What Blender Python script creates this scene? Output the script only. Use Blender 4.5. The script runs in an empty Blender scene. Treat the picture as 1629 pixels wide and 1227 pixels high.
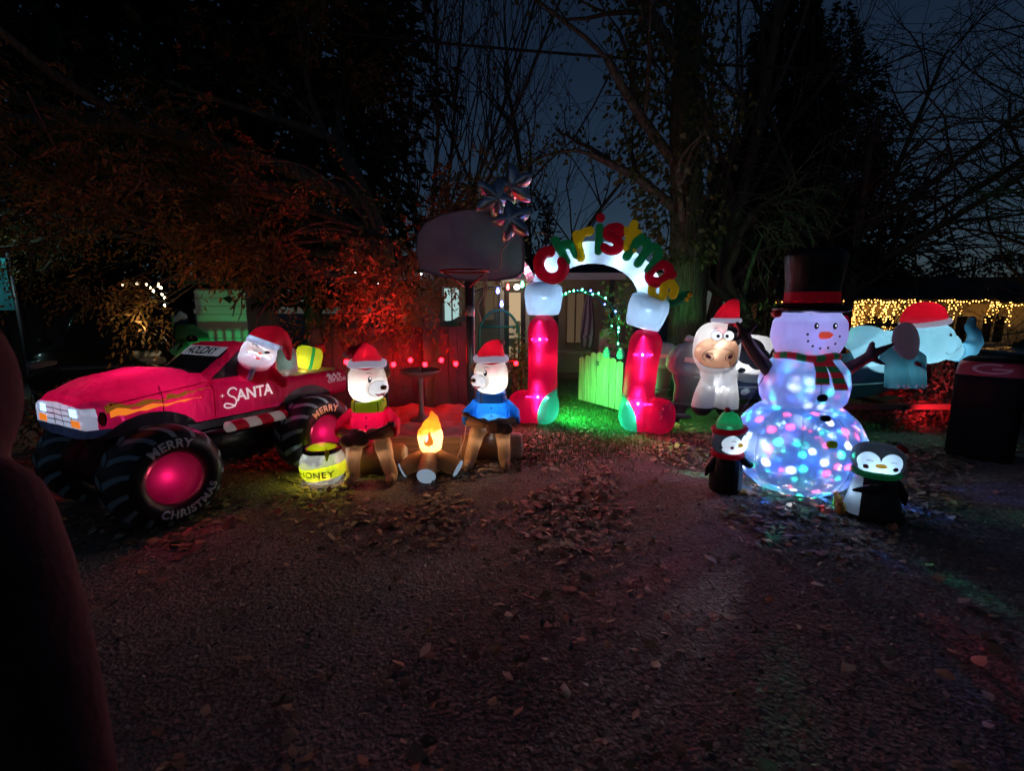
import bpy, bmesh, math, random
import numpy as np
from mathutils import Vector, Matrix, noise
from mathutils.bvhtree import BVHTree
from mathutils.geometry import tessellate_polygon

random.seed(7)
RNG = np.random.default_rng(7)
PI = math.pi
R = math.radians
SC = bpy.context.scene
COL = SC.collection

# ------------------------------------------------------------------ camera, sky, exposure
SC.render.engine = 'CYCLES'
SC.view_settings.view_transform = 'Standard'
SC.view_settings.look = 'None'
SC.view_settings.gamma = 1.0
SC.view_settings.exposure = 1.3
SC.cycles.max_bounces = 6
SC.cycles.diffuse_bounces = 3
SC.cycles.glossy_bounces = 3
SC.cycles.transmission_bounces = 4
SC.cycles.transparent_max_bounces = 12
SC.cycles.sample_clamp_indirect = 2.0
SC.cycles.caustics_reflective = False
SC.cycles.caustics_refractive = False
SC.cycles.use_denoising = True

CAM_Z = 1.6
F_PX, W_PX, H_PX = 750.0, 1629.0, 1227.0
PITCH = math.atan(124.5 / F_PX)
cam_data = bpy.data.cameras.new('camera')
cam = bpy.data.objects.new('camera', cam_data)
COL.objects.link(cam)
cam.location = (0, 0, CAM_Z)
cam.rotation_euler = (PI / 2 - PITCH, 0, 0)
cam_data.sensor_width = 36
cam_data.lens = 36 * F_PX / W_PX
cam_data.clip_start = 0.05
cam_data.clip_end = 500
cam_data.dof.use_dof = True
cam_data.dof.focus_distance = 4.8
cam_data.dof.aperture_fstop = 4.0
SC.camera = cam

world = bpy.data.worlds.new('World')
SC.world = world
world.use_nodes = True
wn = world.node_tree
wn.nodes.clear()
sky = wn.nodes.new('ShaderNodeTexSky')
sky.sky_type = 'NISHITA'
sky.sun_disc = False
sky.sun_elevation = R(28)          # the moon, high behind the viewer's right shoulder
sky.sun_rotation = R(200)
sky.ozone_density = 6.0
sky.dust_density = 0.2
bg = wn.nodes.new('ShaderNodeBackground')
bg.inputs['Strength'].default_value = 0.0034
wo = wn.nodes.new('ShaderNodeOutputWorld')
wn.links.new(sky.outputs[0], bg.inputs['Color'])
wn.links.new(bg.outputs[0], wo.inputs['Surface'])


def px_dir(px, py):
    x = (px - W_PX / 2) / F_PX
    y = -(py - H_PX / 2) / F_PX
    wy = math.cos(PITCH) + y * math.sin(PITCH)
    wz = -math.sin(PITCH) + y * math.cos(PITCH)
    return x / wy, wz / wy


def at(px, py, Y):
    a, b = px_dir(px, py)
    return Vector((a * Y, Y, CAM_Z + b * Y))


def gr(px, py, z=0.0):
    a, b = px_dir(px, py)
    Y = (z - CAM_Z) / b
    return Vector((a * Y, Y, z))


# ------------------------------------------------------------------ materials
MATS = {}


def _new(name):
    m = bpy.data.materials.new(name)
    m.use_nodes = True
    nt = m.node_tree
    nt.nodes.clear()
    out = nt.nodes.new('ShaderNodeOutputMaterial')
    MATS[name] = m
    return m, nt, out


def _bump(nt, scale, strength, dist=0.01, detail=4, coord='Object', stretch=None):
    tc = nt.nodes.new('ShaderNodeTexCoord')
    nz = nt.nodes.new('ShaderNodeTexNoise')
    nz.inputs['Scale'].default_value = scale
    nz.inputs['Detail'].default_value = detail
    if stretch:
        mp = nt.nodes.new('ShaderNodeMapping')
        mp.inputs['Scale'].default_value = stretch
        nt.links.new(tc.outputs[coord], mp.inputs[0])
        nt.links.new(mp.outputs[0], nz.inputs['Vector'])
    else:
        nt.links.new(tc.outputs[coord], nz.inputs['Vector'])
    b = nt.nodes.new('ShaderNodeBump')
    b.inputs['Strength'].default_value = strength
    b.inputs['Distance'].default_value = dist
    nt.links.new(nz.outputs[0], b.inputs['Height'])
    return b, nz


TRANSLUCENCY = 0.15
LAMP_GAIN = 1.0


def fabric(name, col, trans=0.6, clear=0.26, emit=0.0, rough=0.45, wrinkle=0.6, through=None):
    """thin inflatable nylon: reflects, lets light through diffusely and a little straight through"""
    m, nt, out = _new(name)
    c = (*col, 1)
    b, _ = _bump(nt, 7, wrinkle, 0.02, 5, stretch=(1.6, 1.6, .55))
    p = nt.nodes.new('ShaderNodeBsdfPrincipled')
    p.inputs['Base Color'].default_value = c
    p.inputs['Roughness'].default_value = rough
    p.inputs['Specular IOR Level'].default_value = 0.35
    if emit:
        p.inputs['Emission Color'].default_value = c
        p.inputs['Emission Strength'].default_value = emit
    t = nt.nodes.new('ShaderNodeBsdfTranslucent')
    t.inputs['Color'].default_value = (*[x * TRANSLUCENCY for x in col], 1)
    nt.links.new(b.outputs[0], p.inputs['Normal'])
    nt.links.new(b.outputs[0], t.inputs['Normal'])
    m1 = nt.nodes.new('ShaderNodeMixShader')
    m1.inputs[0].default_value = trans
    nt.links.new(p.outputs[0], m1.inputs[1])
    nt.links.new(t.outputs[0], m1.inputs[2])
    tr = nt.nodes.new('ShaderNodeBsdfTransparent')
    tr.inputs['Color'].default_value = (*(through or [x ** .6 for x in col]), 1)
    m2 = nt.nodes.new('ShaderNodeMixShader')
    m2.inputs[0].default_value = clear
    nt.links.new(m1.outputs[0], m2.inputs[1])
    nt.links.new(tr.outputs[0], m2.inputs[2])
    nt.links.new(m2.outputs[0], out.inputs['Surface'])
    return m


def solid(name, col, rough=0.7, metal=0.0, bump=None, var=0.0, vscale=6, emit=0.0, spec=0.4, stretch=None):
    m, nt, out = _new(name)
    p = nt.nodes.new('ShaderNodeBsdfPrincipled')
    p.inputs['Base Color'].default_value = (*col, 1)
    p.inputs['Roughness'].default_value = rough
    p.inputs['Metallic'].default_value = metal
    p.inputs['Specular IOR Level'].default_value = spec
    if emit:
        p.inputs['Emission Color'].default_value = (*col, 1)
        p.inputs['Emission Strength'].default_value = emit
    if bump:
        b, _ = _bump(nt, bump[0], bump[1], bump[2], stretch=stretch)
        nt.links.new(b.outputs[0], p.inputs['Normal'])
    if var:
        tc = nt.nodes.new('ShaderNodeTexCoord')
        nz = nt.nodes.new('ShaderNodeTexNoise')
        nz.inputs['Scale'].default_value = vscale
        nz.inputs['Detail'].default_value = 6
        if stretch:
            mp = nt.nodes.new('ShaderNodeMapping')
            mp.inputs['Scale'].default_value = stretch
            nt.links.new(tc.outputs['Object'], mp.inputs[0])
            nt.links.new(mp.outputs[0], nz.inputs['Vector'])
        else:
            nt.links.new(tc.outputs['Object'], nz.inputs['Vector'])
        cr = nt.nodes.new('ShaderNodeValToRGB')
        cr.color_ramp.elements[0].position = .3
        cr.color_ramp.elements[1].position = .7
        cr.color_ramp.elements[0].color = (*[x * (1 - var) for x in col], 1)
        cr.color_ramp.elements[1].color = (*[min(1, x * (1 + var)) for x in col], 1)
        nt.links.new(nz.outputs[0], cr.inputs[0])
        nt.links.new(cr.outputs[0], p.inputs['Base Color'])
    nt.links.new(p.outputs[0], out.inputs['Surface'])
    return m


def glow(name, col, strength):
    m, nt, out = _new(name)
    e = nt.nodes.new('ShaderNodeEmission')
    e.inputs['Color'].default_value = (*col, 1)
    e.inputs['Strength'].default_value = strength
    nt.links.new(e.outputs[0], out.inputs['Surface'])
    return m


def leafy(name, cols, trans=0.35, rough=0.6):
    """leaf faces: colour differs from leaf to leaf (random per island)"""
    m, nt, out = _new(name)
    g = nt.nodes.new('ShaderNodeNewGeometry')
    cr = nt.nodes.new('ShaderNodeValToRGB')
    el = cr.color_ramp.elements
    n = len(cols)
    el[0].position, el[0].color = 0, (*cols[0], 1)
    el[1].position, el[1].color = 1, (*cols[-1], 1)
    for i in range(1, n - 1):
        e = el.new(i / (n - 1))
        e.color = (*cols[i], 1)
    nt.links.new(g.outputs['Random Per Island'], cr.inputs[0])
    p = nt.nodes.new('ShaderNodeBsdfPrincipled')
    p.inputs['Roughness'].default_value = rough
    p.inputs['Specular IOR Level'].default_value = 0.4
    t = nt.nodes.new('ShaderNodeBsdfTranslucent')
    nt.links.new(cr.outputs[0], p.inputs['Base Color'])
    nt.links.new(cr.outputs[0], t.inputs['Color'])
    mx = nt.nodes.new('ShaderNodeMixShader')
    mx.inputs[0].default_value = trans
    nt.links.new(p.outputs[0], mx.inputs[1])
    nt.links.new(t.outputs[0], mx.inputs[2])
    nt.links.new(mx.outputs[0], out.inputs['Surface'])
    return m


# ------------------------------------------------------------------ mesh helpers
class MB:
    """collects vertices and faces of one mesh"""

    def __init__(self):
        self.v, self.f = [], []

    def add(self, vs, fs, M=None):
        n = len(self.v)
        if M is not None:
            vs = [M @ Vector(p) for p in vs]
        self.v += [tuple(p) for p in vs]
        self.f += [tuple(i + n for i in q) for q in fs]
        return self

    def box(self, c, s, M=None):
        x, y, z = [k / 2 for k in s]
        vs = [(c[0] + a * x, c[1] + b * y, c[2] + d * z) for a in (-1, 1) for b in (-1, 1) for d in (-1, 1)]
        fs = [(0, 1, 3, 2), (4, 6, 7, 5), (0, 4, 5, 1), (2, 3, 7, 6), (0, 2, 6, 4), (1, 5, 7, 3)]
        return self.add(vs, fs, M)

    def bbox(self, c, s, b=.01, M=None):
        """box with chamfered edges"""
        bm = bmesh.new()
        bmesh.ops.create_cube(bm, size=1)
        for v in bm.verts:
            v.co = Vector((v.co.x * s[0], v.co.y * s[1], v.co.z * s[2]))
        bmesh.ops.bevel(bm, geom=list(bm.edges), offset=b, segments=2, affect='EDGES')
        bm.verts.index_update()
        vs = [v.co + Vector(c) for v in bm.verts]
        fs = [[v.index for v in f.verts] for f in bm.faces]
        bm.free()
        return self.add(vs, fs, M)

    def blob(self, c, r, p=2.0, M=None, nu=28, nv=18):
        """superellipsoid; p > 2 gets boxier"""
        e = 2.0 / p
        sg = lambda t: math.copysign(abs(t) ** e, t)
        vs, fs = [], []
        for j in range(1, nv):
            ph = -PI / 2 + PI * j / nv
            for i in range(nu):
                th = 2 * PI * i / nu
                vs.append((sg(math.cos(ph)) * sg(math.cos(th)) * r[0], sg(math.cos(ph)) * sg(math.sin(th)) * r[1], sg(math.sin(ph)) * r[2]))
        for j in range(nv - 2):
            for i in range(nu):
                k = (i + 1) % nu
                fs.append((j * nu + i, j * nu + k, (j + 1) * nu + k, (j + 1) * nu + i))
        b, t = len(vs), len(vs) + 1
        vs += [(0, 0, -r[2]), (0, 0, r[2])]
        for i in range(nu):
            k = (i + 1) % nu
            fs.append((b, k, i))
            fs.append((t, (nv - 2) * nu + i, (nv - 2) * nu + k))
        T = Matrix.Translation(Vector(c)) @ (M.to_4x4() if M is not None else Matrix.Identity(4))
        return self.add([T @ Vector(q) for q in vs], fs)

    def tube(self, pts, rad, n=10, cap=True, flat=None):
        pts = [Vector(p) for p in pts]
        if not hasattr(rad, '__len__'):
            rad = [rad] * len(pts)
        vs, fs = [], []
        up = Vector((0, 0, 1))
        prev = None
        for i, p in enumerate(pts):
            a = pts[max(0, i - 1)]
            b = pts[min(len(pts) - 1, i + 1)]
            d = (b - a)
            if d.length < 1e-9:
                d = Vector((0, 0, 1))
            d.normalize()
            if prev is None:
                h = up if abs(d.z) < .9 else Vector((1, 0, 0))
                x = d.cross(h).normalized()
            else:
                x = prev - d * prev.dot(d)
                x = x.normalized() if x.length > 1e-6 else d.orthogonal().normalized()
            prev = x
            y = d.cross(x)
            for k in range(n):
                t = 2 * PI * k / n
                vs.append(p + (x * math.cos(t) + y * math.sin(t) * (flat or 1)) * rad[i])
        m = len(pts)
        for i in range(m - 1):
            for k in range(n):
                q = (k + 1) % n
                fs.append((i * n + k, i * n + q, (i + 1) * n + q, (i + 1) * n + k))
        if cap:
            fs.append(tuple(range(n - 1, -1, -1)))
            fs.append(tuple((m - 1) * n + k for k in range(n)))
        return self.add(vs, fs)

    def rtube(self, pts, rad, n=14):
        """tube with rounded ends (for fusing)"""
        pts = [Vector(p) for p in pts]
        if not hasattr(rad, '__len__'):
            rad = [rad] * len(pts)
        self.tube(pts, rad, n)
        for i in range(len(pts)):
            self.blob(pts[i], (rad[i],) * 3, 2, nu=n, nv=10)
        return self

    def lathe(self, prof, n=32, M=None):
        """prof: (r, z) from bottom to top, r=0 ends close"""
        vs, fs, rings = [], [], []
        for r, z in prof:
            if r < 1e-6:
                rings.append([len(vs)])
                vs.append((0, 0, z))
            else:
                rings.append(list(range(len(vs), len(vs) + n)))
                vs += [(r * math.cos(2 * PI * k / n), r * math.sin(2 * PI * k / n), z) for k in range(n)]
        for a, b in zip(rings, rings[1:]):
            for k in range(n):
                q = (k + 1) % n
                if len(a) == 1 and len(b) == 1:
                    continue
                if len(a) == 1:
                    fs.append((a[0], b[q], b[k]))
                elif len(b) == 1:
                    fs.append((a[k], a[q], b[0]))
                else:
                    fs.append((a[k], a[q], b[q], b[k]))
        return self.add(vs, fs, M)

    def loft(self, secs, n=28, p=4.0, axis='x'):
        """secs: (x, y0, y1, z0, z1[, p]) superellipse sections along x"""
        vs, fs = [], []
        for s in secs:
            e = 2.0 / (s[5] if len(s) > 5 else p)
            sg = lambda t: math.copysign(abs(t) ** e, t)
            for k in range(n):
                t = 2 * PI * (k + .5) / n
                y = (s[1] + s[2]) / 2 + (s[2] - s[1]) / 2 * sg(math.cos(t))
                z = (s[3] + s[4]) / 2 + (s[4] - s[3]) / 2 * sg(math.sin(t))
                vs.append((s[0], y, z) if axis == 'x' else (y, z, s[0]))
        for i in range(len(secs) - 1):
            for k in range(n):
                q = (k + 1) % n
                fs.append((i * n + k, i * n + q, (i + 1) * n + q, (i + 1) * n + k))
        fs.append(tuple(range(n - 1, -1, -1)))
        fs.append(tuple((len(secs) - 1) * n + k for k in range(n)))
        return self.add(vs, fs)

    def prism(self, poly, t, M=None):
        """poly in xz, thickness t along y"""
        n = len(poly)
        vs = [(x, -t / 2, z) for x, z in poly] + [(x, t / 2, z) for x, z in poly]
        fs = [tuple(range(n)), tuple(range(2 * n - 1, n - 1, -1))]
        for k in range(n):
            q = (k + 1) % n
            fs.append((k, k + n, q + n, q))
        return self.add(vs, fs, M)

    def xf(self, M):
        self.v = [tuple(M @ Vector(p)) for p in self.v]
        return self

    def mesh(self, name='m'):
        me = bpy.data.meshes.new(name)
        me.from_pydata(self.v, [], self.f)
        me.update()
        return me

    def build(self, name, mat, parent=None, smooth=True, angle=None):
        me = self.mesh(name)
        if angle is not None:
            me.shade_smooth()
            try:
                me.set_sharp_from_angle(angle=R(angle))
            except Exception:
                pass
        elif smooth:
            me.shade_smooth()
        return link(name, me, mat, parent)

    def shell(self):
        me = self.mesh()
        s = mesh_shell(me)
        bpy.data.meshes.remove(me)
        return s


def link(name, me, mat, parent=None):
    if mat is not None:
        me.materials.append(MATS[mat] if isinstance(mat, str) else mat)
    o = bpy.data.objects.new(name, me)
    COL.objects.link(o)
    if parent is not None:
        o.parent = parent
    return o


def thing(name, label, cat, loc=(0, 0, 0), rz=0.0, group=None):
    o = bpy.data.objects.new(name, None)
    o.empty_display_size = .1
    COL.objects.link(o)
    o.location = loc
    o.rotation_euler = (0, 0, rz)
    o['label'] = label
    o['category'] = cat
    if group:
        o['group'] = group
    return o


def tag(o, label=None, cat=None, group=None, kind=None):
    if label:
        o['label'] = label
    if cat:
        o['category'] = cat
    if group:
        o['group'] = group
    if kind:
        o['kind'] = kind
    return o


def lamp(loc, watts, col=(1, 1, 1), parent=None, r=0.03, kind='POINT', size=None, rot=None, name='lamp_light', spot=None, blend=.6):
    d = bpy.data.lights.new(name, kind)
    d.energy = watts * LAMP_GAIN
    d.color = col
    if kind in ('POINT', 'SPOT'):
        d.shadow_soft_size = r
    if kind == 'AREA':
        d.shape = 'RECTANGLE'
        d.size, d.size_y = size
    if kind == 'SPOT':
        d.spot_size = R(spot or 80)
        d.spot_blend = blend
    o = bpy.data.objects.new(name, d)
    COL.objects.link(o)
    o.location = loc
    if rot is not None:
        o.rotation_euler = rot
    if parent is not None:
        o.parent = parent
    return o


def aim(o, target):
    d = Vector(target) - Vector(o.location)
    o.rotation_euler = d.to_track_quat('-Z', 'Y').to_euler()
    return o


# ---- shells: (V, T) arrays that can be cut into panels
class Shell:
    def __init__(self, V, T):
        self.V, self.T = np.asarray(V, float).reshape(-1, 3), np.asarray(T, int).reshape(-1, 3)

    def cut(self, f):
        """f(V) <= 0 is the first piece, > 0 the second; boundary cut exactly"""
        V, T = self.V, self.T
        val = np.asarray(f(V), float)
        val[np.abs(val) < 1e-7] = 1e-7
        sgn = (val[T] <= 0)
        cnt = sgn.sum(1)
        tin, tout = [tuple(t) for t in T[cnt == 3]], [tuple(t) for t in T[cnt == 0]]
        newv, cache = list(map(tuple, V)), {}

        def mid(a, b):
            k = (min(a, b), max(a, b))
            if k not in cache:
                t = val[a] / (val[a] - val[b])
                newv.append(tuple(V[a] + (V[b] - V[a]) * t))
                cache[k] = len(newv) - 1
            return cache[k]
        for t, s in zip(T[(cnt == 1) | (cnt == 2)], sgn[(cnt == 1) | (cnt == 2)]):
            lone = s.sum() == 1
            k = int(np.argmax(s)) if lone else int(np.argmin(s))
            a, b, c = int(t[k]), int(t[(k + 1) % 3]), int(t[(k + 2) % 3])
            ab, ac = mid(a, b), mid(a, c)
            (tin if lone else tout).append((a, ab, ac))
            (tout if lone else tin).extend([(ab, b, c), (ab, c, ac)])
        nv = np.array(newv)
        return Shell(nv, tin).clean(), Shell(nv, tout).clean()

    def clean(self):
        if len(self.T) == 0:
            return Shell(np.zeros((0, 3)), np.zeros((0, 3), int))
        u, inv = np.unique(self.T, return_inverse=True)
        return Shell(self.V[u], inv.reshape(-1, 3))

    def bvh(self):
        return BVHTree.FromPolygons([tuple(v) for v in self.V], [tuple(int(i) for i in t) for t in self.T])

    def build(self, name, mat, parent=None, kind=None):
        me = bpy.data.meshes.new(name)
        me.from_pydata([tuple(v) for v in self.V], [], [tuple(int(i) for i in t) for t in self.T])
        me.update()
        me.shade_smooth()
        o = link(name, me, mat, parent)
        if kind:
            o['kind'] = kind
        return o


def mesh_shell(me):
    me.calc_loop_triangles()
    V = np.empty(len(me.vertices) * 3)
    me.vertices.foreach_get('co', V)
    T = np.empty(len(me.loop_triangles) * 3, dtype=np.int32)
    me.loop_triangles.foreach_get('vertices', T)
    return Shell(V.reshape(-1, 3), T.reshape(-1, 3))


PUCKER = 0.0


def fuse(mb, voxel=.014, smooth=6, pucker=None):
    """one continuous skin round overlapping shapes, slightly puckered like stretched nylon"""
    me = mb.mesh('tmp')
    o = bpy.data.objects.new('tmp', me)
    COL.objects.link(o)
    m = o.modifiers.new('r', 'REMESH')
    m.mode = 'VOXEL'
    m.voxel_size = voxel
    if smooth:
        s = o.modifiers.new('s', 'SMOOTH')
        s.factor = .5
        s.iterations = smooth
    dg = bpy.context.evaluated_depsgraph_get()
    me2 = bpy.data.meshes.new_from_object(o.evaluated_get(dg))
    bpy.data.objects.remove(o)
    sh = mesh_shell(me2)
    amp = PUCKER if pucker is None else pucker
    if amp:
        N = np.empty(len(me2.vertices) * 3)
        me2.vertices.foreach_get('normal', N)
        N = N.reshape(-1, 3)
        o1, o2 = random.uniform(0, 50), random.uniform(0, 50)
        h = np.array([noise.noise((v[0] * 9 + o1, v[1] * 9, v[2] * 7)) + .8 * noise.noise((v[0] * 26, v[1] * 26 + o2, v[2] * 9)) for v in sh.V])
        sh.V = sh.V + N * (h * amp)[:, None]
    bpy.data.meshes.remove(me2)
    bpy.data.meshes.remove(me)
    return sh


# ---- flat prints that follow a surface
def poly_vf(polys):
    vs, fs = [], []
    for p in polys:
        n = len(vs)
        vs += [(x, y) for x, y in p]
        for t in tessellate_polygon([[Vector((x, y, 0)) for x, y in p]]):
            fs.append(tuple(n + i for i in t))
    return vs, fs


def ribbon(pts, w):
    """polyline of width w as one strip"""
    pts = [Vector((p[0], p[1])) for p in pts]
    vs, fs = [], []
    ws = w if hasattr(w, '__len__') else [w] * len(pts)
    for i, p in enumerate(pts):
        d = pts[min(i + 1, len(pts) - 1)] - pts[max(i - 1, 0)]
        d = d.normalized() if d.length > 1e-9 else Vector((1, 0))
        n = Vector((-d.y, d.x)) * ws[i] / 2
        vs += [tuple(p + n), tuple(p - n)]
    for i in range(len(pts) - 1):
        fs.append((2 * i, 2 * i + 1, 2 * i + 3, 2 * i + 2))
    return vs, fs


def merge_vf(*parts):
    vs, fs = [], []
    for v, f in parts:
        n = len(vs)
        vs += v
        fs += [tuple(i + n for i in q) for q in f]
    return vs, fs


def ellipse(cx, cy, rx, ry, n=24, rot=0):
    c, s = math.cos(rot), math.sin(rot)
    return [(cx + rx * math.cos(t) * c - ry * math.sin(t) * s, cy + rx * math.cos(t) * s + ry * math.sin(t) * c)
            for t in [2 * PI * k / n for k in range(n)]]


def arc(cx, cy, rx, ry, a0, a1, n=10):
    return [(cx + rx * math.cos(R(a0 + (a1 - a0) * k / n)), cy + ry * math.sin(R(a0 + (a1 - a0) * k / n))) for k in range(n + 1)]


def text_vf(body, size=1.0, bold=.0, shear=0.0, spacing=1.0):
    cu = bpy.data.curves.new('t', 'FONT')
    cu.body = body
    cu.size = size
    cu.offset = bold
    cu.shear = shear
    cu.space_character = spacing
    cu.align_x, cu.align_y = 'CENTER', 'CENTER'
    cu.resolution_u = 3
    o = bpy.data.objects.new('t', cu)
    COL.objects.link(o)
    dg = bpy.context.evaluated_depsgraph_get()
    me = bpy.data.meshes.new_from_object(o.evaluated_get(dg))
    me.calc_loop_triangles()
    vs = [(v.co.x, v.co.y) for v in me.vertices]
    fs = [tuple(t.vertices) for t in me.loop_triangles]
    bpy.data.objects.remove(o)
    bpy.data.curves.remove(cu)
    bpy.data.meshes.remove(me)
    return vs, fs


def decal(name, vf, org, xd, yd, bvh, mat, parent, off=.003, maxe=.04, warp=None, far=1.5):
    """lay a flat print (2-D vertices and faces in the frame org/xd/yd) onto the surface behind it"""
    xd, yd, org = Vector(xd).normalized(), Vector(yd).normalized(), Vector(org)
    n = xd.cross(yd).normalized()
    bm = bmesh.new()
    bv = [bm.verts.new((x, y, 0)) for x, y in vf[0]]
    for f in vf[1]:
        try:
            bm.faces.new([bv[i] for i in f])
        except ValueError:
            pass
    bmesh.ops.triangulate(bm, faces=list(bm.faces))
    for _ in range(5):
        es = [e for e in bm.edges if e.calc_length() > maxe]
        if not es:
            break
        bmesh.ops.subdivide_edges(bm, edges=es, cuts=1)
        bmesh.ops.triangulate(bm, faces=[f for f in bm.faces if len(f.verts) > 3])
    last = 0.0
    for v in bm.verts:
        if warp:
            p = Vector(warp(v.co.x, v.co.y))
            v.co = p
            continue
        p = org + xd * v.co.x + yd * v.co.y
        h = bvh.ray_cast(p + n * far, -n, far * 2) if bvh else (None,)
        if h[0] is not None:
            last = (h[0] - p).dot(n)
            v.co = h[0] + n * off
        else:
            v.co = p + n * (last + off)
    me = bpy.data.meshes.new(name)
    bm.to_mesh(me)
    bm.free()
    me.shade_smooth()
    return link(name, me, mat, parent)


def rot(ax, deg):
    return Matrix.Rotation(R(deg), 4, ax)


def ell(V, c, r):
    """implicit ellipsoid, < 0 inside"""
    return np.sqrt((((V - np.array(c)) / np.array(r)) ** 2).sum(1)) - 1


def both(*a):
    return np.maximum.reduce(a)


def either(*a):
    return np.minimum.reduce(a)


def bez(p0, p1, p2, n=10):
    p0, p1, p2 = map(Vector, (p0, p1, p2))
    return [p0 * (1 - t) ** 2 + p1 * 2 * t * (1 - t) + p2 * t * t for t in [k / n for k in range(n + 1)]]
# ------------------------------------------------------------------ material list
solid('black_paint', (.012, .012, .014), .35)
solid('black_matte', (.009, .008, .009), 1.0, bump=(30, .3, .01), spec=.1)
solid('ink', (.008, .008, .01), .7)
solid('dark_wood', (.09, .06, .045), .8, bump=(14, .5, .01), var=.45, vscale=5, stretch=(8, 8, .7))
solid('cedar', (.26, .19, .12), .8, bump=(14, .5, .01), var=.4, vscale=5, stretch=(9, 9, .6))
solid('timber', (.16, .10, .06), .85, bump=(12, .6, .01), var=.4, vscale=4, stretch=(.7, 8, 8))
solid('bark', (.10, .08, .06), .9, bump=(16, 1.0, .03), var=.5, vscale=7, stretch=(3, 3, .6))
solid('bark_mossy', (.055, .06, .032), .95, bump=(14, 1.0, .03), var=.5, vscale=6, stretch=(3, 3, .8))
solid('twig', (.075, .06, .05), .9)
solid('steel', (.25, .25, .26), .4, .8)
solid('grey_metal', (.16, .16, .18), .45, .5, bump=(25, .15, .005))
solid('trailer_metal', (.11, .05, .05), .5, .4)
solid('rusty_red', (.30, .03, .025), .5, .3)
solid('backboard_grey', (.40, .37, .44), .6, bump=(9, .15, .01), var=.18, vscale=4)
solid('foil', (.66, .64, .68), .28, 1.0, bump=(9, .5, .02))
solid('rubber', (.02, .02, .02), .8)
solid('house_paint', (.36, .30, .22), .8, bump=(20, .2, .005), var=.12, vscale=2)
solid('trim_white', (.65, .65, .62), .6)
solid('roofing', (.035, .034, .036), .9, bump=(35, .6, .01), var=.3, vscale=12)
solid('door_dark', (.05, .04, .045), .5)
solid('tarp', (.19, .17, .15), .55, bump=(5, .9, .05), var=.25, vscale=4)
solid('bed_cloth', (.17, .10, .085), .7, bump=(4, .9, .05), var=.3, vscale=5)
solid('black_tarp', (.035, .026, .03), .5, bump=(4, .8, .05), var=.3, vscale=3)
solid('hull_paint', (.03, .045, .085), .35, .2, bump=(20, .1, .005), var=.25, vscale=5)
solid('alloy', (.32, .34, .36), .4, .7, bump=(20, .12, .004))
solid('cowl_grey', (.16, .165, .18), .35, bump=(20, .1, .004))
solid('engine_grey', (.085, .09, .10), .35, .1, bump=(20, .1, .004))
solid('bath_stone', (.13, .07, .065), .35, bump=(20, .3, .01), var=.25)
solid('stone', (.30, .26, .22), .9, bump=(20, .5, .01), var=.25)
solid('terracotta', (.42, .20, .12), .8, bump=(14, .4, .01), var=.25)
solid('coat', (.045, .012, .016), .9, bump=(60, .6, .004), var=.3, vscale=9)
solid('skin', (.45, .27, .20), .6)
solid('trousers', (.02, .022, .035), .9)
solid('cord_pink', (.62, .40, .34), .7)
solid('wire', (.012, .012, .012), .6)
solid('car_paint', (.012, .014, .014), .18, .3)
solid('car_glass', (.01, .012, .012), .06)
solid('chrome', (.55, .55, .55), .15, 1.0)
solid('plate', (.55, .55, .5), .5)
solid('lens', (.12, .13, .13), .1)
solid('mesh_green', (.03, .16, .07), .6)
solid('pipe_green', (.03, .30, .15), .5)
solid('jar_teal', (.10, .45, .38), .15)
solid('teal_tarp', (.05, .34, .38), .5, bump=(4, .6, .04))
solid('umbrella_a', (.42, .34, .40), .8)
solid('umbrella_b', (.12, .07, .10), .8)
solid('red_cover', (.36, .03, .05), .6, bump=(12, .3, .01))
solid('emblem_pale', (.62, .33, .33), .6)
solid('plastic_green', (.05, .22, .10), .5)
solid('pink_post', (.5, .35, .33), .7)
solid('guitar', (.13, .065, .04), .5)
glow('bulb_red', (1, .0007, .0016), 95)
glow('led_core', (1, .9, 1), 150)
glow('bulb_blue', (.08, .1, 1), 22)
glow('bulb_green', (.05, 1, .3), 16)
glow('bulb_warm', (1, .45, .085), 4.0)
solid('lit_wall', (.62, .54, .38), .8, bump=(20, .2, .005), var=.1, vscale=2)  # house paint made paler in place of stronger bulb light
glow('bulb_warm_small', (1, .76, .42), 9.0)
glow('bulb_green_small', (.1, 1, .55), 14)
glow('bulb_white_small', (.75, .95, 1), 14)
glow('room_lamp', (1, .8, .55), 6)
glow('lit_room', (1, .72, .42), .22)
glow('dim_room', (1, .66, .38), .035)
leafy('leaf_amber', [(.10, .06, .02), (.22, .12, .035), (.18, .14, .045), (.28, .11, .035)])
leafy('leaf_evergreen', [(.012, .02, .010), (.02, .03, .014), (.028, .034, .015)], .2)
leafy('leaf_ivy', [(.05, .07, .02), (.09, .10, .03), (.14, .13, .045), (.06, .09, .025)], .3)
leafy('leaf_laurel', [(.05, .08, .03), (.08, .11, .04), (.11, .12, .05)], .25, .4)
leafy('leaf_vine', [(.10, .20, .05), (.16, .26, .07), (.20, .24, .06)], .4)
leafy('leaf_litter', [(.10, .07, .045), (.24, .16, .09), (.36, .25, .14), (.15, .09, .055), (.36, .16, .09), (.56, .42, .26)], .1, .7)
leafy('chip', [(.09, .07, .06), (.18, .135, .105), (.27, .215, .17), (.125, .095, .085), (.36, .28, .22)], .0, .9)
leafy('grass', [(.035, .06, .018), (.06, .09, .025), (.09, .11, .035)], .3)
leafy('red_bush', [(.10, .05, .04), (.16, .08, .06), (.12, .09, .06)], .3)

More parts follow.
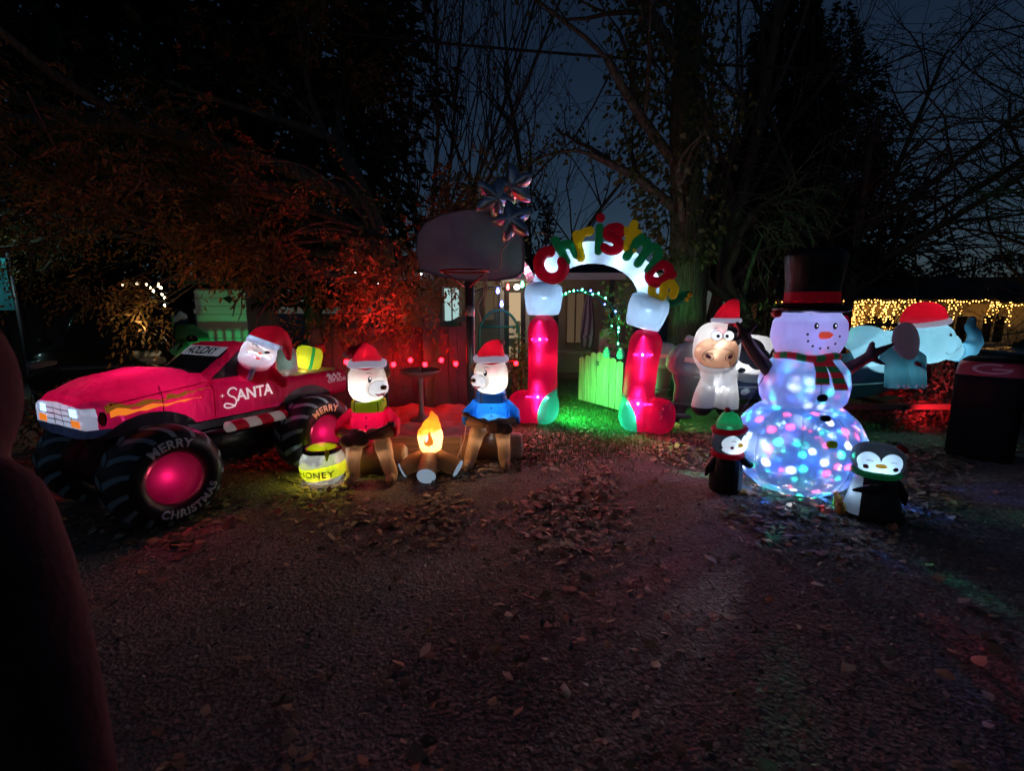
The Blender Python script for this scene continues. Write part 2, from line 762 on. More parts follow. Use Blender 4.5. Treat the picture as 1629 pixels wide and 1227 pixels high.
# ------------------------------------------------------------------ ground
def hz(x, y):
    z = .02 * noise.noise((x * .6, y * .6, 0)) + .012 * noise.noise((x * 2.1, y * 2.1, 3))
    d = max(0.0, (x - 5.5)) * max(0.0, (y - 8.0))
    z -= .75 * (1 - math.exp(-d * .03))
    return z


def ground_mat():
    m, nt, out = _new('dirt')
    N, L = nt.nodes.new, nt.links.new
    geo = N('ShaderNodeNewGeometry')
    p = N('ShaderNodeBsdfPrincipled')
    p.inputs['Roughness'].default_value = .95
    p.inputs['Specular IOR Level'].default_value = .12
    n1 = N('ShaderNodeTexNoise'); n1.inputs['Scale'].default_value = 38; n1.inputs['Detail'].default_value = 8
    n2 = N('ShaderNodeTexNoise'); n2.inputs['Scale'].default_value = 1.3; n2.inputs['Detail'].default_value = 4
    vo = N('ShaderNodeTexVoronoi'); vo.inputs['Scale'].default_value = 55
    for n in (n1, n2, vo):
        L(geo.outputs['Position'], n.inputs['Vector'])
    cr = N('ShaderNodeValToRGB')
    cr.color_ramp.elements[0].position, cr.color_ramp.elements[0].color = .3, (.11, .086, .074, 1)
    cr.color_ramp.elements[1].position, cr.color_ramp.elements[1].color = .72, (.30, .24, .20, 1)
    L(n1.outputs[0], cr.inputs[0])
    # moss and grass patch on the path through the arch
    vd = N('ShaderNodeVectorMath'); vd.operation = 'DISTANCE'
    vd.inputs[1].default_value = (1.0, 7.0, 0)
    L(geo.outputs['Position'], vd.inputs[0])
    ad = N('ShaderNodeMath'); ad.operation = 'MULTIPLY_ADD'; ad.inputs[1].default_value = 2.4
    L(n2.outputs[0], ad.inputs[0]); L(vd.outputs['Value'], ad.inputs[2])
    rm = N('ShaderNodeMapRange'); rm.inputs[1].default_value = 2.4; rm.inputs[2].default_value = 3.6
    rm.inputs[3].default_value = 1; rm.inputs[4].default_value = 0
    L(ad.outputs[0], rm.inputs[0])
    mx = N('ShaderNodeMix'); mx.data_type = 'RGBA'
    mx.inputs['B'].default_value = (.045, .07, .022, 1)
    L(rm.outputs[0], mx.inputs['Factor']); L(cr.outputs[0], mx.inputs['A'])
    # damp and worn patches, faint wheel tracks along the drive
    n3 = N('ShaderNodeTexNoise'); n3.inputs['Scale'].default_value = .9; n3.inputs['Detail'].default_value = 5
    mp = N('ShaderNodeMapping'); mp.inputs['Scale'].default_value = (1.0, .45, 1); mp.inputs['Rotation'].default_value = (0, 0, .35)
    L(geo.outputs['Position'], mp.inputs[0]); L(mp.outputs[0], n3.inputs['Vector'])
    r3 = N('ShaderNodeMapRange'); r3.inputs[1].default_value = .34; r3.inputs[2].default_value = .66; r3.inputs[3].default_value = .65; r3.inputs[4].default_value = 1.3
    L(n3.outputs[0], r3.inputs[0])
    m3 = N('ShaderNodeVectorMath'); m3.operation = 'SCALE'
    L(mx.outputs['Result'], m3.inputs[0]); L(r3.outputs[0], m3.inputs['Scale'])
    L(m3.outputs[0], p.inputs['Base Color'])
    sm = N('ShaderNodeMath'); sm.operation = 'MULTIPLY_ADD'; sm.inputs[1].default_value = .5
    L(vo.outputs['Distance'], sm.inputs[0]); L(n1.outputs[0], sm.inputs[2])
    b = N('ShaderNodeBump'); b.inputs['Strength'].default_value = .65; b.inputs['Distance'].default_value = .015
    L(sm.outputs[0], b.inputs['Height']); L(b.outputs[0], p.inputs['Normal'])
    L(p.outputs[0], out.inputs['Surface'])


ground_mat()
gu = [math.sinh(4.2 * (2 * i / 220 - 1)) / math.sinh(4.2) * 120 for i in range(221)]
gv = [y + 4 for y in gu]
gvs = [(x, y, hz(x, y)) for y in gv for x in gu]
gfs = [(j * 221 + i, j * 221 + i + 1, (j + 1) * 221 + i + 1, (j + 1) * 221 + i) for j in range(220) for i in range(220)]
tag(MB().add(gvs, gfs).build('ground', 'dirt'), kind='structure')


# ------------------------------------------------------------------ leaves and branches
def unit(a):
    return a / np.maximum(np.linalg.norm(a, axis=1, keepdims=True), 1e-9)


def leaf_arrays(P, D, L, W, fold=.25, roll=None):
    """N leaf blades: base point P, direction D, length L, width W -> 4 verts, 2 faces each"""
    n = len(P)
    rnd = RNG.normal(size=(n, 3))
    S = unit(np.cross(D, rnd))
    U = np.cross(S, D)
    L = np.broadcast_to(L, (n,))[:, None]
    W = np.broadcast_to(W, (n,))[:, None]
    a = P
    b = P + D * L * .45 + S * W * .5 + U * W * fold
    c = P + D * L - U * L * .12
    d = P + D * L * .45 - S * W * .5 + U * W * fold
    V = np.stack([a, b, c, d], 1).reshape(-1, 3)
    k = np.arange(n) * 4
    F = np.stack([np.stack([k, k + 1, k + 2], 1), np.stack([k, k + 2, k + 3], 1)], 1).reshape(-1, 3)
    return V, F


def np_mesh(name, V, F, mat, parent=None, smooth=False):
    me = bpy.data.meshes.new(name)
    V = np.asarray(V, np.float32); F = np.asarray(F, np.int32)
    me.vertices.add(len(V)); me.vertices.foreach_set('co', V.ravel())
    me.loops.add(F.size); me.loops.foreach_set('vertex_index', F.ravel())
    me.polygons.add(len(F))
    me.polygons.foreach_set('loop_start', np.arange(len(F), dtype=np.int32) * F.shape[1])
    me.update(calc_edges=True)
    if smooth:
        me.shade_smooth()
    return link(name, me, mat, parent)


def cat_vf(parts):
    V, F, n = [], [], 0
    for v, f in parts:
        V.append(v); F.append(f + n); n += len(v)
    return np.concatenate(V), np.concatenate(F)


def sprays(P, D, length=.35, leaflets=9, leaf=.085, width=.032, droop=.5):
    """compound leaves: pairs of leaflets along a drooping stalk"""
    n = len(P)
    S = unit(np.cross(D, RNG.normal(size=(n, 3))))
    out = []
    sc = RNG.uniform(.7, 1.25, (n, 1))
    for k in range(leaflets):
        t = (k + 1) / leaflets
        base = P + D * length * t * sc + np.array([0, 0, -1]) * droop * length * t * t * sc
        side = 0 if k == leaflets - 1 else (1 if k % 2 else -1)
        dd = unit(D * .7 + S * side * .9 + np.array([0, 0, -.45 * t]) + RNG.normal(size=(n, 3)) * .22)
        out.append(leaf_arrays(base, dd, leaf * sc[:, 0], width * sc[:, 0]))
    return cat_vf(out)


def grow(mb, p, d, length, rad, depth, spread=.6, kids=3, tips=None, up=.15, wob=.18, minr=.003, shrink=.68, nseg=4):
    """one branch and, in turn, its branches"""
    p, d = Vector(p), Vector(d).normalized()
    pts, rs = [p.copy()], [rad]
    for i in range(nseg):
        d = (d + Vector((random.gauss(0, wob), random.gauss(0, wob), random.gauss(0, wob) + up * .3))).normalized()
        p = p + d * length / nseg
        pts.append(p.copy())
        rs.append(max(minr, rad * (1 - .45 * (i + 1) / nseg)))
    mb.tube(pts, rs, n=7 if rad > .06 else (5 if rad > .02 else 3), cap=False)
    if tips is not None and depth <= 1:
        tips.extend([(q.copy(), d.copy()) for q in pts[1:]])
    if depth == 0:
        return
    for k in range(kids):
        t = random.uniform(.35, 1.0) if k else 1.0
        i = min(nseg, max(1, int(round(t * nseg))))
        ax = Vector((random.gauss(0, 1), random.gauss(0, 1), random.gauss(0, 1)))
        nd = (d + ax.normalized() * spread * random.uniform(.6, 1.3) + Vector((0, 0, up))).normalized()
        grow(mb, pts[i], nd, length * shrink * random.uniform(.75, 1.15), max(minr, rs[i] * .68), depth - 1, spread, kids, tips, up, wob, minr, shrink, nseg)


# ------------------------------------------------------------------ trees
# the big broadleaf tree over the truck
def amber_tree():
    t = thing('broadleaf_tree', 'large dark tree with amber compound leaves hanging over the red truck', 'tree', (-2.05, 7.9, 0))
    mb = MB()
    mb.tube([(0, 0, -.1), (.02, 0, .6), (-.05, .05, 1.6), (-.1, .1, 2.6), (-.5, .4, 3.6), (-1.0, .8, 4.6)], [.30, .25, .23, .2, .13, .06], 12)
    mb.build('trunk', 'bark', t)
    mb, tips = MB(), []
    limbs = [((-.08, .1, 2.2), (-1.0, -.35, .12), 3.3, .11), ((-.1, .1, 2.5), (-1, .2, .35), 4.2, .13), ((-.1, .1, 2.0), (.55, -.75, .25), 1.5, .08),
             ((-.1, .1, 2.7), (-.6, -.9, .5), 2.6, .11), ((-.3, .2, 3.2), (-1, -.1, .6), 4, .1), ((-.5, .4, 3.6), (-.5, .5, .9), 3, .08),
             ((-.9, .7, 4.4), (-.9, .4, .8), 3.5, .07), ((-.9, .8, 4.5), (-.5, .5, 1), 3, .06), ((-.05, .05, 1.9), (-.8, -.8, .15), 2.0, .07),
             ((-.1, .1, 2.4), (-.9, -.1, .0), 5.6, .11), ((-.3, .2, 3.3), (-1, -.15, .25), 6.2, .12)]
    for p, d, L, r in limbs:
        grow(mb, p, d, L, r, 2, .75, 4, tips, .02, .16, .004, .55)
    mb.build('limbs', 'bark', t)
    P = np.array([tuple(a) for a, b in tips])
    D = np.array([tuple(b) for a, b in tips])
    rep = max(1, int(5200 / len(P)))
    P = np.repeat(P, rep, 0) + RNG.normal(size=(len(P) * rep, 3)) * .22
    D = unit(np.repeat(D, rep, 0) + RNG.normal(size=P.shape) * .8 + np.array([0, -.15, -.25]))
    keep = P[:, 2] > np.where(P[:, 0] < -.9, 2.15, 1.75)
    P, D = P[keep], D[keep]
    base = Vector((-2.05, 7.9, 0))
    tw = MB()
    Ps, Ds = [P], [D]
    for px, py, Y, n, r in ((600, 440, 6.5, 90, .28), (645, 462, 6.5, 80, .24), (565, 492, 6.6, 70, .25), (520, 520, 6.7, 60, .25), (660, 500, 6.6, 40, .16), (590, 405, 6.6, 60, .3),
                            (310, 355, 6.3, 60, .25), (370, 365, 6.3, 80, .28), (410, 400, 6.4, 60, .25), (350, 410, 6.4, 50, .2), (445, 385, 6.5, 40, .25), 
                            (230, 462, 6.6, 16, .16), (255, 492, 6.6, 18, .14), (205, 480, 6.6, 10, .12), (215, 510, 6.6, 9, .10), (120, 440, 7.0, 20, .3), (160, 465, 6.9, 24, .16), (90, 350, 6.9, 16, .3), (500, 300, 6.8, 40, .4), (380, 270, 6.7, 24, .4)):
        q = at(px, py, Y) - base
        Ps.append(RNG.normal(size=(n, 3)) * r * np.array([1, .8, .55]) + np.array(q))
        Ds.append(unit(RNG.normal(size=(n, 3)) * .6 + np.array([-.25, -.55, -.35])))
        tw.tube(bez((-.1, .1, 2.6), (q.x * .5, q.y * .5, max(2.9, q.z + .7)), q, 7), [.05, .04, .032, .026, .02, .015, .01, .006], 6)
    tw.build('low_limbs', 'bark', t)
    P, D = np.concatenate(Ps), np.concatenate(Ds)
    V, F = sprays(P, D, .30, 9, .085, .032, .6)
    np_mesh('crown', V, F, 'leaf_amber', t)
    return t


amber_tree()


def dark_tree(label, loc, h, w, n, lean=0, conic=False, seed=1, leaf=.28):
    """evergreen or full crown seen only as a dark mass with ragged edge"""
    rs = np.random.default_rng(seed)
    t = thing('conifer_tree' if conic else 'evergreen_tree', label, 'tree', loc, 0, 'dark trees behind the yard')
    MB().tube([(0, 0, -.2), (lean * .3, 0, h * .4), (lean, 0, h * .93)], [.25, .17, .03], 8).build('trunk', 'bark', t)
    u = rs.random(n)
    if conic:
        z = h * (.24 + .76 * (1 - np.sqrt(u)))
        rr = w * (1 - z / h) ** .85 * np.sqrt(rs.uniform(.25, 1, n)) + .05
    else:
        z = h * rs.uniform(.12, 1, n)
        rr = w * np.sqrt(np.clip(1 - ((z / h - .5) / .55) ** 2, 0.02, 1)) * np.sqrt(rs.uniform(.2, 1, n))
    th = rs.uniform(0, 2 * PI, n)
    lump = 1 + .25 * np.sin(3 * th + z * 1.3 + seed) + .18 * np.sin(z * 4 + 2 * th)
    P = np.stack([rr * lump * np.cos(th) + lean * z / h, rr * lump * np.sin(th), z], 1)
    D = unit(np.stack([np.cos(th), np.sin(th), rs.uniform(-.7, .3, n)], 1) + rs.normal(size=(n, 3)) * .4)
    V, F = leaf_arrays(P, D, rs.uniform(.6, 1.3, n) * leaf, rs.uniform(.5, 1, n) * leaf * .5)
    np_mesh('crown', V, F, 'leaf_evergreen', t)


dark_tree('tall black evergreen at the far left edge behind the shed', (-13.5, 12, 0), 14, 4.4, 14000, seed=3, leaf=.4)
dark_tree('tall black evergreen behind the amber leaves, second from the left', (-8.6, 12.5, 0), 15, 4.0, 17000, seed=4, leaf=.4)
dark_tree('tall black evergreen nearest the bare upright tree', (-5.0, 12.0, 0), 14, 2.7, 14000, seed=5, leaf=.36)
dark_tree('low rounded dark shrub tree beside the far house roof', (.55, 16, 0), 5.2, 1.1, 1800, seed=6, leaf=.2)
dark_tree('pointed dark conifer behind the curved mossy limbs', (6.9, 13.0, 0), 10.0, 2.3, 13000, conic=True, seed=7)
dark_tree('broad dark conifer behind the top hat, right of the pointed one', (13.5, 21.5, -1), 15, 4.6, 16000, conic=True, seed=8)
dark_tree('low dark tree beyond the house with warm lights at far right', (21, 22, -1), 5.0, 3.4, 3000, seed=9)


def bare_tree(label, loc, trunks, depth, kids, spread, up, leaves=0, leafmat='leaf_amber', shrink=.68, wob=.16, minr=.006, lsize=.1):
    t = thing('bare_tree', label, 'tree', loc, 0, 'bare winter trees')
    mb, tips = MB(), []
    tr = MB()
    for p, d, L, r in trunks:
        pts = [Vector(p)]
        dd = Vector(d).normalized()
        for i in range(5):
            dd = (dd + Vector((random.gauss(0, .05), random.gauss(0, .05), .03))).normalized()
            pts.append(pts[-1] + dd * L / 5)
        rs = [r * (1 - .5 * i / 5) for i in range(6)]
        tr.tube(pts, rs, 9)
        for i in range(1, 6):
            for k in range(kids):
                ax = Vector((random.gauss(0, 1), random.gauss(0, 1), random.gauss(0, .5))).normalized()
                nd = (dd + ax * spread * 1.3 + Vector((0, 0, up))).normalized()
                grow(mb, pts[i], nd, L * .38 * random.uniform(.7, 1.2), rs[i] * .5, depth, spread, 3, tips, up, wob, minr, shrink)
    tr.build('trunk', 'bark', t)
    mb.build('branches', 'twig', t)
    if leaves:
        idx = RNG.integers(0, len(tips), leaves)
        P = np.array([tuple(tips[i][0]) for i in idx]) + RNG.normal(size=(leaves, 3)) * .12
        D = unit(RNG.normal(size=(leaves, 3)) + np.array([0, 0, -.8]))
        V, F = leaf_arrays(P, D, lsize, lsize * .6)
        np_mesh('leaves', V, F, leafmat, t)
    return t


bare_tree('bare tree with many upright stems behind the basketball backboard', (-2.3, 12.5, 0),
          [((-.5 + .22 * i, .1 * (i % 3), 2.6), (-.28 + .12 * i, 0, 1), 6.5 + random.random() * 2, .055) for i in range(7)] + [((.05, .1, -.1), (.02, 0, 1), 2.9, .2)], 1, 4, .5, .5, 500, 'leaf_amber')
bare_tree('bare tree with fine spreading twigs between backboard and ivy tree', (.4, 13.5, 0),
          [((0, 0, 0), (.08, 0, 1), 8, .09), ((0, 0, 1.2), (.5, -.2, 1), 6, .065), ((0, 0, 1.5), (-.45, -.1, 1), 6, .06)], 2, 3, .75, .12, 350, 'leaf_amber')
bare_tree('tall slender bare tree leaning right behind the ivy trunk', (4.6, 11.5, 0),
          [((0, 0, 0), (.12, 0, 1), 9.5, .16), ((.1, 0, 2), (-.25, 0, 1), 7, .1)], 2, 3, .6, .3, 0, minr=.005)
bare_tree('wide bare tree with drooping twigs above the elephant', (13.6, 20, -.75),
          [((0, 0, 0), (-.1, 0, 1), 10.5, .2), ((0, 0, 3.6), (-.9, -.2, .7), 9.5, .11), ((0, 0, 4.2), (.9, -.3, .6), 9, .11), ((0, 0, 3.2), (.3, -.9, .5), 7, .09)], 2, 4, .85, -.02, 0, minr=.006)
bare_tree('dark bare tree filling the top right corner', (15.2, 12.8, -.5),
          [((0, 0, 0), (-.1, 0, 1), 8, .15), ((0, 0, 2.5), (-.8, -.4, .8), 6.5, .085), ((0, 0, 3), (.6, -.3, .8), 6, .08), ((0, 0, 3.4), (-.5, -.2, 1), 6, .075)], 2, 4, .8, .02, 0, minr=.007)


bare_tree('weeping bare tree with drooping twigs behind the top hat', (7.9, 11.4, -.2),
          [((0, 0, 0), (.1, 0, 1), 5.5, .12), ((0, 0, 2.4), (.9, -.1, .6), 5.2, .07), ((0, 0, 2.8), (-.8, -.2, .7), 4.2, .065), ((.1, 0, 3.2), (.7, .1, 1), 5.0, .07), ((.1, 0, 3.4), (1, -.2, .9), 5.6, .065)], 2, 5, .8, -.12, 400, 'leaf_evergreen', minr=.005)


def ivy_tree():
    t = thing('ivy_tree', 'thick ivy-covered tree trunk standing right of the stocking arch', 'tree', (3.05, 8.3, 0))
    mb = MB()
    mb.tube([(0, 0, -.1), (.02, 0, .5), (0, 0, 1.6), (-.08, 0, 3), (-.25, 0, 4.6), (-.3, .1, 6.5)], [.42, .34, .31, .29, .22, .12], 14)
    mb.build('trunk', 'bark_mossy', t)
    mb, tips = MB(), []
    for p, d, L, r in [((-.1, 0, 3.1), (-.9, -.2, .7), 2.0, .1), ((-.2, 0, 3.8), (-.8, .2, 1), 2.2, .1), ((-.1, 0, 2.7), (-.55, -.5, .8), 1.3, .07), ((-.25, 0, 4.6), (.5, 0, 1), 2.4, .1), ((-.28, 0, 5.2), (-.5, 0, 1), 2.4, .09)]:
        grow(mb, p, d, L, r, 2, .6, 3, tips, .12, .16, .005)
    # hanging ivy stems
    for k in range(16):
        a = random.uniform(0, 2 * PI)
        z = random.uniform(1.6, 3.6)
        q = Vector((.33 * math.cos(a) - .05, .33 * math.sin(a), z))
        mb.tube([q, q + Vector((.05 * math.cos(a), .05 * math.sin(a), -.5)), q + Vector((.02, 0, -1.2))], [.012, .01, .008], 4)
    mb.build('branches', 'bark', t)
    n = 1900
    th = RNG.uniform(0, 2 * PI, n)
    z = RNG.uniform(2.3, 7, n)
    rr = .33 + RNG.random(n) * .5 * np.clip((z - 1.9) / 1.5, .1, 1.3)
    P = np.stack([rr * np.cos(th) - .45 * np.clip((z - 2) / 2, 0, 1.2), rr * np.sin(th), z], 1)
    D = unit(np.stack([np.cos(th), np.sin(th), np.full(n, -1.2)], 1) + RNG.normal(size=(n, 3)) * .5)
    a = leaf_arrays(P, D, RNG.uniform(.07, .15, n), RNG.uniform(.06, .12, n))
    Q = np.array([tuple(p) for p, _ in tips])
    Q = np.repeat(Q, 5, 0) + RNG.normal(size=(len(Q) * 5, 3)) * .16
    b = leaf_arrays(Q, unit(RNG.normal(size=Q.shape) + np.array([0, -.3, -1.0])), RNG.uniform(.06, .13, len(Q)), RNG.uniform(.05, .1, len(Q)))
    V, F = cat_vf([a, b])
    np_mesh('ivy', V, F, 'leaf_ivy', t)


ivy_tree()


def curved_tree():
    t = thing('curved_tree', 'small mossy tree with curving limbs behind the cow', 'tree', (4.35, 8.6, 0))
    mb = MB()
    A = lambda px, py: at(px, py, 8.6) - Vector((4.35, 8.6, 0))
    mb.tube([(0, 0, -.1), A(1195, 560), A(1185, 500), A(1172, 468)], [.16, .13, .12, .10], 10)
    mb.tube([A(1175, 475), A(1158, 455), A(1157, 430), A(1170, 400), A(1178, 370), A(1200, 335), A(1225, 318), A(1255, 316)], [.09, .085, .08, .075, .07, .055, .04, .02], 10)
    mb.tube([A(1180, 480), A(1190, 440), A(1204, 400), A(1220, 360)], [.06, .045, .035, .02], 8)
    mb.tube([A(1178, 490), A(1130, 455), A(1112, 420), A(1150, 360), A(1165, 330)], [.08, .08, .075, .06, .03], 8)
    mb.build('trunk', 'bark_mossy', t)
    tw = MB()
    for (x, y) in [(1200, 335), (1225, 318), (1240, 316), (1255, 316), (1220, 360), (1165, 330), (1204, 400), (1150, 360)]:
        for k in range(5):
            d = Vector((random.gauss(.3, .7), random.gauss(0, .6), random.gauss(-.1, .6)))
            grow(tw, A(x, y), d, random.uniform(.4, .9), .016, 2, .6, 3, None, -.25, .2, .004)
    tw.build('twigs', 'bark', t)


curved_tree()


def shrub(name, label, loc, r, n, mat, leaf, stems=9, seed=1, h=None, group=None):
    rs = np.random.default_rng(seed)
    t = thing(name, label, 'shrub', loc, 0, group)
    mb = MB()
    for k in range(stems):
        a = 2 * PI * k / stems + random.random()
        e = Vector((r[0] * .8 * math.cos(a), r[1] * .8 * math.sin(a), r[2] * random.uniform(1.0, 1.9)))
        mb.tube(bez((.1 * math.cos(a), .1 * math.sin(a), -.05), (e.x * .4, e.y * .4, e.z * .7), e, 5), [.025, .02, .017, .014, .01, .005], 5)
    mb.build('stems', 'bark', t)
    q = unit(rs.normal(size=(n, 3))) * (rs.random((n, 1)) ** .45)
    lump = 1 + .22 * np.sin(5 * q[:, :1] + seed) + .2 * np.sin(7 * q[:, 2:] + 3 * q[:, 1:2])
    P = q * lump * np.array(r) + np.array([0, 0, r[2] * 1.02])
    P[:, 2] = np.maximum(P[:, 2], .03)
    D = unit(q + rs.normal(size=(n, 3)) * .6)
    V, F = leaf_arrays(P, D, rs.uniform(.6, 1.2, n) * leaf, rs.uniform(.5, .9, n) * leaf * .5)
    np_mesh('foliage', V, F, mat, t)
    return t


shrub('laurel_shrub', 'leafy laurel shrub between the cow and the top hat', at(1222, 560, 8.4) * Vector((1, 1, 0)) if False else (at(1222, 560, 8.4).x, 8.4, 0), (.75, .5, .95), 900, 'leaf_laurel', .16, seed=11)
shrub('twiggy_shrub', 'red-lit twiggy shrub beside the covered grill', (6.0, 6.25, -.05), (.72, .5, .50), 3000, 'red_bush', .085, 22, seed=12)
shrub('twiggy_shrub', 'low red-lit growth under the boat trailer tongue', (4.9, 6.2, -.03), (.6, .35, .16), 1200, 'red_bush', .075, 14, seed=13)
shrub('garden_shrub', 'bushy vine shrub beside the left stocking', (.12, 7.9, 0), (.22, .2, .62), 420, 'leaf_vine', .1, seed=14)
shrub('low_shrub', 'small green plant at the left edge beyond the truck nose', (-5.1, 5.2, 0), (.5, .4, .33), 500, 'leaf_laurel', .1, seed=15)


def bare_bush(label, loc, w, h, n):
    t = thing('bare_bush', label, 'bush', loc, 0, 'bare bushes before the lit house')
    mb = MB()
    for k in range(n):
        d = Vector((random.gauss(0, .5) * w, random.gauss(0, .25), 1))
        grow(mb, (random.gauss(0, .12), random.gauss(0, .1), -.05), d, h * random.uniform(.5, .8), .022, 3, .5, 3, None, .02, .16, .006)
    mb.build('branches', 'twig', t)


bare_bush('bare bush against the lit wall beside the top hat', (11.7, 14.6, -.6), .9, 1.5, 9)
bare_bush('bare bush against the lit wall above the elephant', (14.1, 14.4, -.6), 1.1, 1.5, 10)

# ------------------------------------------------------------------ litter
def litter(name, n, box, size, mat, label, dens=None, thick=.3):
    x = RNG.uniform(box[0], box[1], n * 3)
    y = RNG.uniform(box[2], box[3], n * 3)
    if dens is not None:
        keep = RNG.random(n * 3) < dens(x, y)
        x, y = x[keep], y[keep]
    x, y = x[:n], y[:n]
    n = len(x)
    z = np.array([hz(a, b) for a, b in zip(x, y)]) + RNG.uniform(.003, .014, n)
    th = RNG.uniform(0, 2 * PI, n)
    s = RNG.uniform(size[0], size[1], n) * RNG.uniform(.6, 1, n)
    P = np.stack([x, y, z], 1)
    dx = np.stack([np.cos(th), np.sin(th), RNG.normal(size=n) * thick * .5], 1)
    sx = np.stack([-np.sin(th), np.cos(th), RNG.normal(size=n) * thick], 1)
    w = RNG.uniform(.35, .7, n)[:, None]
    s = s[:, None]
    up = np.array([0, 0, 1.0])
    c = RNG.uniform(.0, .35, (n, 1))
    vs = [P - dx * s * .5, P - dx * s * .1 + sx * s * w * .5 + up * s * c, P + dx * s * .25 + sx * s * w * .34 + up * s * c * .8, P + dx * s * .5 + up * s * c * .9,
          P + dx * s * .2 - sx * s * w * .36 + up * s * c * .5, P - dx * s * .15 - sx * s * w * .5 + up * s * c * .7]
    V = np.stack(vs, 1).reshape(-1, 3)
    V[:, 2] = np.maximum(V[:, 2], np.repeat(z, 6) - .002)
    k = np.arange(n) * 6
    F = np.concatenate([np.stack([k, k + 1, k + 5], 1), np.stack([k + 1, k + 2, k + 5], 1), np.stack([k + 2, k + 4, k + 5], 1), np.stack([k + 2, k + 3, k + 4], 1)])
    o = np_mesh(name, V, F, mat)
    tag(o, label, 'litter', kind='stuff')


def dens_leaf(x, y):
    d = np.clip(1.35 - np.abs(y - 4.5) / 1.45, .07, 1)
    nz_ = np.array([noise.noise((a * 1.1, b * 1.1, 5)) for a, b in zip(x, y)])
    return np.clip(d * (.42 + 1.9 * nz_), .010, 1)


litter('leaf_litter', 21000, (-5.5, 6.0, 1.3, 7.5), (.045, .11), 'leaf_litter', 'brown fallen leaves strewn over the ground round the display', dens_leaf)
litter('leaf_drift', 900, (-4.5, 4.5, 3.2, 6.4), (.08, .13), 'leaf_litter', 'larger curled leaves drifted round the bases of the inflatables', dens_leaf, .6)
litter('wood_chips', 34000, (-4.2, 5.5, 1.2, 6.0), (.012, .042), 'chip', 'small dark chips and leaf crumbs covering the dirt driveway', None, .35)


def leaf_mesh(seed):
    """lobed curled dry leaf"""
    rs = random.Random(seed)
    pts = []
    lob = 5
    for k in range(20):
        a = 2 * PI * k / 20
        rr = .5 * (.72 + .28 * math.cos(lob * a + .3)) * rs.uniform(.85, 1.1)
        pts.append((rr * math.cos(a), rr * math.sin(a) * .8, .16 * math.sin(a * 2 + rs.random()) * rr + .25 * rr * rr))
    vs = pts + [(0, 0, 0)]
    fs = [(k, (k + 1) % 20, 20) for k in range(20)]
    vs += [(-.55, 0, .02), (-.95, .05, .05), (-.95, .08, .05)]
    fs += [(20, 21, 22), (20, 22, 23)]
    return MB().add(vs, fs)


lm = [leaf_mesh(s) for s in range(4)]
lmesh = [m.mesh('fallen_leaf') for m in lm]
for me in lmesh:
    me.materials.append(MATS['leaf_litter'])
spots = [(632, 932), (520, 1085), (1205, 1015), (1310, 1003), (1215, 1110), (1280, 1155), (700, 880), (940, 880), (770, 905), (330, 905), (880, 1000), (1090, 985),
         (610, 1100), (690, 1120), (445, 1130), (960, 1180), (1130, 990), (830, 1060), (560, 1010), (1000, 930), (1400, 1060), (1460, 980), (360, 870), (300, 872), (900, 800), (960, 815), (1050, 905), (730, 832), (500, 850), (420, 845)]
for i, (px, py) in enumerate(spots):
    g = gr(px, py)
    o = bpy.data.objects.new('fallen_leaf', lmesh[i % 4])
    COL.objects.link(o)
    s = random.uniform(.075, .115)
    o.location = (g.x, g.y, hz(g.x, g.y) + .016)
    o.scale = (s, s, s)
    o.rotation_euler = (random.uniform(-.15, .15), random.uniform(-.15, .15), random.uniform(0, 6.28))
    tag(o, 'large dry lobed leaf lying by itself on the bare dirt driveway', 'leaf', 'large dry leaves on the driveway')


def grass_patch(n=9000):
    x = RNG.normal(1.0, .75, n)
    y = RNG.uniform(5.0, 10.5, n)
    k = n // 5
    x[:k] = RNG.normal(.35, .6, k); y[:k] = RNG.normal(5.1, .35, k)
    P = np.stack([x, y, np.array([hz(a, b) for a, b in zip(x, y)])], 1)
    D = unit(RNG.normal(size=(n, 3)) * .5 + np.array([0, 0, .9]))
    V, F = leaf_arrays(P, D, RNG.uniform(.03, .085, n), RNG.uniform(.006, .012, n))
    tag(np_mesh('grass', V, F, 'grass'), 'short green grass on the path through the arch', 'grass', kind='stuff')


grass_patch()
# ------------------------------------------------------------------ house with warm lights at the right
def window(parent, x0, x1, z0, z1, y, frame='trim_white', pane='car_glass', bars=1):
    f = MB()
    t = .05
    for (a, b, c, d) in ((x0 - t, x1 + t, z1, z1 + t), (x0 - t, x1 + t, z0 - t, z0), (x0 - t, x0, z0, z1), (x1, x1 + t, z0, z1)):
        f.box(((a + b) / 2, y - .03, (c + d) / 2), (b - a, .08, d - c))
    for k in range(bars):
        xm = x0 + (x1 - x0) * (k + 1) / (bars + 1)
        f.box((xm, y - .02, (z0 + z1) / 2), (.035, .05, z1 - z0))
    w = f.build('window', frame, parent, smooth=False)
    MB().box(((x0 + x1) / 2, y + .012, (z0 + z1) / 2), (x1 - x0, .012, z1 - z0)).build('pane', pane, w, smooth=False)
    return w


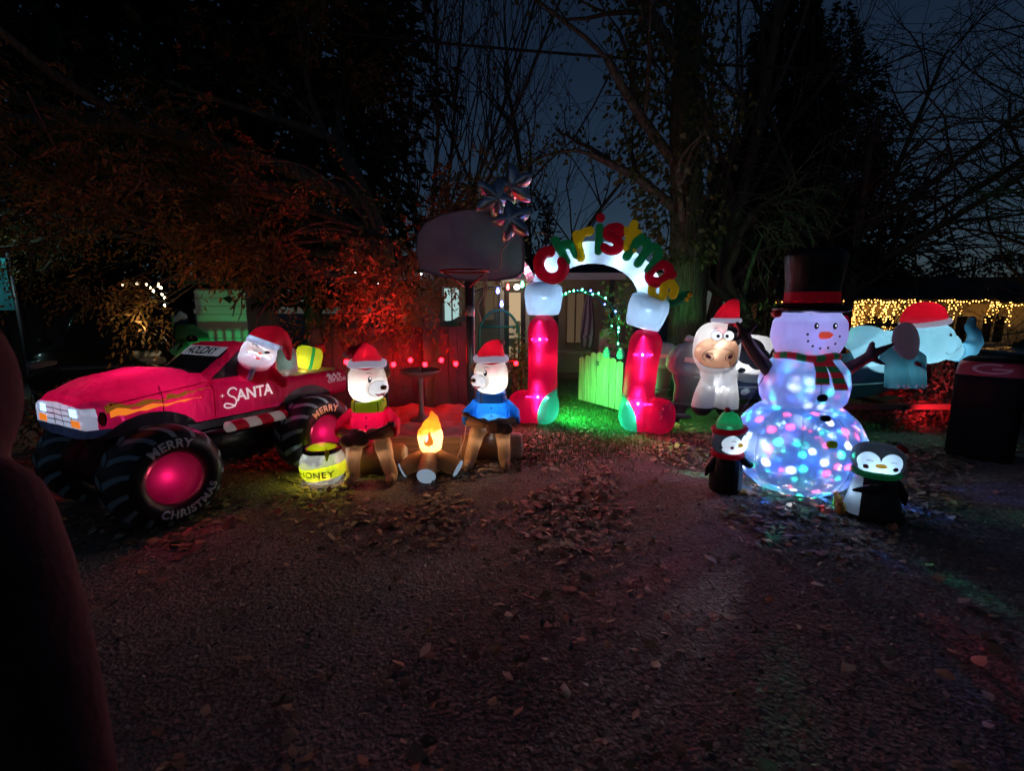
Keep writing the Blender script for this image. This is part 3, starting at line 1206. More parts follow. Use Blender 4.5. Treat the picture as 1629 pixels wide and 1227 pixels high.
def right_house():
    Y = 16.2
    a, b = at(1180, 478, Y), at(1629, 480, Y)
    zt = 1.86
    t = thing('lit_house', 'low pale house strung with warm lights behind the elephant', 'house', (0, Y, -.75))
    zo = .75
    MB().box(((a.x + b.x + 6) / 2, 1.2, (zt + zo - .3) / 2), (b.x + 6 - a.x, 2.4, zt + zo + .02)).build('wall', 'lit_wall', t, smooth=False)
    rf = MB()
    x0, x1 = a.x - .4, b.x + 7
    rf.add([(x0, -.55, zt + zo), (x1, -.55, zt + zo), (x1, 3.4, zt + zo + .95), (x0, 3.4, zt + zo + .95),
            (x0, -.55, zt + zo - .14), (x1, -.55, zt + zo - .14), (x1, 3.4, zt + zo + .8), (x0, 3.4, zt + zo + .8)],
           [(0, 1, 2, 3), (7, 6, 5, 4), (0, 4, 5, 1), (1, 5, 6, 2), (2, 6, 7, 3), (3, 7, 4, 0)])
    rf.build('roof', 'roofing', t, smooth=False)
    g = MB()
    px = at(1560, 470, Y).x
    g.add([(px, -1.3, zt + zo - .1), (px + 6, -1.3, zt + zo + .1), (px + 6, -1.3, zt + zo + .9), (px + 1.4, -1.3, zt + zo + .42),
           (px, 1, zt + zo - .1), (px + 6, 1, zt + zo + .1), (px + 6, 1, zt + zo + .9), (px + 1.4, 1, zt + zo + .42)],
          [(0, 1, 2, 3), (7, 6, 5, 4), (0, 3, 7, 4), (3, 2, 6, 7), (0, 4, 5, 1)])
    g.build('gable_roof', 'roofing', t, smooth=False)
    for p0, p1 in ((1385, 1425), (1500, 1540), (1562, 1600)):
        q0, q1 = at(p0, 500, Y), at(p1, 500, Y)
        window(t, q0.x, q1.x, .62 + zo - .2, 1.5 + zo - .2, -.012, 'trim_white', 'car_glass', 1)
    # icicle lights: wire and bulbs
    s = thing('icicle_lights', 'string of warm icicle lights along the low house eave', 'string lights', (0, Y - .62, 0))
    wr, bl = MB(), MB()

    def bulb(p, r):
        bl.add([(p[0] + r, p[1], p[2]), (p[0] - r, p[1], p[2]), (p[0], p[1] + r, p[2]), (p[0], p[1] - r, p[2]), (p[0], p[1], p[2] + r), (p[0], p[1], p[2] - r)],
               [(0, 2, 4), (2, 1, 4), (1, 3, 4), (3, 0, 4), (2, 0, 5), (1, 2, 5), (3, 1, 5), (0, 3, 5)])
    pts = []
    x = a.x + .2
    while x < b.x + .8:
        sag = .03 * math.sin(x * 5) + (0 if x < at(1545, 475, Y).x else -.12)
        pts.append((x, random.uniform(-.02, .02), zt - .04 + sag))
        if random.random() < .62 or x > 11:
            bulb((x, -.03, zt - .06 + sag + random.uniform(-.05, .03)), random.uniform(.018, .03))
        x += .10
    wr.tube(pts, .008, 4)
    drops = [(1352, .95, 3), (1366, 1.15, 3), (1378, .8, 2), (1395, 1.2, 3), (1410, .7, 2), (1425, 1.0, 3), (1440, .8, 2), (1486, .5, 2), (1496, .7, 2), (1548, .85, 2), (1556, .75, 2), (1578, .95, 2), (1625, .8, 2), (1340, 1.1, 3), (1385, 1.2, 2), (1330, 1.2, 2)]
    for p, L, m in drops:
        xx = at(p, 480, Y).x
        for q in range(m):
            xo = xx + random.uniform(-.12, .12)
            LL = L * random.uniform(.6, 1)
            wr.tube([(xo, 0, zt - .05), (xo + random.uniform(-.06, .06), 0, zt - .05 - LL)], .006, 4)
            z = zt - .1
            while z > zt - LL:
                bulb((xo + random.uniform(-.06, .06), -.02, z), random.uniform(.017, .029))
                z -= random.uniform(.06, .13)
    wr.build('wire', 'wire', s)
    o = bl.build('bulbs', 'bulb_warm', s)
    o['kind'] = 'stuff'


right_house()


# ------------------------------------------------------------------ middle house with porch
def middle_house():
    Y = 11.6
    t = thing('porch_house', 'tan house with lit glass door behind the stocking arch', 'house', (0, Y, 0))
    X = lambda p: at(p, 500, Y).x
    Z = lambda q: at(814, q, Y).z
    MB().box(((X(640) + X(1010)) / 2, 1.5, 1.25), (X(1010) - X(640), 3.0, 2.5)).build('wall', 'house_paint', t, smooth=False)
    rf = MB()
    rf.add([(X(610), -.9, 2.36), (X(1040), -.9, 2.36), (X(1040), 3.2, 3.2), (X(610), 3.2, 3.2), (X(610), -.9, 2.22), (X(1040), -.9, 2.22), (X(1040), 3.2, 3.05), (X(610), 3.2, 3.05)],
           [(0, 1, 2, 3), (7, 6, 5, 4), (0, 4, 5, 1), (1, 5, 6, 2), (2, 6, 7, 3), (3, 7, 4, 0)])
    r_ = rf.build('roof', 'roofing', t, smooth=False)
    MB().box(((X(610) + X(1040)) / 2, -.915, 2.28), (X(1040) - X(610), .025, .15)).build('fascia', 'trim_white', r_, smooth=False)
    # door with lit glass
    d = MB()
    x0, x1 = X(802), X(836)
    for a, b, c, e in ((x0, x0 + .12, .05, 2.1), (x1 - .12, x1, .05, 2.1), (x0 + .12, x1 - .12, 1.96, 2.1), (x0 + .12, x1 - .12, .05, .35)):
        d.box(((a + b) / 2, -.03, (c + e) / 2), (b - a, .06, e - c))
    dd = d.build('door', 'door_dark', t, smooth=False)
    MB().box(((x0 + x1) / 2, -.008, 1.15), (x1 - x0 - .24, .012, 1.6)).build('pane', 'lit_room', dd, smooth=False)
    MB().blob((x1 - .2, -.06, 1.05), (.02, .03, .02), nu=8, nv=6).build('handle', 'steel', dd)
    m = MB()
    for a, b, c, e in ((x0 - .1, x0 - .002, .05, 2.2), (x1 + .002, x1 + .1, .05, 2.2), (x0 - .1, x1 + .1, 2.202, 2.3)):
        m.box(((a + b) / 2, -.035, (c + e) / 2), (b - a, .07, e - c))
    m.build('door_frame', 'trim_white', t, smooth=False)
    # things seen through the glass: furniture silhouettes against the lit room
    f = MB()
    f.box(((x0 + x1) / 2 - .1, -.018, .95), (.18, .006, .06)).box(((x0 + x1) / 2 + .08, -.018, 1.12), (.1, .006, .3)).box(((x0 + x1) / 2 - .08, -.018, .75), (.2, .006, .2))
    f.build('curtain', 'house_paint', dd, smooth=False)
    window(t, X(902), X(928), .75, 2.0, -.012, 'cedar', 'dim_room', 1)
    window(t, X(772), X(785), 1.3, 2.0, -.012, 'cedar', 'dim_room', 0)
    window(t, X(708), X(731), .6, 2.05, -.012, 'trim_white', 'pale_curtain', 1)
    lamp((X(822), -.8, 2.05), 2.5, (1, .78, .5), t, .05, name='porch_light')
    MB().lathe([(0, 1.98), (.06, 2.0), (.07, 2.06), (.04, 2.1), (0, 2.1)], 12, Matrix.Translation((X(822), -.45, .02))).build('porch_lamp', 'room_lamp', t)
    for p in (748, 880, 962):
        MB().box((X(p), -.75, 1.11), (.1, .1, 2.22)).build('porch_post', 'door_dark', t, smooth=False)
    # folded striped parasol on the porch
    g = thing('folded_parasol', 'folded striped parasol leaning on the porch', 'parasol', (at(934, 560, 9.8).x, 9.8, 0))
    MB().tube([(0, 0, 0), (.03, 0, 2.0)], .02, 8).build('pole', 'grey_metal', g)
    mb = MB()
    mb.lathe([(.02, .75), (.13, .8), (.16, 1.0), (.13, 1.4), (.07, 1.75), (.02, 1.9)], 14)
    sh = mb.shell()
    s1, s2 = sh.cut(lambda V: np.sin(np.arctan2(V[:, 1], V[:, 0]) * 7 + V[:, 2] * 3))
    s1.build('canopy', 'umbrella_a', g)
    s2.build('canopy_stripe', 'umbrella_b', g)
    # porch table and chair
    g = thing('porch_table', 'small wooden table on the dark porch behind the arch', 'table', (at(905, 600, 9.6).x, 9.6, 0))
    MB().box((0, 0, .72), (.8, .5, .04)).build('tabletop', 'cedar', g, smooth=False)
    for sx in (-1, 1):
        for sy in (-1, 1):
            MB().box((sx * .35, sy * .2, .35), (.05, .05, .7)).build('leg', 'cedar', g, smooth=False)
    # C9 bulbs
    s = thing('coloured_bulb_string', 'short string of blue, red and green bulbs under the backboard', 'string lights', (0, 8.2, 0))
    pts = [(754, 470), (770, 462), (792, 462), (808, 455), (830, 452), (848, 455)]
    MB().tube([at(a, b - 5, 8.2) - Vector((0, 8.2, 0)) for a, b in pts], .008, 5).build('wire', 'wire', s)
    for (a, b), mt in zip([(792, 463), (808, 457), (831, 453), (798, 484)], ['bulb_blue', 'bulb_red_dim', 'bulb_green', 'bulb_blue']):
        p = at(a, b, 8.2) - Vector((0, 8.2, 0))
        MB().lathe([(0, -.05), (.022, -.03), (.028, 0), (.015, .03), (.013, .055), (0, .055)], 10, Matrix.Translation(p)).build('bulb', mt, s)


glow('bulb_red_dim', (1, .05, .05), 9)
glow('pale_curtain', (.5, .78, .75), .30)
middle_house()


# ------------------------------------------------------------------ left yard: shed, car, bin, green-lit porch
def left_yard():
    Y = 10.5
    X = lambda p: at(p, 500, Y).x
    t = thing('garden_shed', 'dark wooden shed in the shadow at far left', 'shed', (X(60), Y, 0))
    n = 9
    w = X(150) - X(22)
    for k in range(n):
        MB().box((-w / 2 + (k + .5) * w / n, .01 * (k % 2), 1.05), (w / n - .012, .03, 2.1)).build('board', 'dark_wood', t, smooth=False)
    MB().box((0, 1.0, 2.2), (w + .5, 2.6, .12)).build('roof', 'roofing', t, smooth=False)
    MB().box((0, 1.0, 1.0), (w - .05, 1.9, 2.0)).build('wall', 'dark_wood', t, smooth=False)
    t = thing('hanging_tarp', 'teal tarp sheet hanging at the far left edge', 'tarp', (at(2, 450, 8.6).x, 8.6, 0))
    mb = MB()
    vs, fs = [], []
    for j in range(13):
        for i in range(17):
            u, v = i / 16, j / 12
            vs.append((-.9 + u * 1.12 - .05 * v * u, .05 * math.sin(u * 11 + v * 2) + .03 * math.sin(u * 23), 1.55 + .98 * (1 - v) - .08 * u * (1 - v)))
    for j in range(12):
        for i in range(16):
            fs.append((j * 17 + i, j * 17 + i + 1, (j + 1) * 17 + i + 1, (j + 1) * 17 + i))
    mb.add(vs, fs).build('sheet', 'teal_tarp', t)
    MB().tube([(.24, 0, -.05), (.2, 0, 2.55)], .03, 8).build('pole', 'grey_metal', t)
    MB().tube([(-1.0, 0, -.05), (-.95, 0, 2.55)], .03, 8).build('pole', 'grey_metal', t)
    lamp(at(-15, 430, 7.9) - t.location + Vector((-.4, 0, .35)), 6, (.55, 1, 1), t, .04, name='tarp_light')
    # green-lit porch
    Y2 = 9.6
    t = thing('green_lit_porch', 'small outbuilding porch washed in green light behind the truck', 'building', (at(345, 500, Y2).x, Y2, 0))
    L = lambda p, q: at(p, q, Y2) - t.location
    a, b = L(312, 500).x, L(392, 500).x
    for k in range(7):
        z = .9 + k * .16
        MB().box(((a + b) / 2, .02 - .006 * (k % 2), z), (b - a, .03, .15)).build('siding_board', 'trim_white', t, smooth=False)
    MB().box(((a + b) / 2, .7, 1.0), (b - a - .02, 1.3, 1.95)).build('wall', 'house_paint', t, smooth=False)
    MB().box(((a + b) / 2, .4, 2.1), (b - a + .5, 2.0, .1)).build('roof', 'roofing', t, smooth=False)
    MB().box((a - .12, -.3, .62), (.16, .16, 1.24)).build('post', 'pink_post', t, smooth=False)
    for k in range(8):
        MB().box((a + .1 + k * (b - a - .2) / 7, -.35, .5), (.03, .03, .7)).build('baluster', 'plastic_green', t, smooth=False)
    MB().box(((a + b) / 2, -.35, .87), (b - a, .06, .05)).build('rail', 'trim_white', t, smooth=False)
    fl = lamp((b - .05, -1.0, .2), 11, (.03, 1, .28), t, .05, name='green_flood', kind='SPOT', spot=110)
    aim(fl, ((a + b) / 2 - .2, .3, 1.15))
    # green wheelie bin
    t = thing('wheeled_bin', 'green-lit wheeled bin with a ribbed side behind the truck', 'bin', (at(290, 500, 8.9).x, 8.9, 0))
    mb = MB()
    mb.loft([(0.08, -.22, .22, -.22, .22, 6), (.9, -.28, .28, -.28, .28, 6), (.95, -.31, .31, -.31, .31, 6), (1.02, -.31, .31, -.31, .31, 6)], 24, axis='z')
    mb.build('body', 'plastic_green', t, angle=40)
    MB().loft([(1.03, -.32, .32, -.34, .30, 6), (1.1, -.3, .3, -.3, .28, 6), (1.28, -.12, .12, -.1, .15, 4)], 24, axis='z').build('lid', 'plastic_green', t, angle=40)
    for s in (-1, 1):
        MB().lathe([(0, -.03), (.1, -.03), (.1, .03), (0, .03)], 16, Matrix.Translation((s * .2, .25, .1)) @ rot('Y', 90)).build('wheel', 'rubber', t)
    # fairy lights in the tree over there
    s = thing('fairy_lights', 'small warm fairy lights caught in the amber leaves at left', 'string lights', (0, 7.6, 0))
    pts = [(195, 452), (218, 451), (233, 452), (244, 463), (252, 455), (256, 458), (252, 452), (258, 468), (262, 474), (240, 458), (262, 486)]
    MB().tube([at(a, b - 2, 7.6) - Vector((0, 7.6, 0)) for a, b in sorted(pts)], .005, 4).build('wire', 'wire', s)
    for a, b in pts:
        p = at(a, b, 7.6) - Vector((0, 7.6, 0))
        MB().blob(p, (.016, .016, .022), nu=8, nv=6).build('bulb', 'bulb_warm_small', s)
    lamp(at(225, 520, 6.2) - Vector((0, 7.6, 0)), 3, (1, .66, .28), s, .1, name='fairy_glow')
    s = thing('leaf_fairy_lights', 'tiny white fairy lights twinkling in the red-lit leaves', 'string lights', (0, 7.0, 0))
    pts = [(565, 434), (600, 436), (610, 446), (602, 452), (606, 473), (670, 436), (455, 455), (596, 437), (577, 448)]
    MB().tube([at(a, b - 2, 7.0) - Vector((0, 7, 0)) for a, b in sorted(pts)], .004, 4).build('wire', 'wire', s)
    for a, b in pts:
        MB().blob(at(a, b, 7.0) - Vector((0, 7, 0)), (.009, .009, .012), nu=8, nv=6).build('bulb', 'bulb_white_small', s)


left_yard()


# ------------------------------------------------------------------ parked cars
def car(label, loc, rz, scale=1.0):
    t = thing('parked_car', label, 'car', loc, rz)
    t.scale = (scale,) * 3
    mb = MB()
    mb.loft([(-2.2, -.78, .78, .45, .95, 4), (-2.1, -.86, .86, .33, 1.05, 5), (-.5, -.9, .9, .3, 1.08, 6), (1.0, -.9, .9, .3, 1.05, 6), (1.9, -.86, .86, .32, .98, 5), (2.25, -.76, .76, .42, .82, 4)], 32)
    body = fuse(mb, .05, 2)
    body.build('body', 'car_paint', t)
    c = MB()
    c.loft([(-1.9, -.68, .68, .95, 1.0, 4), (-1.4, -.72, .72, .95, 1.55, 5), (-.3, -.72, .72, .95, 1.66, 5), (.35, -.7, .7, .95, 1.6, 5), (1.15, -.7, .7, .95, 1.04, 4)], 32)
    gl = c.shell()
    roof, glass = gl.cut(lambda V: 1.52 - V[:, 2])
    roof.build('roof', 'car_paint', t)
    g_ = glass.build('windows', 'car_glass', t)
    for x in (-1.35, 1.4):
        for s in (-1, 1):
            w = MB().lathe([(0, -.1), (.3, -.1), (.34, -.07), (.34, .07), (.3, .1), (0, .1)], 24, Matrix.Translation((x, s * .8, .34)) @ rot('X', 90)).build('wheel', 'rubber', t, angle=40)
            MB().lathe([(0, .105), (.19, .108), (.2, .1)], 18, Matrix.Translation((x, s * .8, .34)) @ rot('X', -90 * s)).build('rim', 'chrome', w)
    for s in (-1, 1):
        MB().blob((2.12, s * .6, .8), (.12, .18, .08), 3, nu=14, nv=10).build('headlight', 'lens', t)
        MB().blob((-2.16, s * .62, .85), (.06, .15, .08), 3, nu=14, nv=10).build('tail_light', 'rusty_red', t)
        MB().blob((.75, s * .98, 1.05), (.08, .09, .06), 3, nu=12, nv=8).build('mirror', 'car_paint', t)
    MB().box((2.27, 0, .55), (.012, .5, .14)).build('number_plate', 'plate', t, smooth=False)
    MB().box((2.235, 0, .76), (.04, .8, .03)).build('grille_bar', 'chrome', t, smooth=False)
    MB().bbox((2.2, 0, .45), (.12, 1.4, .12), .03).build('bumper', 'black_paint', t)
    return t


car('dark parked car nose-on in the shadow behind the truck hood', (-6.9, 8.6, 0), R(-62))
car('black parked car at the far right edge beyond the covered grill', (11.6, 9.2, -.25), R(170), 1.0)


# ------------------------------------------------------------------ red-lit fence corner, raised bed, bird bath
def fence():
    t = thing('board_fence', 'dark board fence lit red by the bulbs behind the bird bath', 'fence', (-2.7, 6.35, 0), math.atan2(.65, 2.0))
    n = 16
    for k in range(n):
        w = 2.12 / n
        MB().box(((k + .5) * w, .012 * (k % 2), .66 + random.uniform(-.015, .015)), (w - .008, .022, 1.30)).build('fence_board', 'black_tarp', t, smooth=False)
    for z in (.3, 1.05):
        MB().box((1.06, .04, z), (2.12, .04, .08)).build('rail', 'dark_wood', t, smooth=False)
    for x in (.02, 1.06, 2.1):
        MB().box((x, .09, .68), (.08, .08, 1.4)).build('post', 'dark_wood', t, smooth=False)
    # black cloth sheet over the fence end
    t = thing('draped_sheet', 'black sheet draped over a frame left of the basketball pole', 'sheet', (0, 0, 0))
    vs, fs = [], []
    a, b = Vector((-1.24, 6.62, 0)), Vector((-.68, 7.45, 0))
    for j in range(17):
        for i in range(13):
            u, v = i / 12, j / 16
            p = a.lerp(b, u)
            zt = 1.52 - .1 * math.sin(u * PI) + .02 * math.sin(u * 9)
            vs.append((p.x + .05 * math.sin(u * 14 + v) * v, p.y - .05 * math.sin(u * 14 + v * 2) * v - .12 * v, .02 + (1 - v) * (zt - .02)))
    for j in range(16):
        for i in range(12):
            fs.append((j * 13 + i, j * 13 + i + 1, (j + 1) * 13 + i + 1, (j + 1) * 13 + i))
    MB().add(vs, fs).build('cloth', 'black_tarp', t)
    for p in (a, b):
        MB().tube([p + Vector((0, .05, 0)), p + Vector((0, .05, 1.52))], .025, 8).build('pole', 'grey_metal', t)
    # folded chair wrapped in pale plastic
    t = thing('folded_chair', 'folded garden chair wrapped in pale plastic beside the black sheet', 'chair', (-1.78, 7.0, 0))
    mb = MB()
    mb.loft([(.75, -.03, .03, -.03, .03, 3), (.95, -.08, .09, -.07, .05, 3), (1.3, -.12, .15, -.08, .08, 3), (1.55, -.1, .17, -.07, .06, 3), (1.68, -.03, .1, -.03, .03, 3)], 18, axis='z')
    mb.build('cover', 'tarp', t)
    for s in (-1, 1):
        MB().tube([(s * .18, 0, 0), (s * .02, 0, .8), (-s * .2, 0, 1.5)], .014, 6).build('leg', 'steel', t)
    # hanging grey tarp behind
    t = thing('grey_tarp', 'grey-green tarp bundle below the red leaves', 'tarp', (-2.62, 7.3, 0))
    MB().loft([(-.5, -.12, .12, .0, 1.15, 3), (-.25, -.2, .2, 0, 1.42, 3), (.05, -.22, .2, 0, 1.3, 3), (.4, -.2, .2, 0, 1.38, 3), (.55, -.1, .1, 0, 1.1, 3)], 24).build('bundle', 'tarp', t)


fence()


def raised_bed():
    t = thing('raised_bed', 'raised bed edged with heavy timber behind the campfire', 'raised bed', (0, 0, 0))
    a, b = Vector((-1.95, 4.9, 0)), Vector((-.42, 4.83, 0))
    d = (b - a)
    ang = math.atan2(d.y, d.x)
    M = Matrix.Translation(a) @ Matrix.Rotation(ang, 4, 'Z')
    MB().bbox((d.length / 2, 0, .125), (d.length, .12, .25), .012, M).build('timber_beam', 'timber', t, angle=40)
    MB().bbox((.06, .80, .12), (.11, 1.46, .24), .012, M).build('timber_beam', 'timber', t, angle=40)
    MB().bbox((d.length - .06, .80, .12), (.11, 1.46, .24), .012, M).build('timber_beam', 'timber', t, angle=40)
    vs, fs = [], []
    for j in range(21):
        for i in range(25):
            u, v = i / 24, j / 20
            x, y = .12 + u * (d.length - .24), .07 + v * 1.45
            z = .19 + .07 * noise.noise((x * 3, y * 3, 1)) + .05 * noise.noise((x * 8, y * 6, 4)) + .06 * v
            vs.append((x, y, z))
    for j in range(20):
        for i in range(24):
            fs.append((j * 25 + i, j * 25 + i + 1, (j + 1) * 25 + i + 1, (j + 1) * 25 + i))
    MB().add(vs, fs, M).build('ground_cloth', 'bed_cloth', t)
    # bird bath
    t = thing('bird_bath', 'slim pedestal bird bath under the red bulbs', 'bird bath', (-1.13, 5.75, .2))
    MB().lathe([(0, .0), (.15, .0), (.15, .03), (.05, .07), (.035, .12), (.03, .3), (.033, .5), (.05, .55), (.0, .56)], 20).build('pedestal', 'bath_stone', t)
    MB().lathe([(0, .55), (.10, .555), (.22, .6), (.255, .635), (.25, .645), (.2, .61), (.1, .59), (0, .585)], 32).build('bowl', 'bath_stone', t)
    MB().lathe([(0, .585), (.015, .59), (.015, .67), (0, .68)], 10).build('finial', 'bath_stone', t)


raised_bed()


def red_bulbs():
    s = thing('red_bulb_string', 'string of round red bulbs along the dark fence', 'string lights', (0, 0, 0))
    pts = [(551, 576, 5.9), (626, 580, 6.25), (653, 573, 6.3), (676, 580, 6.35), (702, 573, 6.4), (725, 579, 6.45), (821, 578, 6.9)]
    P = [at(*p) for p in pts]
    wire_pts = []
    for a, b in zip(P, P[1:]):
        m = (a + b) / 2 - Vector((0, 0, .03))
        wire_pts += bez(a + Vector((0, 0, .04)), m, b + Vector((0, 0, .04)), 4)[:-1]
    MB().tube(wire_pts + [P[-1] + Vector((0, 0, .04))], .006, 5).build('wire', 'wire', s)
    for p in P:
        b = MB().blob(p, (.03, .03, .034), nu=14, nv=10).build('bulb', 'bulb_red', s)
        MB().lathe([(0, .03), (.016, .03), (.016, .06), (0, .06)], 10, Matrix.Translation(p)).build('socket', 'wire', b)
    t = thing('red_bulb', 'single red bulb glowing beside the cow', 'light bulb', at(1101, 577, 6.6))
    MB().blob((0, 0, 0), (.03, .03, .034), nu=14, nv=10).build('bulb', 'bulb_red', t)
    MB().lathe([(0, .03), (.016, .03), (.016, .06), (0, .06)], 10).build('socket', 'wire', t)
    # red flood lamps on the ground, plus an amber one added to brighten leaves
    for nm, loc, tgt, w, lab in (('flood_lamp', (-1.5, 5.55, .75), (-1.98, 6.65, 2.1), 75, 'small red floodlight on a stake before the dark fence'),
                                 ('flood_lamp', (-3.6, 5.6, 0), (-3.8, 6.35, 2.2), 19, 'small added floodlight on the ground behind the truck cab'),
                                 ('flood_lamp', (5.15, 5.3, 0), (5.5, 6.35, .35), 45, 'small red floodlight on the dark ground by the boat trailer')):
        f = thing(nm, lab, 'floodlight', loc)
        MB().box((0, 0, .03 - loc[2] / 2), (.03, .03, .14 + loc[2])).build('stand', 'black_paint', f, smooth=False)
        M = Matrix.Translation((0, 0, .14)) @ (Vector(tgt) - Vector(loc)).to_track_quat('Z', 'Y').to_matrix().to_4x4()
        MB().lathe([(0, -.05), (.03, -.045), (.06, .03), (.062, .04)], 18, M).build('housing', 'black_paint', f)
        MB().lathe([(0, .03), (.055, .03)], 18, M).build('lens', 'lens', f)
        l = lamp(Vector((0, 0, .14)) + (Vector(tgt) - Vector(loc)).normalized() * .09, w, (1, .03, .05) if loc[0] > -3 else (1, .30, .08), f, .04, 'SPOT', name='flood_beam', spot=42 if loc[0] < -3 else 72, blend=.9)
        l.rotation_euler = (Vector(tgt) - Vector(loc)).to_track_quat('-Z', 'Y').to_euler()


red_bulbs()


# ------------------------------------------------------------------ garden gate, arbour, screen
def gate_area():
    a, b = Vector((1.13, 7.85, 0)), Vector((1.66, 6.95, 0))
    d = b - a
    t = thing('plank_gate', 'green-lit plank gate with a scalloped top standing open', 'gate', a, math.atan2(d.y, d.x))
    n = 7
    w = d.length / n
    for k in range(n):
        u = (k + .5) / n
        h = .84 + .06 * math.cos((u - .5) * 2 * PI * 1.0) + random.uniform(-.01, .01)
        x0, x1 = k * w + .004, (k + 1) * w - .004
        MB().prism([(x0, .06), (x1, .06), (x1, h - .015), ((x0 + x1) / 2, h + .012), (x0, h - .015)], .02).xf(Matrix.Translation((0, random.uniform(-.003, .003), 0))).build('plank', 'cedar', t, smooth=False)
    for z in (.22, .66):
        MB().box((d.length / 2, .03, z), (d.length, .035, .09)).build('rail', 'cedar', t, smooth=False)
    MB().box((d.length * .45, -.02, .72), (.05, .02, .07)).build('latch', 'steel', t, smooth=False)
    t = thing('gate_post', 'tan rounded post behind the green gate', 'post', (1.72, 8.5, 0))
    MB().prism([(-.15, 0), (.15, 0), (.15, 1.1), (.11, 1.2), (0, 1.24), (-.11, 1.2), (-.15, 1.1)], .14).build('post', 'stone', t, angle=40)
    for k, (px, lab) in enumerate(((966, 'teal glass jar on the plank gate, left of the pair'), (988, 'teal glass jar on the plank gate, right of the pair'))):
        p = at(px, 556, 7.05 + .2 * (1 - k))
        j = thing('glass_jar', lab, 'jar', (p.x, p.y, .84))
        MB().lathe([(0, 0), (.05, 0), (.055, .02), (.055, .1), (.035, .125), (.035, .14)], 16).build('glass', 'jar_teal', j)
        MB().lathe([(.038, .14), (.04, .15), (.04, .17), (0, .172)], 16).build('lid', 'steel', j)
    # arbour: two hoops joined by bars, green fairy lights
    t = thing('garden_arbour', 'metal garden arbour hung with green and blue lights inside the arch', 'arbour', (1.15, 8.2, 0))
    def hoop(y):
        pts = [(-.62, y, 0), (-.62, y, 1.25)]
        pts += [(-.62 * math.cos(PI * k / 14), y, 1.25 + .62 * math.sin(PI * k / 14)) for k in range(1, 14)]
        pts += [(.62, y, 1.25), (.62, y, 0)]
        return pts
    for y in (-.28, .28):
        MB().tube(hoop(y), .016, 7).build('hoop', 'pipe_green', t)
    for k in range(2, 15, 2):
        p, q = hoop(-.28)[k], hoop(.28)[k]
        MB().tube([p, q], .009, 6).build('crossbar', 'pipe_green', t)
    for z in (.35, .75, 1.1):
        for s in (-1, 1):
            MB().tube([(s * .62, -.28, z), (s * .62, .28, z)], .009, 6).build('crossbar', 'pipe_green', t)
    s = thing('arbour_lights', 'green and blue fairy lights wound along the arbour hoops', 'string lights', (1.15, 8.2, 0))
    W = MB()
    for y in (-.3, .26):
        pts = [Vector(p) + Vector((.02 * math.sin(i * 2), -.02, .02 * math.cos(i * 2))) for i, p in enumerate(hoop(y))]
        W.tube(pts, .005, 4)
    W.build('wire', 'wire', s)
    for y in (-.3, .26):
        hp = hoop(y)
        for i in range(2, 17):
            p = Vector(hp[i])
            mt = ['bulb_green_small', 'bulb_blue', 'bulb_green_small', 'bulb_green_small'][(i + (y > 0)) % 4]
            if random.random() < .8:
                MB().blob(p + Vector((0, -.03, .015)), (.012, .012, .016), nu=8, nv=6).build('bulb', mt, s)
    for i in range(6):
        MB().blob(Vector((.62, -.32, .2 + .2 * i)), (.012, .012, .016), nu=8, nv=6).build('bulb', 'bulb_green_small', s)
    # climbing vine on the right hoop
    v = thing('climbing_vine', 'leafy green vine climbing the right side of the arbour', 'plant', (1.82, 8.0, 0))
    MB().tube([(0, 0, 0), (-.05, 0, .6), (.02, 0, 1.2), (-.05, -.03, 1.7), (-.15, -.05, 2.0)], [.015, .012, .01, .008, .004], 6).build('stem', 'bark', v)
    n = 130
    z = RNG.uniform(.9, 2.05, n)
    P = np.stack([RNG.normal(-.05, .13, n), RNG.normal(-.1, .1, n), z], 1)
    V, F = leaf_arrays(P, unit(RNG.normal(size=(n, 3)) + np.array([0, -.5, -.6])), RNG.uniform(.07, .13, n), RNG.uniform(.06, .1, n))
    np_mesh('leaves', V, F, 'leaf_vine', v)
    # arched green screen
    t = thing('arched_screen', 'green arched mesh screen left of the left stocking', 'screen', (at(794, 560, 8.6).x, 8.6, 0))
    r = .36
    pts = [(-r, 0, 0), (-r, 0, 1.1)] + [(-r * math.cos(PI * k / 14), 0, 1.1 + .45 * math.sin(PI * k / 14)) for k in range(1, 14)] + [(r, 0, 1.1), (r, 0, 0)]
    MB().tube(pts, .022, 8).build('frame', 'pipe_green', t)
    MB().tube([(-r, 0, 1.25), (r, 0, 1.25)], .018, 8).build('crossbar', 'pipe_green', t)
    MB().tube([(0, .02, 0), (0, .02, 1.54)], .012, 6).build('upright', 'steel', t)
    m = MB()
    for k in range(-17, 18):
        x = k * .02
        top = 1.1 + .45 * math.sqrt(max(0, 1 - (x / r) ** 2))
        m.tube([(x, .01, 0), (x, .01, top)], .0035, 3, cap=False)
    for k in range(60):
        z = .05 + k * .025
        hw = r if z < 1.1 else r * math.sqrt(max(0, 1 - ((z - 1.1) / .45) ** 2))
        if hw > .02:
            m.tube([(-hw, .012, z), (hw, .012, z)], .0035, 3, cap=False)
    m.build('mesh', 'mesh_green', t)
    # green flood
    f = thing('flood_lamp', 'small green floodlight on a stake beside the left stocking', 'floodlight', (.60, 6.6, 0))
    MB().box((0, 0, .25), (.02, .02, .5)).build('stake', 'black_paint', f, smooth=False)
    MB().lathe([(0, -.04), (.03, -.04), (.05, .02), (.05, .04), (0, .03)], 16, Matrix.Translation((0, 0, .52)) @ rot('Y', 100)).build('housing', 'black_paint', f)
    l = lamp((.09, 0, .51), 120, (.04, 1, .22), f, .05, 'SPOT', name='flood_beam', spot=155, blend=.7)
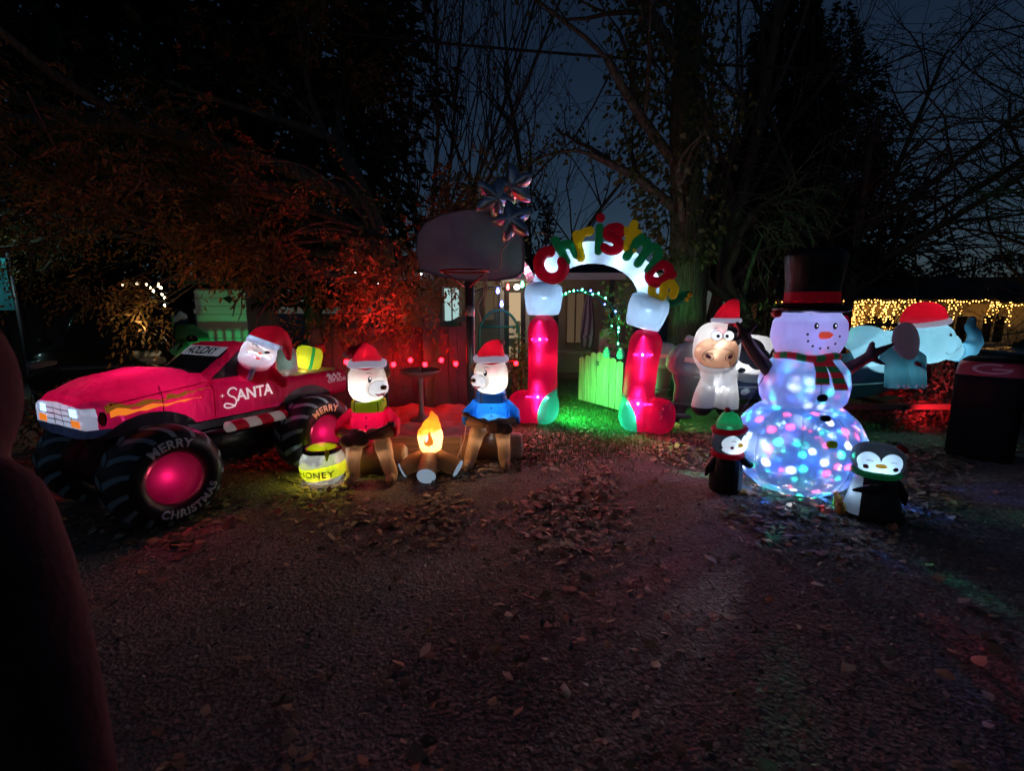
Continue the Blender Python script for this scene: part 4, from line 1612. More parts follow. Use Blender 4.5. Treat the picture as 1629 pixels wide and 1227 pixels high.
    l.rotation_euler = Vector((.75, .15, -.45)).to_track_quat('-Z', 'Y').to_euler()


gate_area()


# ------------------------------------------------------------------ basketball hoop and star balloons
def hoop_stand():
    X, Y = -.47, 5.35
    t = thing('basketball_hoop', 'grey fan-shaped basketball backboard with rim on a dark pole', 'basketball hoop', (X, Y, 0))
    L = lambda px, py, y=Y: at(px, py, y) - Vector((X, Y, 0))
    MB().tube([(0, 0, 0), (0, 0, 2.45)], .05, 14).build('pole', 'black_paint', t)
    MB().tube([(0, 0, 1.5), (0, 0, 1.62)], .054, 14).build('sticker', 'steel', t)
    MB().bbox((0, .15, .09), (.6, .8, .18), .05).build('base', 'black_matte', t)
    yb = Y - .28
    out = [(663, 402), (664, 375), (676, 356), (702, 342), (742, 334), (775, 336), (800, 346), (822, 362), (833, 384), (834, 408), (833, 432), (820, 441), (790, 447), (735, 446), (700, 440), (668, 428)]
    poly = [(L(a, b, yb).x, L(a, b, yb).z) for a, b in out]
    mb = MB().prism(poly[::-1], .035, Matrix.Translation((0, -.28, 0)))
    bb = mb.build('backboard', 'backboard_grey', t, smooth=False)
    bpts = [Vector((x, -.30, z)) for x, z in poly]
    MB().tube(bpts + [bpts[0], bpts[1]], .008, 6).build('edge_trim', 'grey_metal', bb)
    MB().tube([(0, 0, 2.15), (0, -.26, 2.15)], .035, 8).build('arm', 'black_paint', t)
    zc = L(754, 432, Y - .55).z
    rm = MB()
    r = .235
    rm.tube([(r * math.cos(2 * PI * k / 28), -.28 - .07 - r + r * math.sin(2 * PI * k / 28), zc) for k in range(29)], .01, 8, cap=False)
    rr = rm.build('rim', 'rusty_red', t)
    b = MB()
    for s in (-1, 1):
        b.tube([(s * .03, -.31, zc - .14), (s * .21, -.50, zc - .006)], .008, 6)
    b.build('bracket', 'rusty_red', rr)
    # star balloons
    def star(label, px, py, Y_, r, spin, tilt, yaw):
        p = at(px, py, Y_)
        o = thing('star_balloon', label, 'balloon', p, 0, 'foil star balloons tied to the hoop')
        n = 10
        vs, fs = [], []
        ring = []
        for k in range(n * 4):
            a = PI / 2 + 2 * PI * k / (n * 4) + spin
            seg = k / 4
            f = seg - math.floor(seg)
            r0 = r if int(seg) % 2 == 0 else r * .52
            r1 = r * .52 if int(seg) % 2 == 0 else r
            ring.append((math.cos(a) * (r0 + (r1 - r0) * f), math.sin(a) * (r0 + (r1 - r0) * f)))
        m = len(ring)
        lv = [1.0, .9, .75, .5, .25]
        dep = [0, .035, .055, .075, .085]
        for sgn in (1, -1):
            base = len(vs)
            for s_, dz in zip(lv, dep):
                for k, (x, z) in enumerate(ring):
                    wr = .012 * math.sin(k * 2.3 + s_ * 9) * (s_ > .6)
                    vs.append((x * s_, sgn * (dz * r / .2 * (1 if s_ < 1 else 1) + (wr if s_ < 1 else 0)), z * s_))
            c = len(vs)
            vs.append((0, sgn * .09 * r / .2, 0))
            for j in range(4):
                for k in range(m):
                    q = (k + 1) % m
                    quad = (base + j * m + k, base + j * m + q, base + (j + 1) * m + q, base + (j + 1) * m + k)
                    fs.append(quad if sgn < 0 else quad[::-1])
            for k in range(m):
                q = (k + 1) % m
                tri = (base + 4 * m + k, base + 4 * m + q, c)
                fs.append(tri if sgn < 0 else tri[::-1])
        M = Matrix.Rotation(yaw, 4, 'Z') @ Matrix.Rotation(tilt, 4, 'X')
        MB().add(vs, fs, M).build('foil', 'foil', o)
        MB().lathe([(.012, -.05), (.004, 0)], 8, M @ Matrix.Translation((0, 0, -r * .52))).build('neck', 'foil', o)
        return p
    p1 = star('foil star balloon in front, lowest of the three above the backboard', 815, 352, 4.75, .22, .25, -.15, -.25)
    p2 = star('foil star balloon tilted left behind the lowest one', 786, 316, 4.95, .23, -.35, .1, .45)
    p3 = star('foil star balloon at the back, highest of the three', 820, 296, 5.15, .23, .1, .25, -.5)
    c = thing('balloon_ribbon', 'pinkish ribbon tangled through the hoop rim below the balloons', 'ribbon', (0, 0, 0))
    A = lambda px, py, y=4.8: at(px, py, y)
    MB().tube([p1 + Vector((0, .02, -.14)), A(797, 400), A(797, 420), A(794, 431), A(784, 431), A(776, 423)], .007, 6).build('cord', 'cord_pink', c)
    MB().tube([A(776, 423), A(772, 434), A(774, 445), A(770, 456), A(768, 470), A(762, 482), A(758, 486), A(760, 492), A(763, 502), A(766, 512)], .008, 6).build('cord', 'cord_pink', c)
    MB().tube([A(776, 423), A(768, 442), A(772, 462), A(764, 476), A(757, 484), A(766, 492), A(771, 480), A(775, 460), A(773, 438)], .006, 6).build('cord', 'cord_pink', c)


hoop_stand()


# ------------------------------------------------------------------ power line
def power_line():
    o = MB()
    a, b = at(-400, -95, 10.5), at(1330, 112, 8.5)
    pts = [a.lerp(b, k / 30) - Vector((0, 0, .35 * (4 * (k / 30) * (1 - k / 30)))) for k in range(31)]
    o.tube(pts, .022, 6)
    tag(o.build('power_line', 'wire'), 'black overhead cable crossing the sky above the yard', 'cable')


power_line()


# ------------------------------------------------------------------ boat on its trailer
def boat():
    X0, Yc = 2.55, 6.35
    t = thing('motor_boat', 'dark blue open motor boat on a trailer behind the snowman', 'boat', (X0, Yc, .0))
    secs = []
    L = 2.95
    for k in range(15):
        u = k / 14
        hw = .72 * (1 - max(0, (u - .55) / .45) ** 2.2 * .93)
        zt = .84 + .10 * u * u
        zb = .40 + .30 * max(0, (u - .5) / .5) ** 2
        secs.append((u * L, hw, zb, zt))
    vs, fs = [], []
    prof = lambda hw, zb, zt: [(-hw, zt), (-hw * .97, zt - .2), (-hw * .82, zb + .08), (-hw * .3, zb), (hw * .3, zb), (hw * .82, zb + .08), (hw * .97, zt - .2), (hw, zt),
                               (hw - .04, zt), (hw * .93 - .04, zt - .2), (hw * .78, zb + .13), (-hw * .78, zb + .13), (-hw * .93 + .04, zt - .2), (-hw + .04, zt)]
    for s in secs:
        vs += [(s[0], y, z) for y, z in prof(max(.06, s[1]), s[2], s[3])]
    n = 14
    for i in range(14):
        for k in range(n):
            q = (k + 1) % n
            fs.append((i * n + k, i * n + q, (i + 1) * n + q, (i + 1) * n + k))
    fs.append(tuple(range(n - 1, -1, -1)))
    fs.append(tuple(14 * n + k for k in range(n)))
    h = MB().add(vs, fs).build('hull', 'hull_paint', t, angle=35)
    for s in (-1, 1):
        MB().tube([(q[0], s * (max(.06, q[1]) - .015), q[3] + .012) for q in secs], .022, 7).build('gunwale', 'alloy', h)
        MB().tube([(q[0], s * (max(.06, q[1]) * .965 + .006), q[3] - .2) for q in secs], .012, 6).build('rub_strip', 'alloy', h)
    MB().bbox((-.02, 0, .66), (.06, 1.2, .42), .015).build('transom', 'alloy', t, angle=40)
    for x in (.9, 2.0):
        MB().bbox((x, 0, .70), (.28, 1.25, .04), .01).build('bench', 'alloy', t, angle=40)
    # trailer
    r = thing('boat_trailer', 'low steel boat trailer carrying the blue boat', 'trailer', (X0, Yc, 0))
    for s in (-1, 1):
        MB().box((1.9, s * .5, .36), (3.9, .06, .07)).build('rail', 'trailer_metal', r, smooth=False)
        w = MB().lathe([(0, -.08), (.2, -.08), (.25, -.05), (.25, .05), (.2, .08), (0, .08)], 22, Matrix.Translation((1.0, s * .78, .25)) @ rot('X', 90)).build('wheel', 'rubber', r, angle=40)
        MB().lathe([(0, .085), (.12, .088), (.13, .08)], 16, Matrix.Translation((1.0, s * .78, .25)) @ rot('X', -90 * s)).build('rim', 'steel', w)
        MB().tube(bez((.68, s * .78, .42), (1.0, s * .78, .66), (1.32, s * .78, .42), 8), .03, 8, flat=3).build('mudguard', 'black_paint', r)
    for x in (.3, 1.0, 2.4, 3.6):
        MB().box((x, 0, .33), (.06, 1.06, .05)).build('cross_member', 'trailer_metal', r, smooth=False)
    MB().tube([(3.85, -.48, .36), (4.5, 0, .38), (3.85, .48, .36)], .035, 8).build('tongue', 'trailer_metal', r)
    MB().tube([(4.5, 0, .38), (4.9, 0, .40)], .04, 8).build('coupler', 'steel', r)
    MB().tube([(3.95, 0, .36), (3.7, 0, .95)], .035, 8).build('winch_post', 'black_paint', r)
    MB().tube([(4.4, .1, .0), (4.4, .1, .6)], .03, 8).build('jockey_stand', 'steel', r)
    # two outboards
    def outboard(label, x, y, s, mat, tilt):
        o = thing('outboard_motor', label, 'outboard motor', (X0 + x, Yc + y, .86))
        M = rot('Y', tilt) @ Matrix.Scale(s, 4)
        c = MB()
        c.loft([(-.30, -.11, .11, -.06, .10, 3), (-.24, -.15, .15, -.12, .22, 3.2), (-.08, -.165, .165, -.16, .31, 3.4), (.08, -.16, .16, -.15, .28, 3.4), (.18, -.13, .13, -.12, .18, 3.2), (.23, -.08, .08, -.06, .08, 3)], 24)
        c.xf(M).build('cowl', mat, o)
        lw = MB().loft([(-.75, -.03, .03, -.14, -.02, 3), (-.55, -.045, .045, -.14, .06, 3), (-.28, -.08, .08, -.16, .12, 3), (-.14, -.12, .12, -.22, .17, 3.2), (-.08, -.13, .13, -.22, .17, 3.2)], 18, axis='z')
        lw.v = [(p[1], p[0], p[2]) for p in lw.v]
        lw.f = [q[::-1] for q in lw.f]
        lw.xf(M).build('leg', 'engine_grey', o)
        MB().box((-.06, 0, -.5), (.3, .2, .015)).xf(M).build('cavitation_plate', 'engine_grey', o, smooth=False)
        MB().blob((-.06, 0, -.66), (.2, .05, .05), 2).xf(M).build('gear_case', 'engine_grey', o)
        pr = MB()
        for k in range(3):
            pr.blob((0, .07, 0), (.012, .07, .04), 2, nu=10, nv=8)
            pr.xf(rot('X', 120))
        pr.xf(Matrix.Translation((-.27, 0, -.66))).xf(M).build('propeller', 'black_paint', o)
        MB().bbox((.2, 0, -.1), (.12, .2, .3), .02).xf(M).build('clamp', 'black_paint', o)
        MB().box((-.02, -.172, .08), (.3, .004, .06)).xf(M).build('stripe', 'emblem_pale', o, smooth=False)
    outboard('large grey outboard motor tilted at the boat stern', -.25, -.35, 1.0, 'cowl_grey', 8)
    outboard('smaller boxy outboard motor behind the large one', -.36, .35, .85, 'cowl_grey', 0)


boat()


# ------------------------------------------------------------------ covered grill with emblem
def grill():
    t = thing('covered_grill', 'black covered grill with an oval G emblem at the right edge', 'grill', (5.08, 4.95, 0), R(-45))
    mb = MB()
    mb.loft([(0.0, -.27, .27, -.24, .24, 5), (.5, -.27, .27, -.24, .24, 6), (.86, -.28, .28, -.25, .25, 6), (1.02, -.26, .26, -.23, .23, 5), (1.08, -.2, .2, -.16, .16, 4)], 40, axis='z')
    sh = fuse(mb, .02, 3)
    band, rest = sh.cut(lambda V: np.maximum(.90 - V[:, 2], V[:, 2] - 1.04))
    rest.build('cover', 'black_matte', t)
    band.build('top_band', 'red_cover', t)
    bv = sh.bvh()
    E_ = ellipse(0, .975, .15, .052, 36)
    E2 = ellipse(0, .975, .118, .036, 36)
    ring = ([p for p in E_] + [p for p in E2], [(k, (k + 1) % 36, 36 + (k + 1) % 36, 36 + k) for k in range(36)])
    bar = poly_vf([[(.0, .967), (.12, .967), (.12, .982), (.0, .982)]])
    keep = [f for f in ring[1] if not (1 <= f[0] <= 5)]
    decal('emblem', merge_vf((ring[0], keep), bar), (0, 0, 0), (1, 0, 0), (0, 0, 1), bv, 'emblem_pale', t, .004, .03)
    for s in (-1, 1):
        MB().lathe([(0, -.03), (.08, -.03), (.08, .03), (0, .03)], 16, Matrix.Translation((s * .22, .2, .08)) @ rot('Y', 90)).build('wheel', 'rubber', t)


grill()


# ------------------------------------------------------------------ person at the left edge
def person():
    t = thing('person', 'person in a dark maroon hooded coat standing at the left edge, seen from behind', 'person', (-.885, .62, 0), R(-8))
    t.scale = (1.0, 1.0, 1.03)
    mb = MB()
    for s in (-1, 1):
        mb.rtube([(s * .10, 0, .95), (s * .10, .01, .5), (s * .11, -.01, .1)], [.095, .07, .05])
        mb.blob((s * .11, .06, .05), (.05, .13, .05), 2.5)
    legs = fuse(mb, .016, 4)
    mb = MB()
    mb.loft([(.62, -.20, .20, -.14, .14, 2.6), (.8, -.20, .20, -.145, .14, 2.6), (1.0, -.185, .185, -.125, .12, 2.6), (1.2, -.205, .205, -.13, .12, 2.6), (1.31, -.17, .17, -.10, .10, 2.4), (1.37, -.08, .08, -.07, .07, 2.2)], 28, axis='z')
    for s in (-1, 1):
        mb.rtube([(s * .17, 0, 1.285), (s * .215, -.01, 1.2), (s * .24, -.01, 1.02), (s * .24, .0, .85), (s * .23, .02, .72)], [.075, .07, .062, .055, .05])
    mb.blob((.075, -.02, 1.45), (.125, .135, .15), 2.2)
    mb.rtube([(.02, 0, 1.28), (.06, -.01, 1.37)], [.10, .115])
    body = fuse(mb, .014, 6)
    face, coat = body.cut(lambda V: ell(V, (.075, .14, 1.45), (.075, .075, .105)))
    coat.build('coat', 'coat', t)
    face.build('face', 'skin', t)
    legs.build('trousers', 'trousers', t)
    f = MB()
    f.blob((.075, .115, 1.44), (.014, .025, .02), 2, nu=10, nv=8)
    f.build('nose', 'skin', t)
    for s in (-1, 1):
        hd = MB()
        hd.blob((s * .23, .03, .65), (.022, .042, .05), 2.3, nu=14, nv=10)
        for k in range(4):
            y, L = -.005 + .022 * k, (.068, .08, .076, .064)[k]
            hd.rtube([(s * .23, y, .62), (s * .232, y + .004, .60 - L * .3), (s * .224, y + .008, .60 - L * .75), (s * .212, y + .01, .60 - L)], [.0105, .0095, .009, .0075], 8)
        hd.rtube([(s * .225, .06, .665), (s * .215, .085, .635), (s * .208, .09, .60)], [.012, .011, .009], 8)
        fuse(hd, .005, 2).build('hand', 'skin', t)
    bv = body.bvh()
    decal('coat_seam', ribbon([(0, .64), (0, 1.3)], .006), (0, 0, 0), (1, 0, 0), (0, 0, 1), bv, 'ink', t, .002)


person()
LAMP_GAIN = 8.0
PUCKER = 0.0028
# ------------------------------------------------------------------ inflatable fabrics
fabric('fab_red', (.66, .006, .095), clear=.40, through=(.8, .07, .13))
fabric('fab_truck', (.58, .006, .08), wrinkle=1.6)
fabric('let_red', (.62, .008, .04), emit=.07)  # letter cloths: glow put into the colour stands in for light behind them
fabric('let_green', (.012, .26, .10), emit=.10)
fabric('let_yellow', (.78, .55, .02), emit=.10)
fabric('fab_hat_red', (.62, .008, .03), .45, .08)
fabric('fab_white', (.82, .84, .88), clear=.16)
fabric('fab_cream', (.88, .82, .72), clear=.2)
fabric('fab_black', (.010, .010, .013), .2, .02, rough=.4)
fabric('fab_navy', (.015, .03, .07), .4, .05)
fabric('fab_green', (.015, .34, .13))
fabric('fab_mint', (.03, .55, .30))
fabric('fab_yellow', (.82, .62, .02))
fabric('fab_lime', (.62, .72, .02))
fabric('fab_gold', (.72, .78, .05))
fabric('fab_blue', (.02, .24, .72))
fabric('fab_brown', (.32, .17, .09), .4, .05)
fabric('fab_tan', (.64, .40, .23), .45, .06)
fabric('fab_peach', (.80, .40, .23))
fabric('fab_sky', (.40, .70, .80), clear=.08)
fabric('fab_ear', (.46, .30, .40), .4, .06, emit=.03)  # slight glow put into the colour to lighten the ear
fabric('fab_orange', (.9, .30, .03))
fabric('fab_flame', (1.0, .42, .06))
fabric('fab_ice', (.62, .82, 1.0), clear=.16)
fabric('fab_grey', (.26, .27, .30))
fabric('fab_brim', (.74, .70, .86), emit=.30)  # lavender glow put into the colour; no lamp sits inside the brims
fabric('scarf_lime', (.45, .62, .02), .4, .05, emit=.10)  # both scarf cloths carry a painted glow instead of lamp light
fabric('scarf_blue', (.02, .16, .62), .4, .05, emit=.10)
fabric('fab_step', (.75, .68, .66), emit=.14)  # painted glow brightens the running board, which has no lamp
fabric('fab_stick', (.16, .07, .07), .35, .04)
solid('print_grey', (.36, .40, .44), .6)
solid('print_tread', (.22, .30, .33), .6)
solid('print_white', (.8, .76, .80), .6, emit=.22)  # prints with emission glow in place of light shining through the cloth
solid('print_banner', (.55, .60, .70), .6, emit=.08)
solid('print_tan', (.55, .42, .22), .6)
solid('print_ochre', (.55, .20, .02), .6, emit=.10)
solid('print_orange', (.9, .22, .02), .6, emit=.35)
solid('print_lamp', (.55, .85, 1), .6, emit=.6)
solid('print_pink', (.85, .10, .22), .6, emit=.12)
solid('print_carrot', (.85, .09, .06), .6, emit=.22)
solid('print_maroon', (.12, .012, .04), .6)
solid('print_honey', (.05, .045, .004), .6)
solid('print_bill', (.75, .48, .06), .5, emit=.15)
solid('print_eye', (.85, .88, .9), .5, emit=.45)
COOL = (.72, .86, 1.0)
WHITE = (.92, .95, 1.0)


def seam(name, pts, r, parent, mat='ink', n=5):
    return MB().tube(pts, r, n).build(name, mat, parent)


def on(bv, org, xd, yd, pts, off=.002):
    """points of a flat drawing laid on a surface"""
    xd, yd, org = Vector(xd).normalized(), Vector(yd).normalized(), Vector(org)
    n = xd.cross(yd).normalized()
    out = []
    for x, y in pts:
        p = org + xd * x + yd * y
        h = bv.ray_cast(p + n * 1.5, -n, 3)
        if h[0] is not None:
            out.append(h[0] + n * off)
    return out


def hat_cone(mb, base, r, tip, bend):
    pts = bez(base, bend, tip, 8)
    mb.rtube(pts, [r * (1 - .8 * (i / 8) ** 1.2) for i in range(9)], 16)


# ------------------------------------------------------------------ monster truck
def truck():
    f = Vector((-.46, -.885)).normalized()
    O = (-2.40, 4.78, 0)
    t = thing('inflatable_truck', 'red inflatable monster truck with SANTA on its door', 'inflatable', O, math.atan2(f.y, f.x))
    mb = MB()
    mb.loft([(-.56, -.36, .36, .72, .93, 5), (-.5, -.42, .42, .68, .95, 6), (.3, -.43, .43, .66, .97, 6), (.8, -.43, .43, .66, 1.0, 6), (1.25, -.44, .44, .66, 1.02, 5), (1.6, -.42, .42, .68, .98, 5), (1.73, -.38, .38, .70, .95, 4)], 36)
    mb.loft([(.72, -.36, .36, .8, 1.04, 3), (.95, -.39, .39, .8, 1.10, 3), (1.2, -.40, .40, .8, 1.13, 3), (1.5, -.39, .39, .8, 1.08, 3), (1.70, -.35, .35, .8, .99, 3)], 32)
    mb.loft([(.24, -.35, .35, .9, 1.22, 5), (.34, -.38, .38, .9, 1.28, 5), (.62, -.37, .37, .9, 1.29, 5), (.80, -.37, .37, .9, 1.16, 4), (.98, -.37, .37, .9, 1.03, 4)], 32)
    sh = fuse(mb, .013, 5, .006)
    allbv = sh.bvh()
    arch = lambda V: either(np.hypot(V[:, 0] - 1.36, (V[:, 2] - .46) * 1.05) - .40, np.hypot(V[:, 0] - 0.0, (V[:, 2] - .46) * 1.05) - .40)
    a, sh = sh.cut(lambda V: both(arch(V), .30 - np.abs(V[:, 1])))
    for q in (a.cut(lambda V: .68 - V[:, 0])):
        for q2 in q.cut(lambda V: V[:, 1]):
            q2.build('wheel_arch', 'fab_black', t)
    under, sh = sh.cut(lambda V: V[:, 2] - .69)
    under.build('underbody', 'fab_black', t)
    bump, sh = sh.cut(lambda V: both(1.60 - V[:, 0], V[:, 2] - .775))
    bump.build('bumper', 'fab_navy', t)
    gr_, sh = sh.cut(lambda V: both(1.665 - V[:, 0], V[:, 2] - .945 + .06 * np.abs(V[:, 1])))
    gr_.build('grille', 'fab_ice', t)
    ws, sh = sh.cut(lambda V: both(np.abs(V[:, 1]) - .30, V[:, 2] - 1.235, 1.055 - V[:, 2], .62 - V[:, 0], V[:, 0] - 1.0))
    ws.build('windshield', 'fab_black', t)
    sw, sh = sh.cut(lambda V: both(.25 - np.abs(V[:, 1]), 1.015 - V[:, 2], V[:, 2] - 1.225, .33 - V[:, 0], V[:, 0] - .9 + (V[:, 2] - 1.0) * 1.25))
    for q in sw.cut(lambda V: V[:, 1]):
        q.build('side_window', 'fab_black', t)
    hood, rest = sh.cut(lambda V: .90 - V[:, 0] + .12 * np.clip(1.0 - V[:, 2], 0, 1) * 0)
    hood.build('hood', 'fab_truck', t)
    door, bed = rest.cut(lambda V: .27 - V[:, 0])
    door.build('cab', 'fab_truck', t)
    top, bed = bed.cut(lambda V: both(.945 - V[:, 2], np.abs(V[:, 1]) - .37))
    top.build('bed_floor', 'fab_tan', t)
    bed.build('cargo_bed', 'fab_truck', t)
    S = dict(org=(0, 0, 0), xd=(-1, 0, 0), yd=(0, 0, 1))     # print frame on the side towards the camera: x runs to the rear
    side = lambda name, vf, mat, off=.003: decal(name, vf, (0, 0, 0), (-1, 0, 0), (0, 0, 1), allbv, mat, t, off, .04)
    # seam lines
    for pts in ([(-.90, .70), (-.90, 1.0)], [(-.27, .70), (-.27, .98)], [(-1.62, .93), (-1.3, .97), (-.93, 1.0)], [(-1.28, .83), (-1.27, 1.02)]):
        pp = [(pts[0][0] + (pts[-1][0] - pts[0][0]) * k / 12, np.interp(k / 12, np.linspace(0, 1, len(pts)), [q[1] for q in pts])) for k in range(13)]
        seam('seam', on(allbv, S['org'], S['xd'], S['yd'], pp, .001), .004, t, 'fab_hat_red')
    # door lettering
    s_pts = [(-.605, .905), (-.625, .925), (-.66, .925), (-.685, .895), (-.67, .865), (-.635, .845), (-.62, .81), (-.64, .775), (-.69, .765), (-.725, .78), (-.715, .805), (-.675, .795), (-.625, .765)]
    s_sm = []
    for i in range(len(s_pts) - 1):
        p0, p1, p2, p3 = [Vector(s_pts[max(0, min(len(s_pts) - 1, i + k))]) for k in (-1, 0, 1, 2)]
        for k in range(5):
            u = k / 5
            s_sm.append(tuple(.5 * ((2 * p1) + (p2 - p0) * u + (2 * p0 - 5 * p1 + 4 * p2 - p3) * u * u + (3 * p1 - p0 - 3 * p2 + p3) * u ** 3)))
    side('lettering', ribbon([(x - .10, y) for x, y in s_sm], .014), 'print_white')
    tv = text_vf('ANTA', .135, .004, .0, .98)
    side('lettering', ([(x * .92 - .545, y * 1.0 + .858 + (x) * .03) for x, y in tv[0]], tv[1]), 'print_white')
    for cx, cy, s in ((-.835, .875, .016), (-.425, .905, .02), (-.42, .86, .013)):
        side('sparkle', merge_vf(ribbon([(cx - s, cy), (cx + s, cy)], .006), ribbon([(cx, cy - s), (cx, cy + s)], .006)), 'print_white', .0035)
    tv = text_vf('4X4', .10, .004, .25)
    side('lettering', ([(x * 1.15 + .34, y + .905) for x, y in tv[0]], tv[1]), 'print_grey')
    tv = text_vf('OFF ROAD', .058, .002)
    side('lettering', ([(x + .40, y + .845) for x, y in tv[0]], tv[1]), 'print_grey')
    # flame prints along the hood side
    fl = []
    for y0, x0, x1, h in ((.90, -1.62, -1.05, .05), (.865, -1.6, -1.0, .045), (.93, -1.25, -.92, .03)):
        m = 14
        up = [(x0 + (x1 - x0) * k / m, y0 + h * (1 - k / m) * (.6 + .4 * math.sin(k * 1.3)) + .03 * k / m) for k in range(m + 1)]
        dn = [(x0 + (x1 - x0) * k / m, y0 - h * .4 * (1 - k / m) + .03 * k / m + .006 * math.sin(k * 2.1)) for k in range(m + 1)]
        fl.append((up + dn, [(k, k + 1, m + 2 + k, m + 1 + k) for k in range(m)]))
    side('flame_print', fl[0], 'print_ochre', .003)
    side('flame_print', fl[1], 'print_orange', .0035)
    side('flame_print', fl[2], 'print_ochre', .004)
    # front: grille lines, headlights and indicators
    FR = lambda name, vf, mat, off=.003: decal(name, vf, (0, 0, 0), (0, 1, 0), (0, 0, 1), allbv, mat, t, off, .03, far=3.0)
    for z in (.815, .855, .895):
        FR('grille_line', ribbon([(-.3 + .6 * k / 12, z) for k in range(13)], .008), 'ink')
    for y in (-.2, -.07, .07, .2):
        FR('grille_line', ribbon([(y, .78), (y, .86), (y, .935)], .008), 'ink', .0035)
    for s in (-1, 1):
        FR('headlight', poly_vf([[(s * .24 - .05, .855), (s * .24 + .06, .855), (s * .24 + .06, .915), (s * .24 - .05, .915)]]), 'print_lamp', .004)
        FR('indicator', poly_vf([[(s * .25 - .06, .785), (s * .25 + .07, .785), (s * .25 + .07, .835), (s * .25 - .06, .835)]]), 'print_orange', .0045)
    side('headlight_wrap', poly_vf([ellipse(-1.64, .845, .022, .05, 20)]), 'ink', .003)
    side('headlight_wrap', poly_vf([ellipse(-1.642, .845, .014, .04, 20)]), 'fab_hat_red', .005)
    # banner over the windshield
    ban = decal('banner', poly_vf([[(-.28, 1.19), (.28, 1.19), (.28, 1.262), (-.28, 1.262)]]), (0, 0, 0), (0, 1, 0), (0, 0, 1), allbv, 'print_banner', t, .006, .03)
    tv = text_vf('HOLIDAY', .075, .003)
    decal('banner_text', ([(x * 1.25, y + 1.226) for x, y in tv[0]], tv[1]), (0, 0, 0), (0, 1, 0), (0, 0, 1), allbv, 'ink', ban, .010, .02)
    # candy-cane running board
    for s in (1, -1):
        c = MB().tube([(.30 + .54 * k / 40, s * .47, .615) for k in range(41)], .045, 18)
        c.blob((.30, s * .47, .615), (.02, .045, .045)).blob((.84, s * .47, .615), (.02, .045, .045))
        w, r_ = c.shell().cut(lambda V: np.sin((V[:, 0] - .5 * (V[:, 2] - .615) * s) * 2 * PI / .235 + .6))
        w.build('running_board', 'fab_step', t)
        r_.build('running_board_stripe', 'let_red', t)
    # chassis between the wheels
    MB().bbox((.7, 0, .45), (1.5, .5, .42), .1).build('chassis', 'fab_black', t)
    # wheels
    prof = [(.188, .15), (.2, .185), (.25, .205), (.30, .195), (.345, .16), (.37, .10), (.378, .0)]
    full = prof + [(r, -w) for r, w in prof[::-1][1:]]
    def wheel(x, y, s, txt=True):
        T = Matrix.Translation((x, y, .375))
        tm = MB()
        n = 48
        vs = [(r * math.cos(2 * PI * k / n), w, r * math.sin(2 * PI * k / n)) for r, w in full for k in range(n)]
        fs = [(i * n + k, i * n + (k + 1) % n, (i + 1) * n + (k + 1) % n, (i + 1) * n + k) for i in range(len(full) - 1) for k in range(n)]
        tm.add(vs, fs, T)
        w_ = tm.build('wheel', 'fab_black', t)
        bv = tm.shell().bvh()
        for sd in (1, -1):
            h = MB()
            hp = [(0, .19)] + [(.19 * k / 8, .15 + .04 * (1 - (k / 8) ** 2)) for k in range(1, 9)]
            vs = [(0, sd * .19, 0)] + [(r * math.cos(2 * PI * k / 36), sd * w, r * math.sin(2 * PI * k / 36)) for r, w in hp[1:] for k in range(36)]
            fs = [(0, 1 + (k + 1) % 36, 1 + k) for k in range(36)] + [(1 + j * 36 + k, 1 + j * 36 + (k + 1) % 36, 1 + (j + 1) * 36 + (k + 1) % 36, 1 + (j + 1) * 36 + k) for j in range(7) for k in range(36)]
            h.add(vs, fs, T).build('hub' if sd == s else 'inner_disc', 'fab_red' if sd == s else 'fab_black', w_)
        # chevron treads
        rw = sorted(((w, r) for r, w in full), key=lambda q: q[0])
        ws_ = [q[0] for q in rw if q[1] > .29]
        rs_ = [q[1] for q in rw if q[1] > .29]
        tr = MB()
        for k in range(15):
            for sd in (1, -1):
                a0 = 2 * PI * k / 15
                vs, m = [], 7
                for i in range(m + 1):
                    u = .012 + (.19 - .012) * i / m
                    rr = np.interp(sd * u, ws_, rs_) + .004
                    for q in (0, 1):
                        a = a0 + .30 * i / m + q * (.15 - .05 * i / m)
                        vs.append((x + rr * math.cos(a), y + sd * u, .375 + rr * math.sin(a)))
                tr.add(vs, [(2 * i, 2 * i + 1, 2 * i + 3, 2 * i + 2) for i in range(m)])
        tr.build('treads', 'print_tread', w_)
        # lettering round the sidewall
        if txt:
            for body, mid, inv, sz in (('MERRY', 97, False, .088), ('CHRISTMAS', -72, True, .08)):
                tv = text_vf(body, sz, .003, 0, 1.12)
                def wp(px_, py_, mid=mid, inv=inv):
                    rr = .262 + (py_ if not inv else -py_)
                    # seen from outside (+y) the rear of the truck lies to the right
                    a = R(mid) - (px_ if not inv else -px_) / .262
                    if inv:
                        a = R(mid) + px_ / .262
                    X_, Z_ = x - rr * math.cos(a), .375 + rr * math.sin(a)
                    hgt = np.interp(rr, [q[0] for q in prof[:6]], [q[1] for q in prof[:6]])
                    return (X_, y + s * (hgt + .004), Z_)
                decal('lettering', tv, (0, 0, 0), (1, 0, 0), (0, 0, 1), None, 'print_tan' if x < .5 and body == 'MERRY' else 'print_grey', w_, warp=wp, maxe=.03)
        lamp((x + .06, y + s * .145, .41), .14, (1, .9, 1), w_, .015)
        lamp((x, y + s * .07, .37), .16, (1, .86, .95), w_, .02)
    wheel(1.36, .50, 1)
    wheel(.0, .50, 1)
    wheel(1.36, -.50, -1)
    wheel(.0, -.50, -1)
    # lights in the body
    lamp((1.25, .05, .93), 2.0, (1, .80, .85), t, .05)
    lamp((1.15, .25, .84), .7, (1, .80, .95), t, .05)
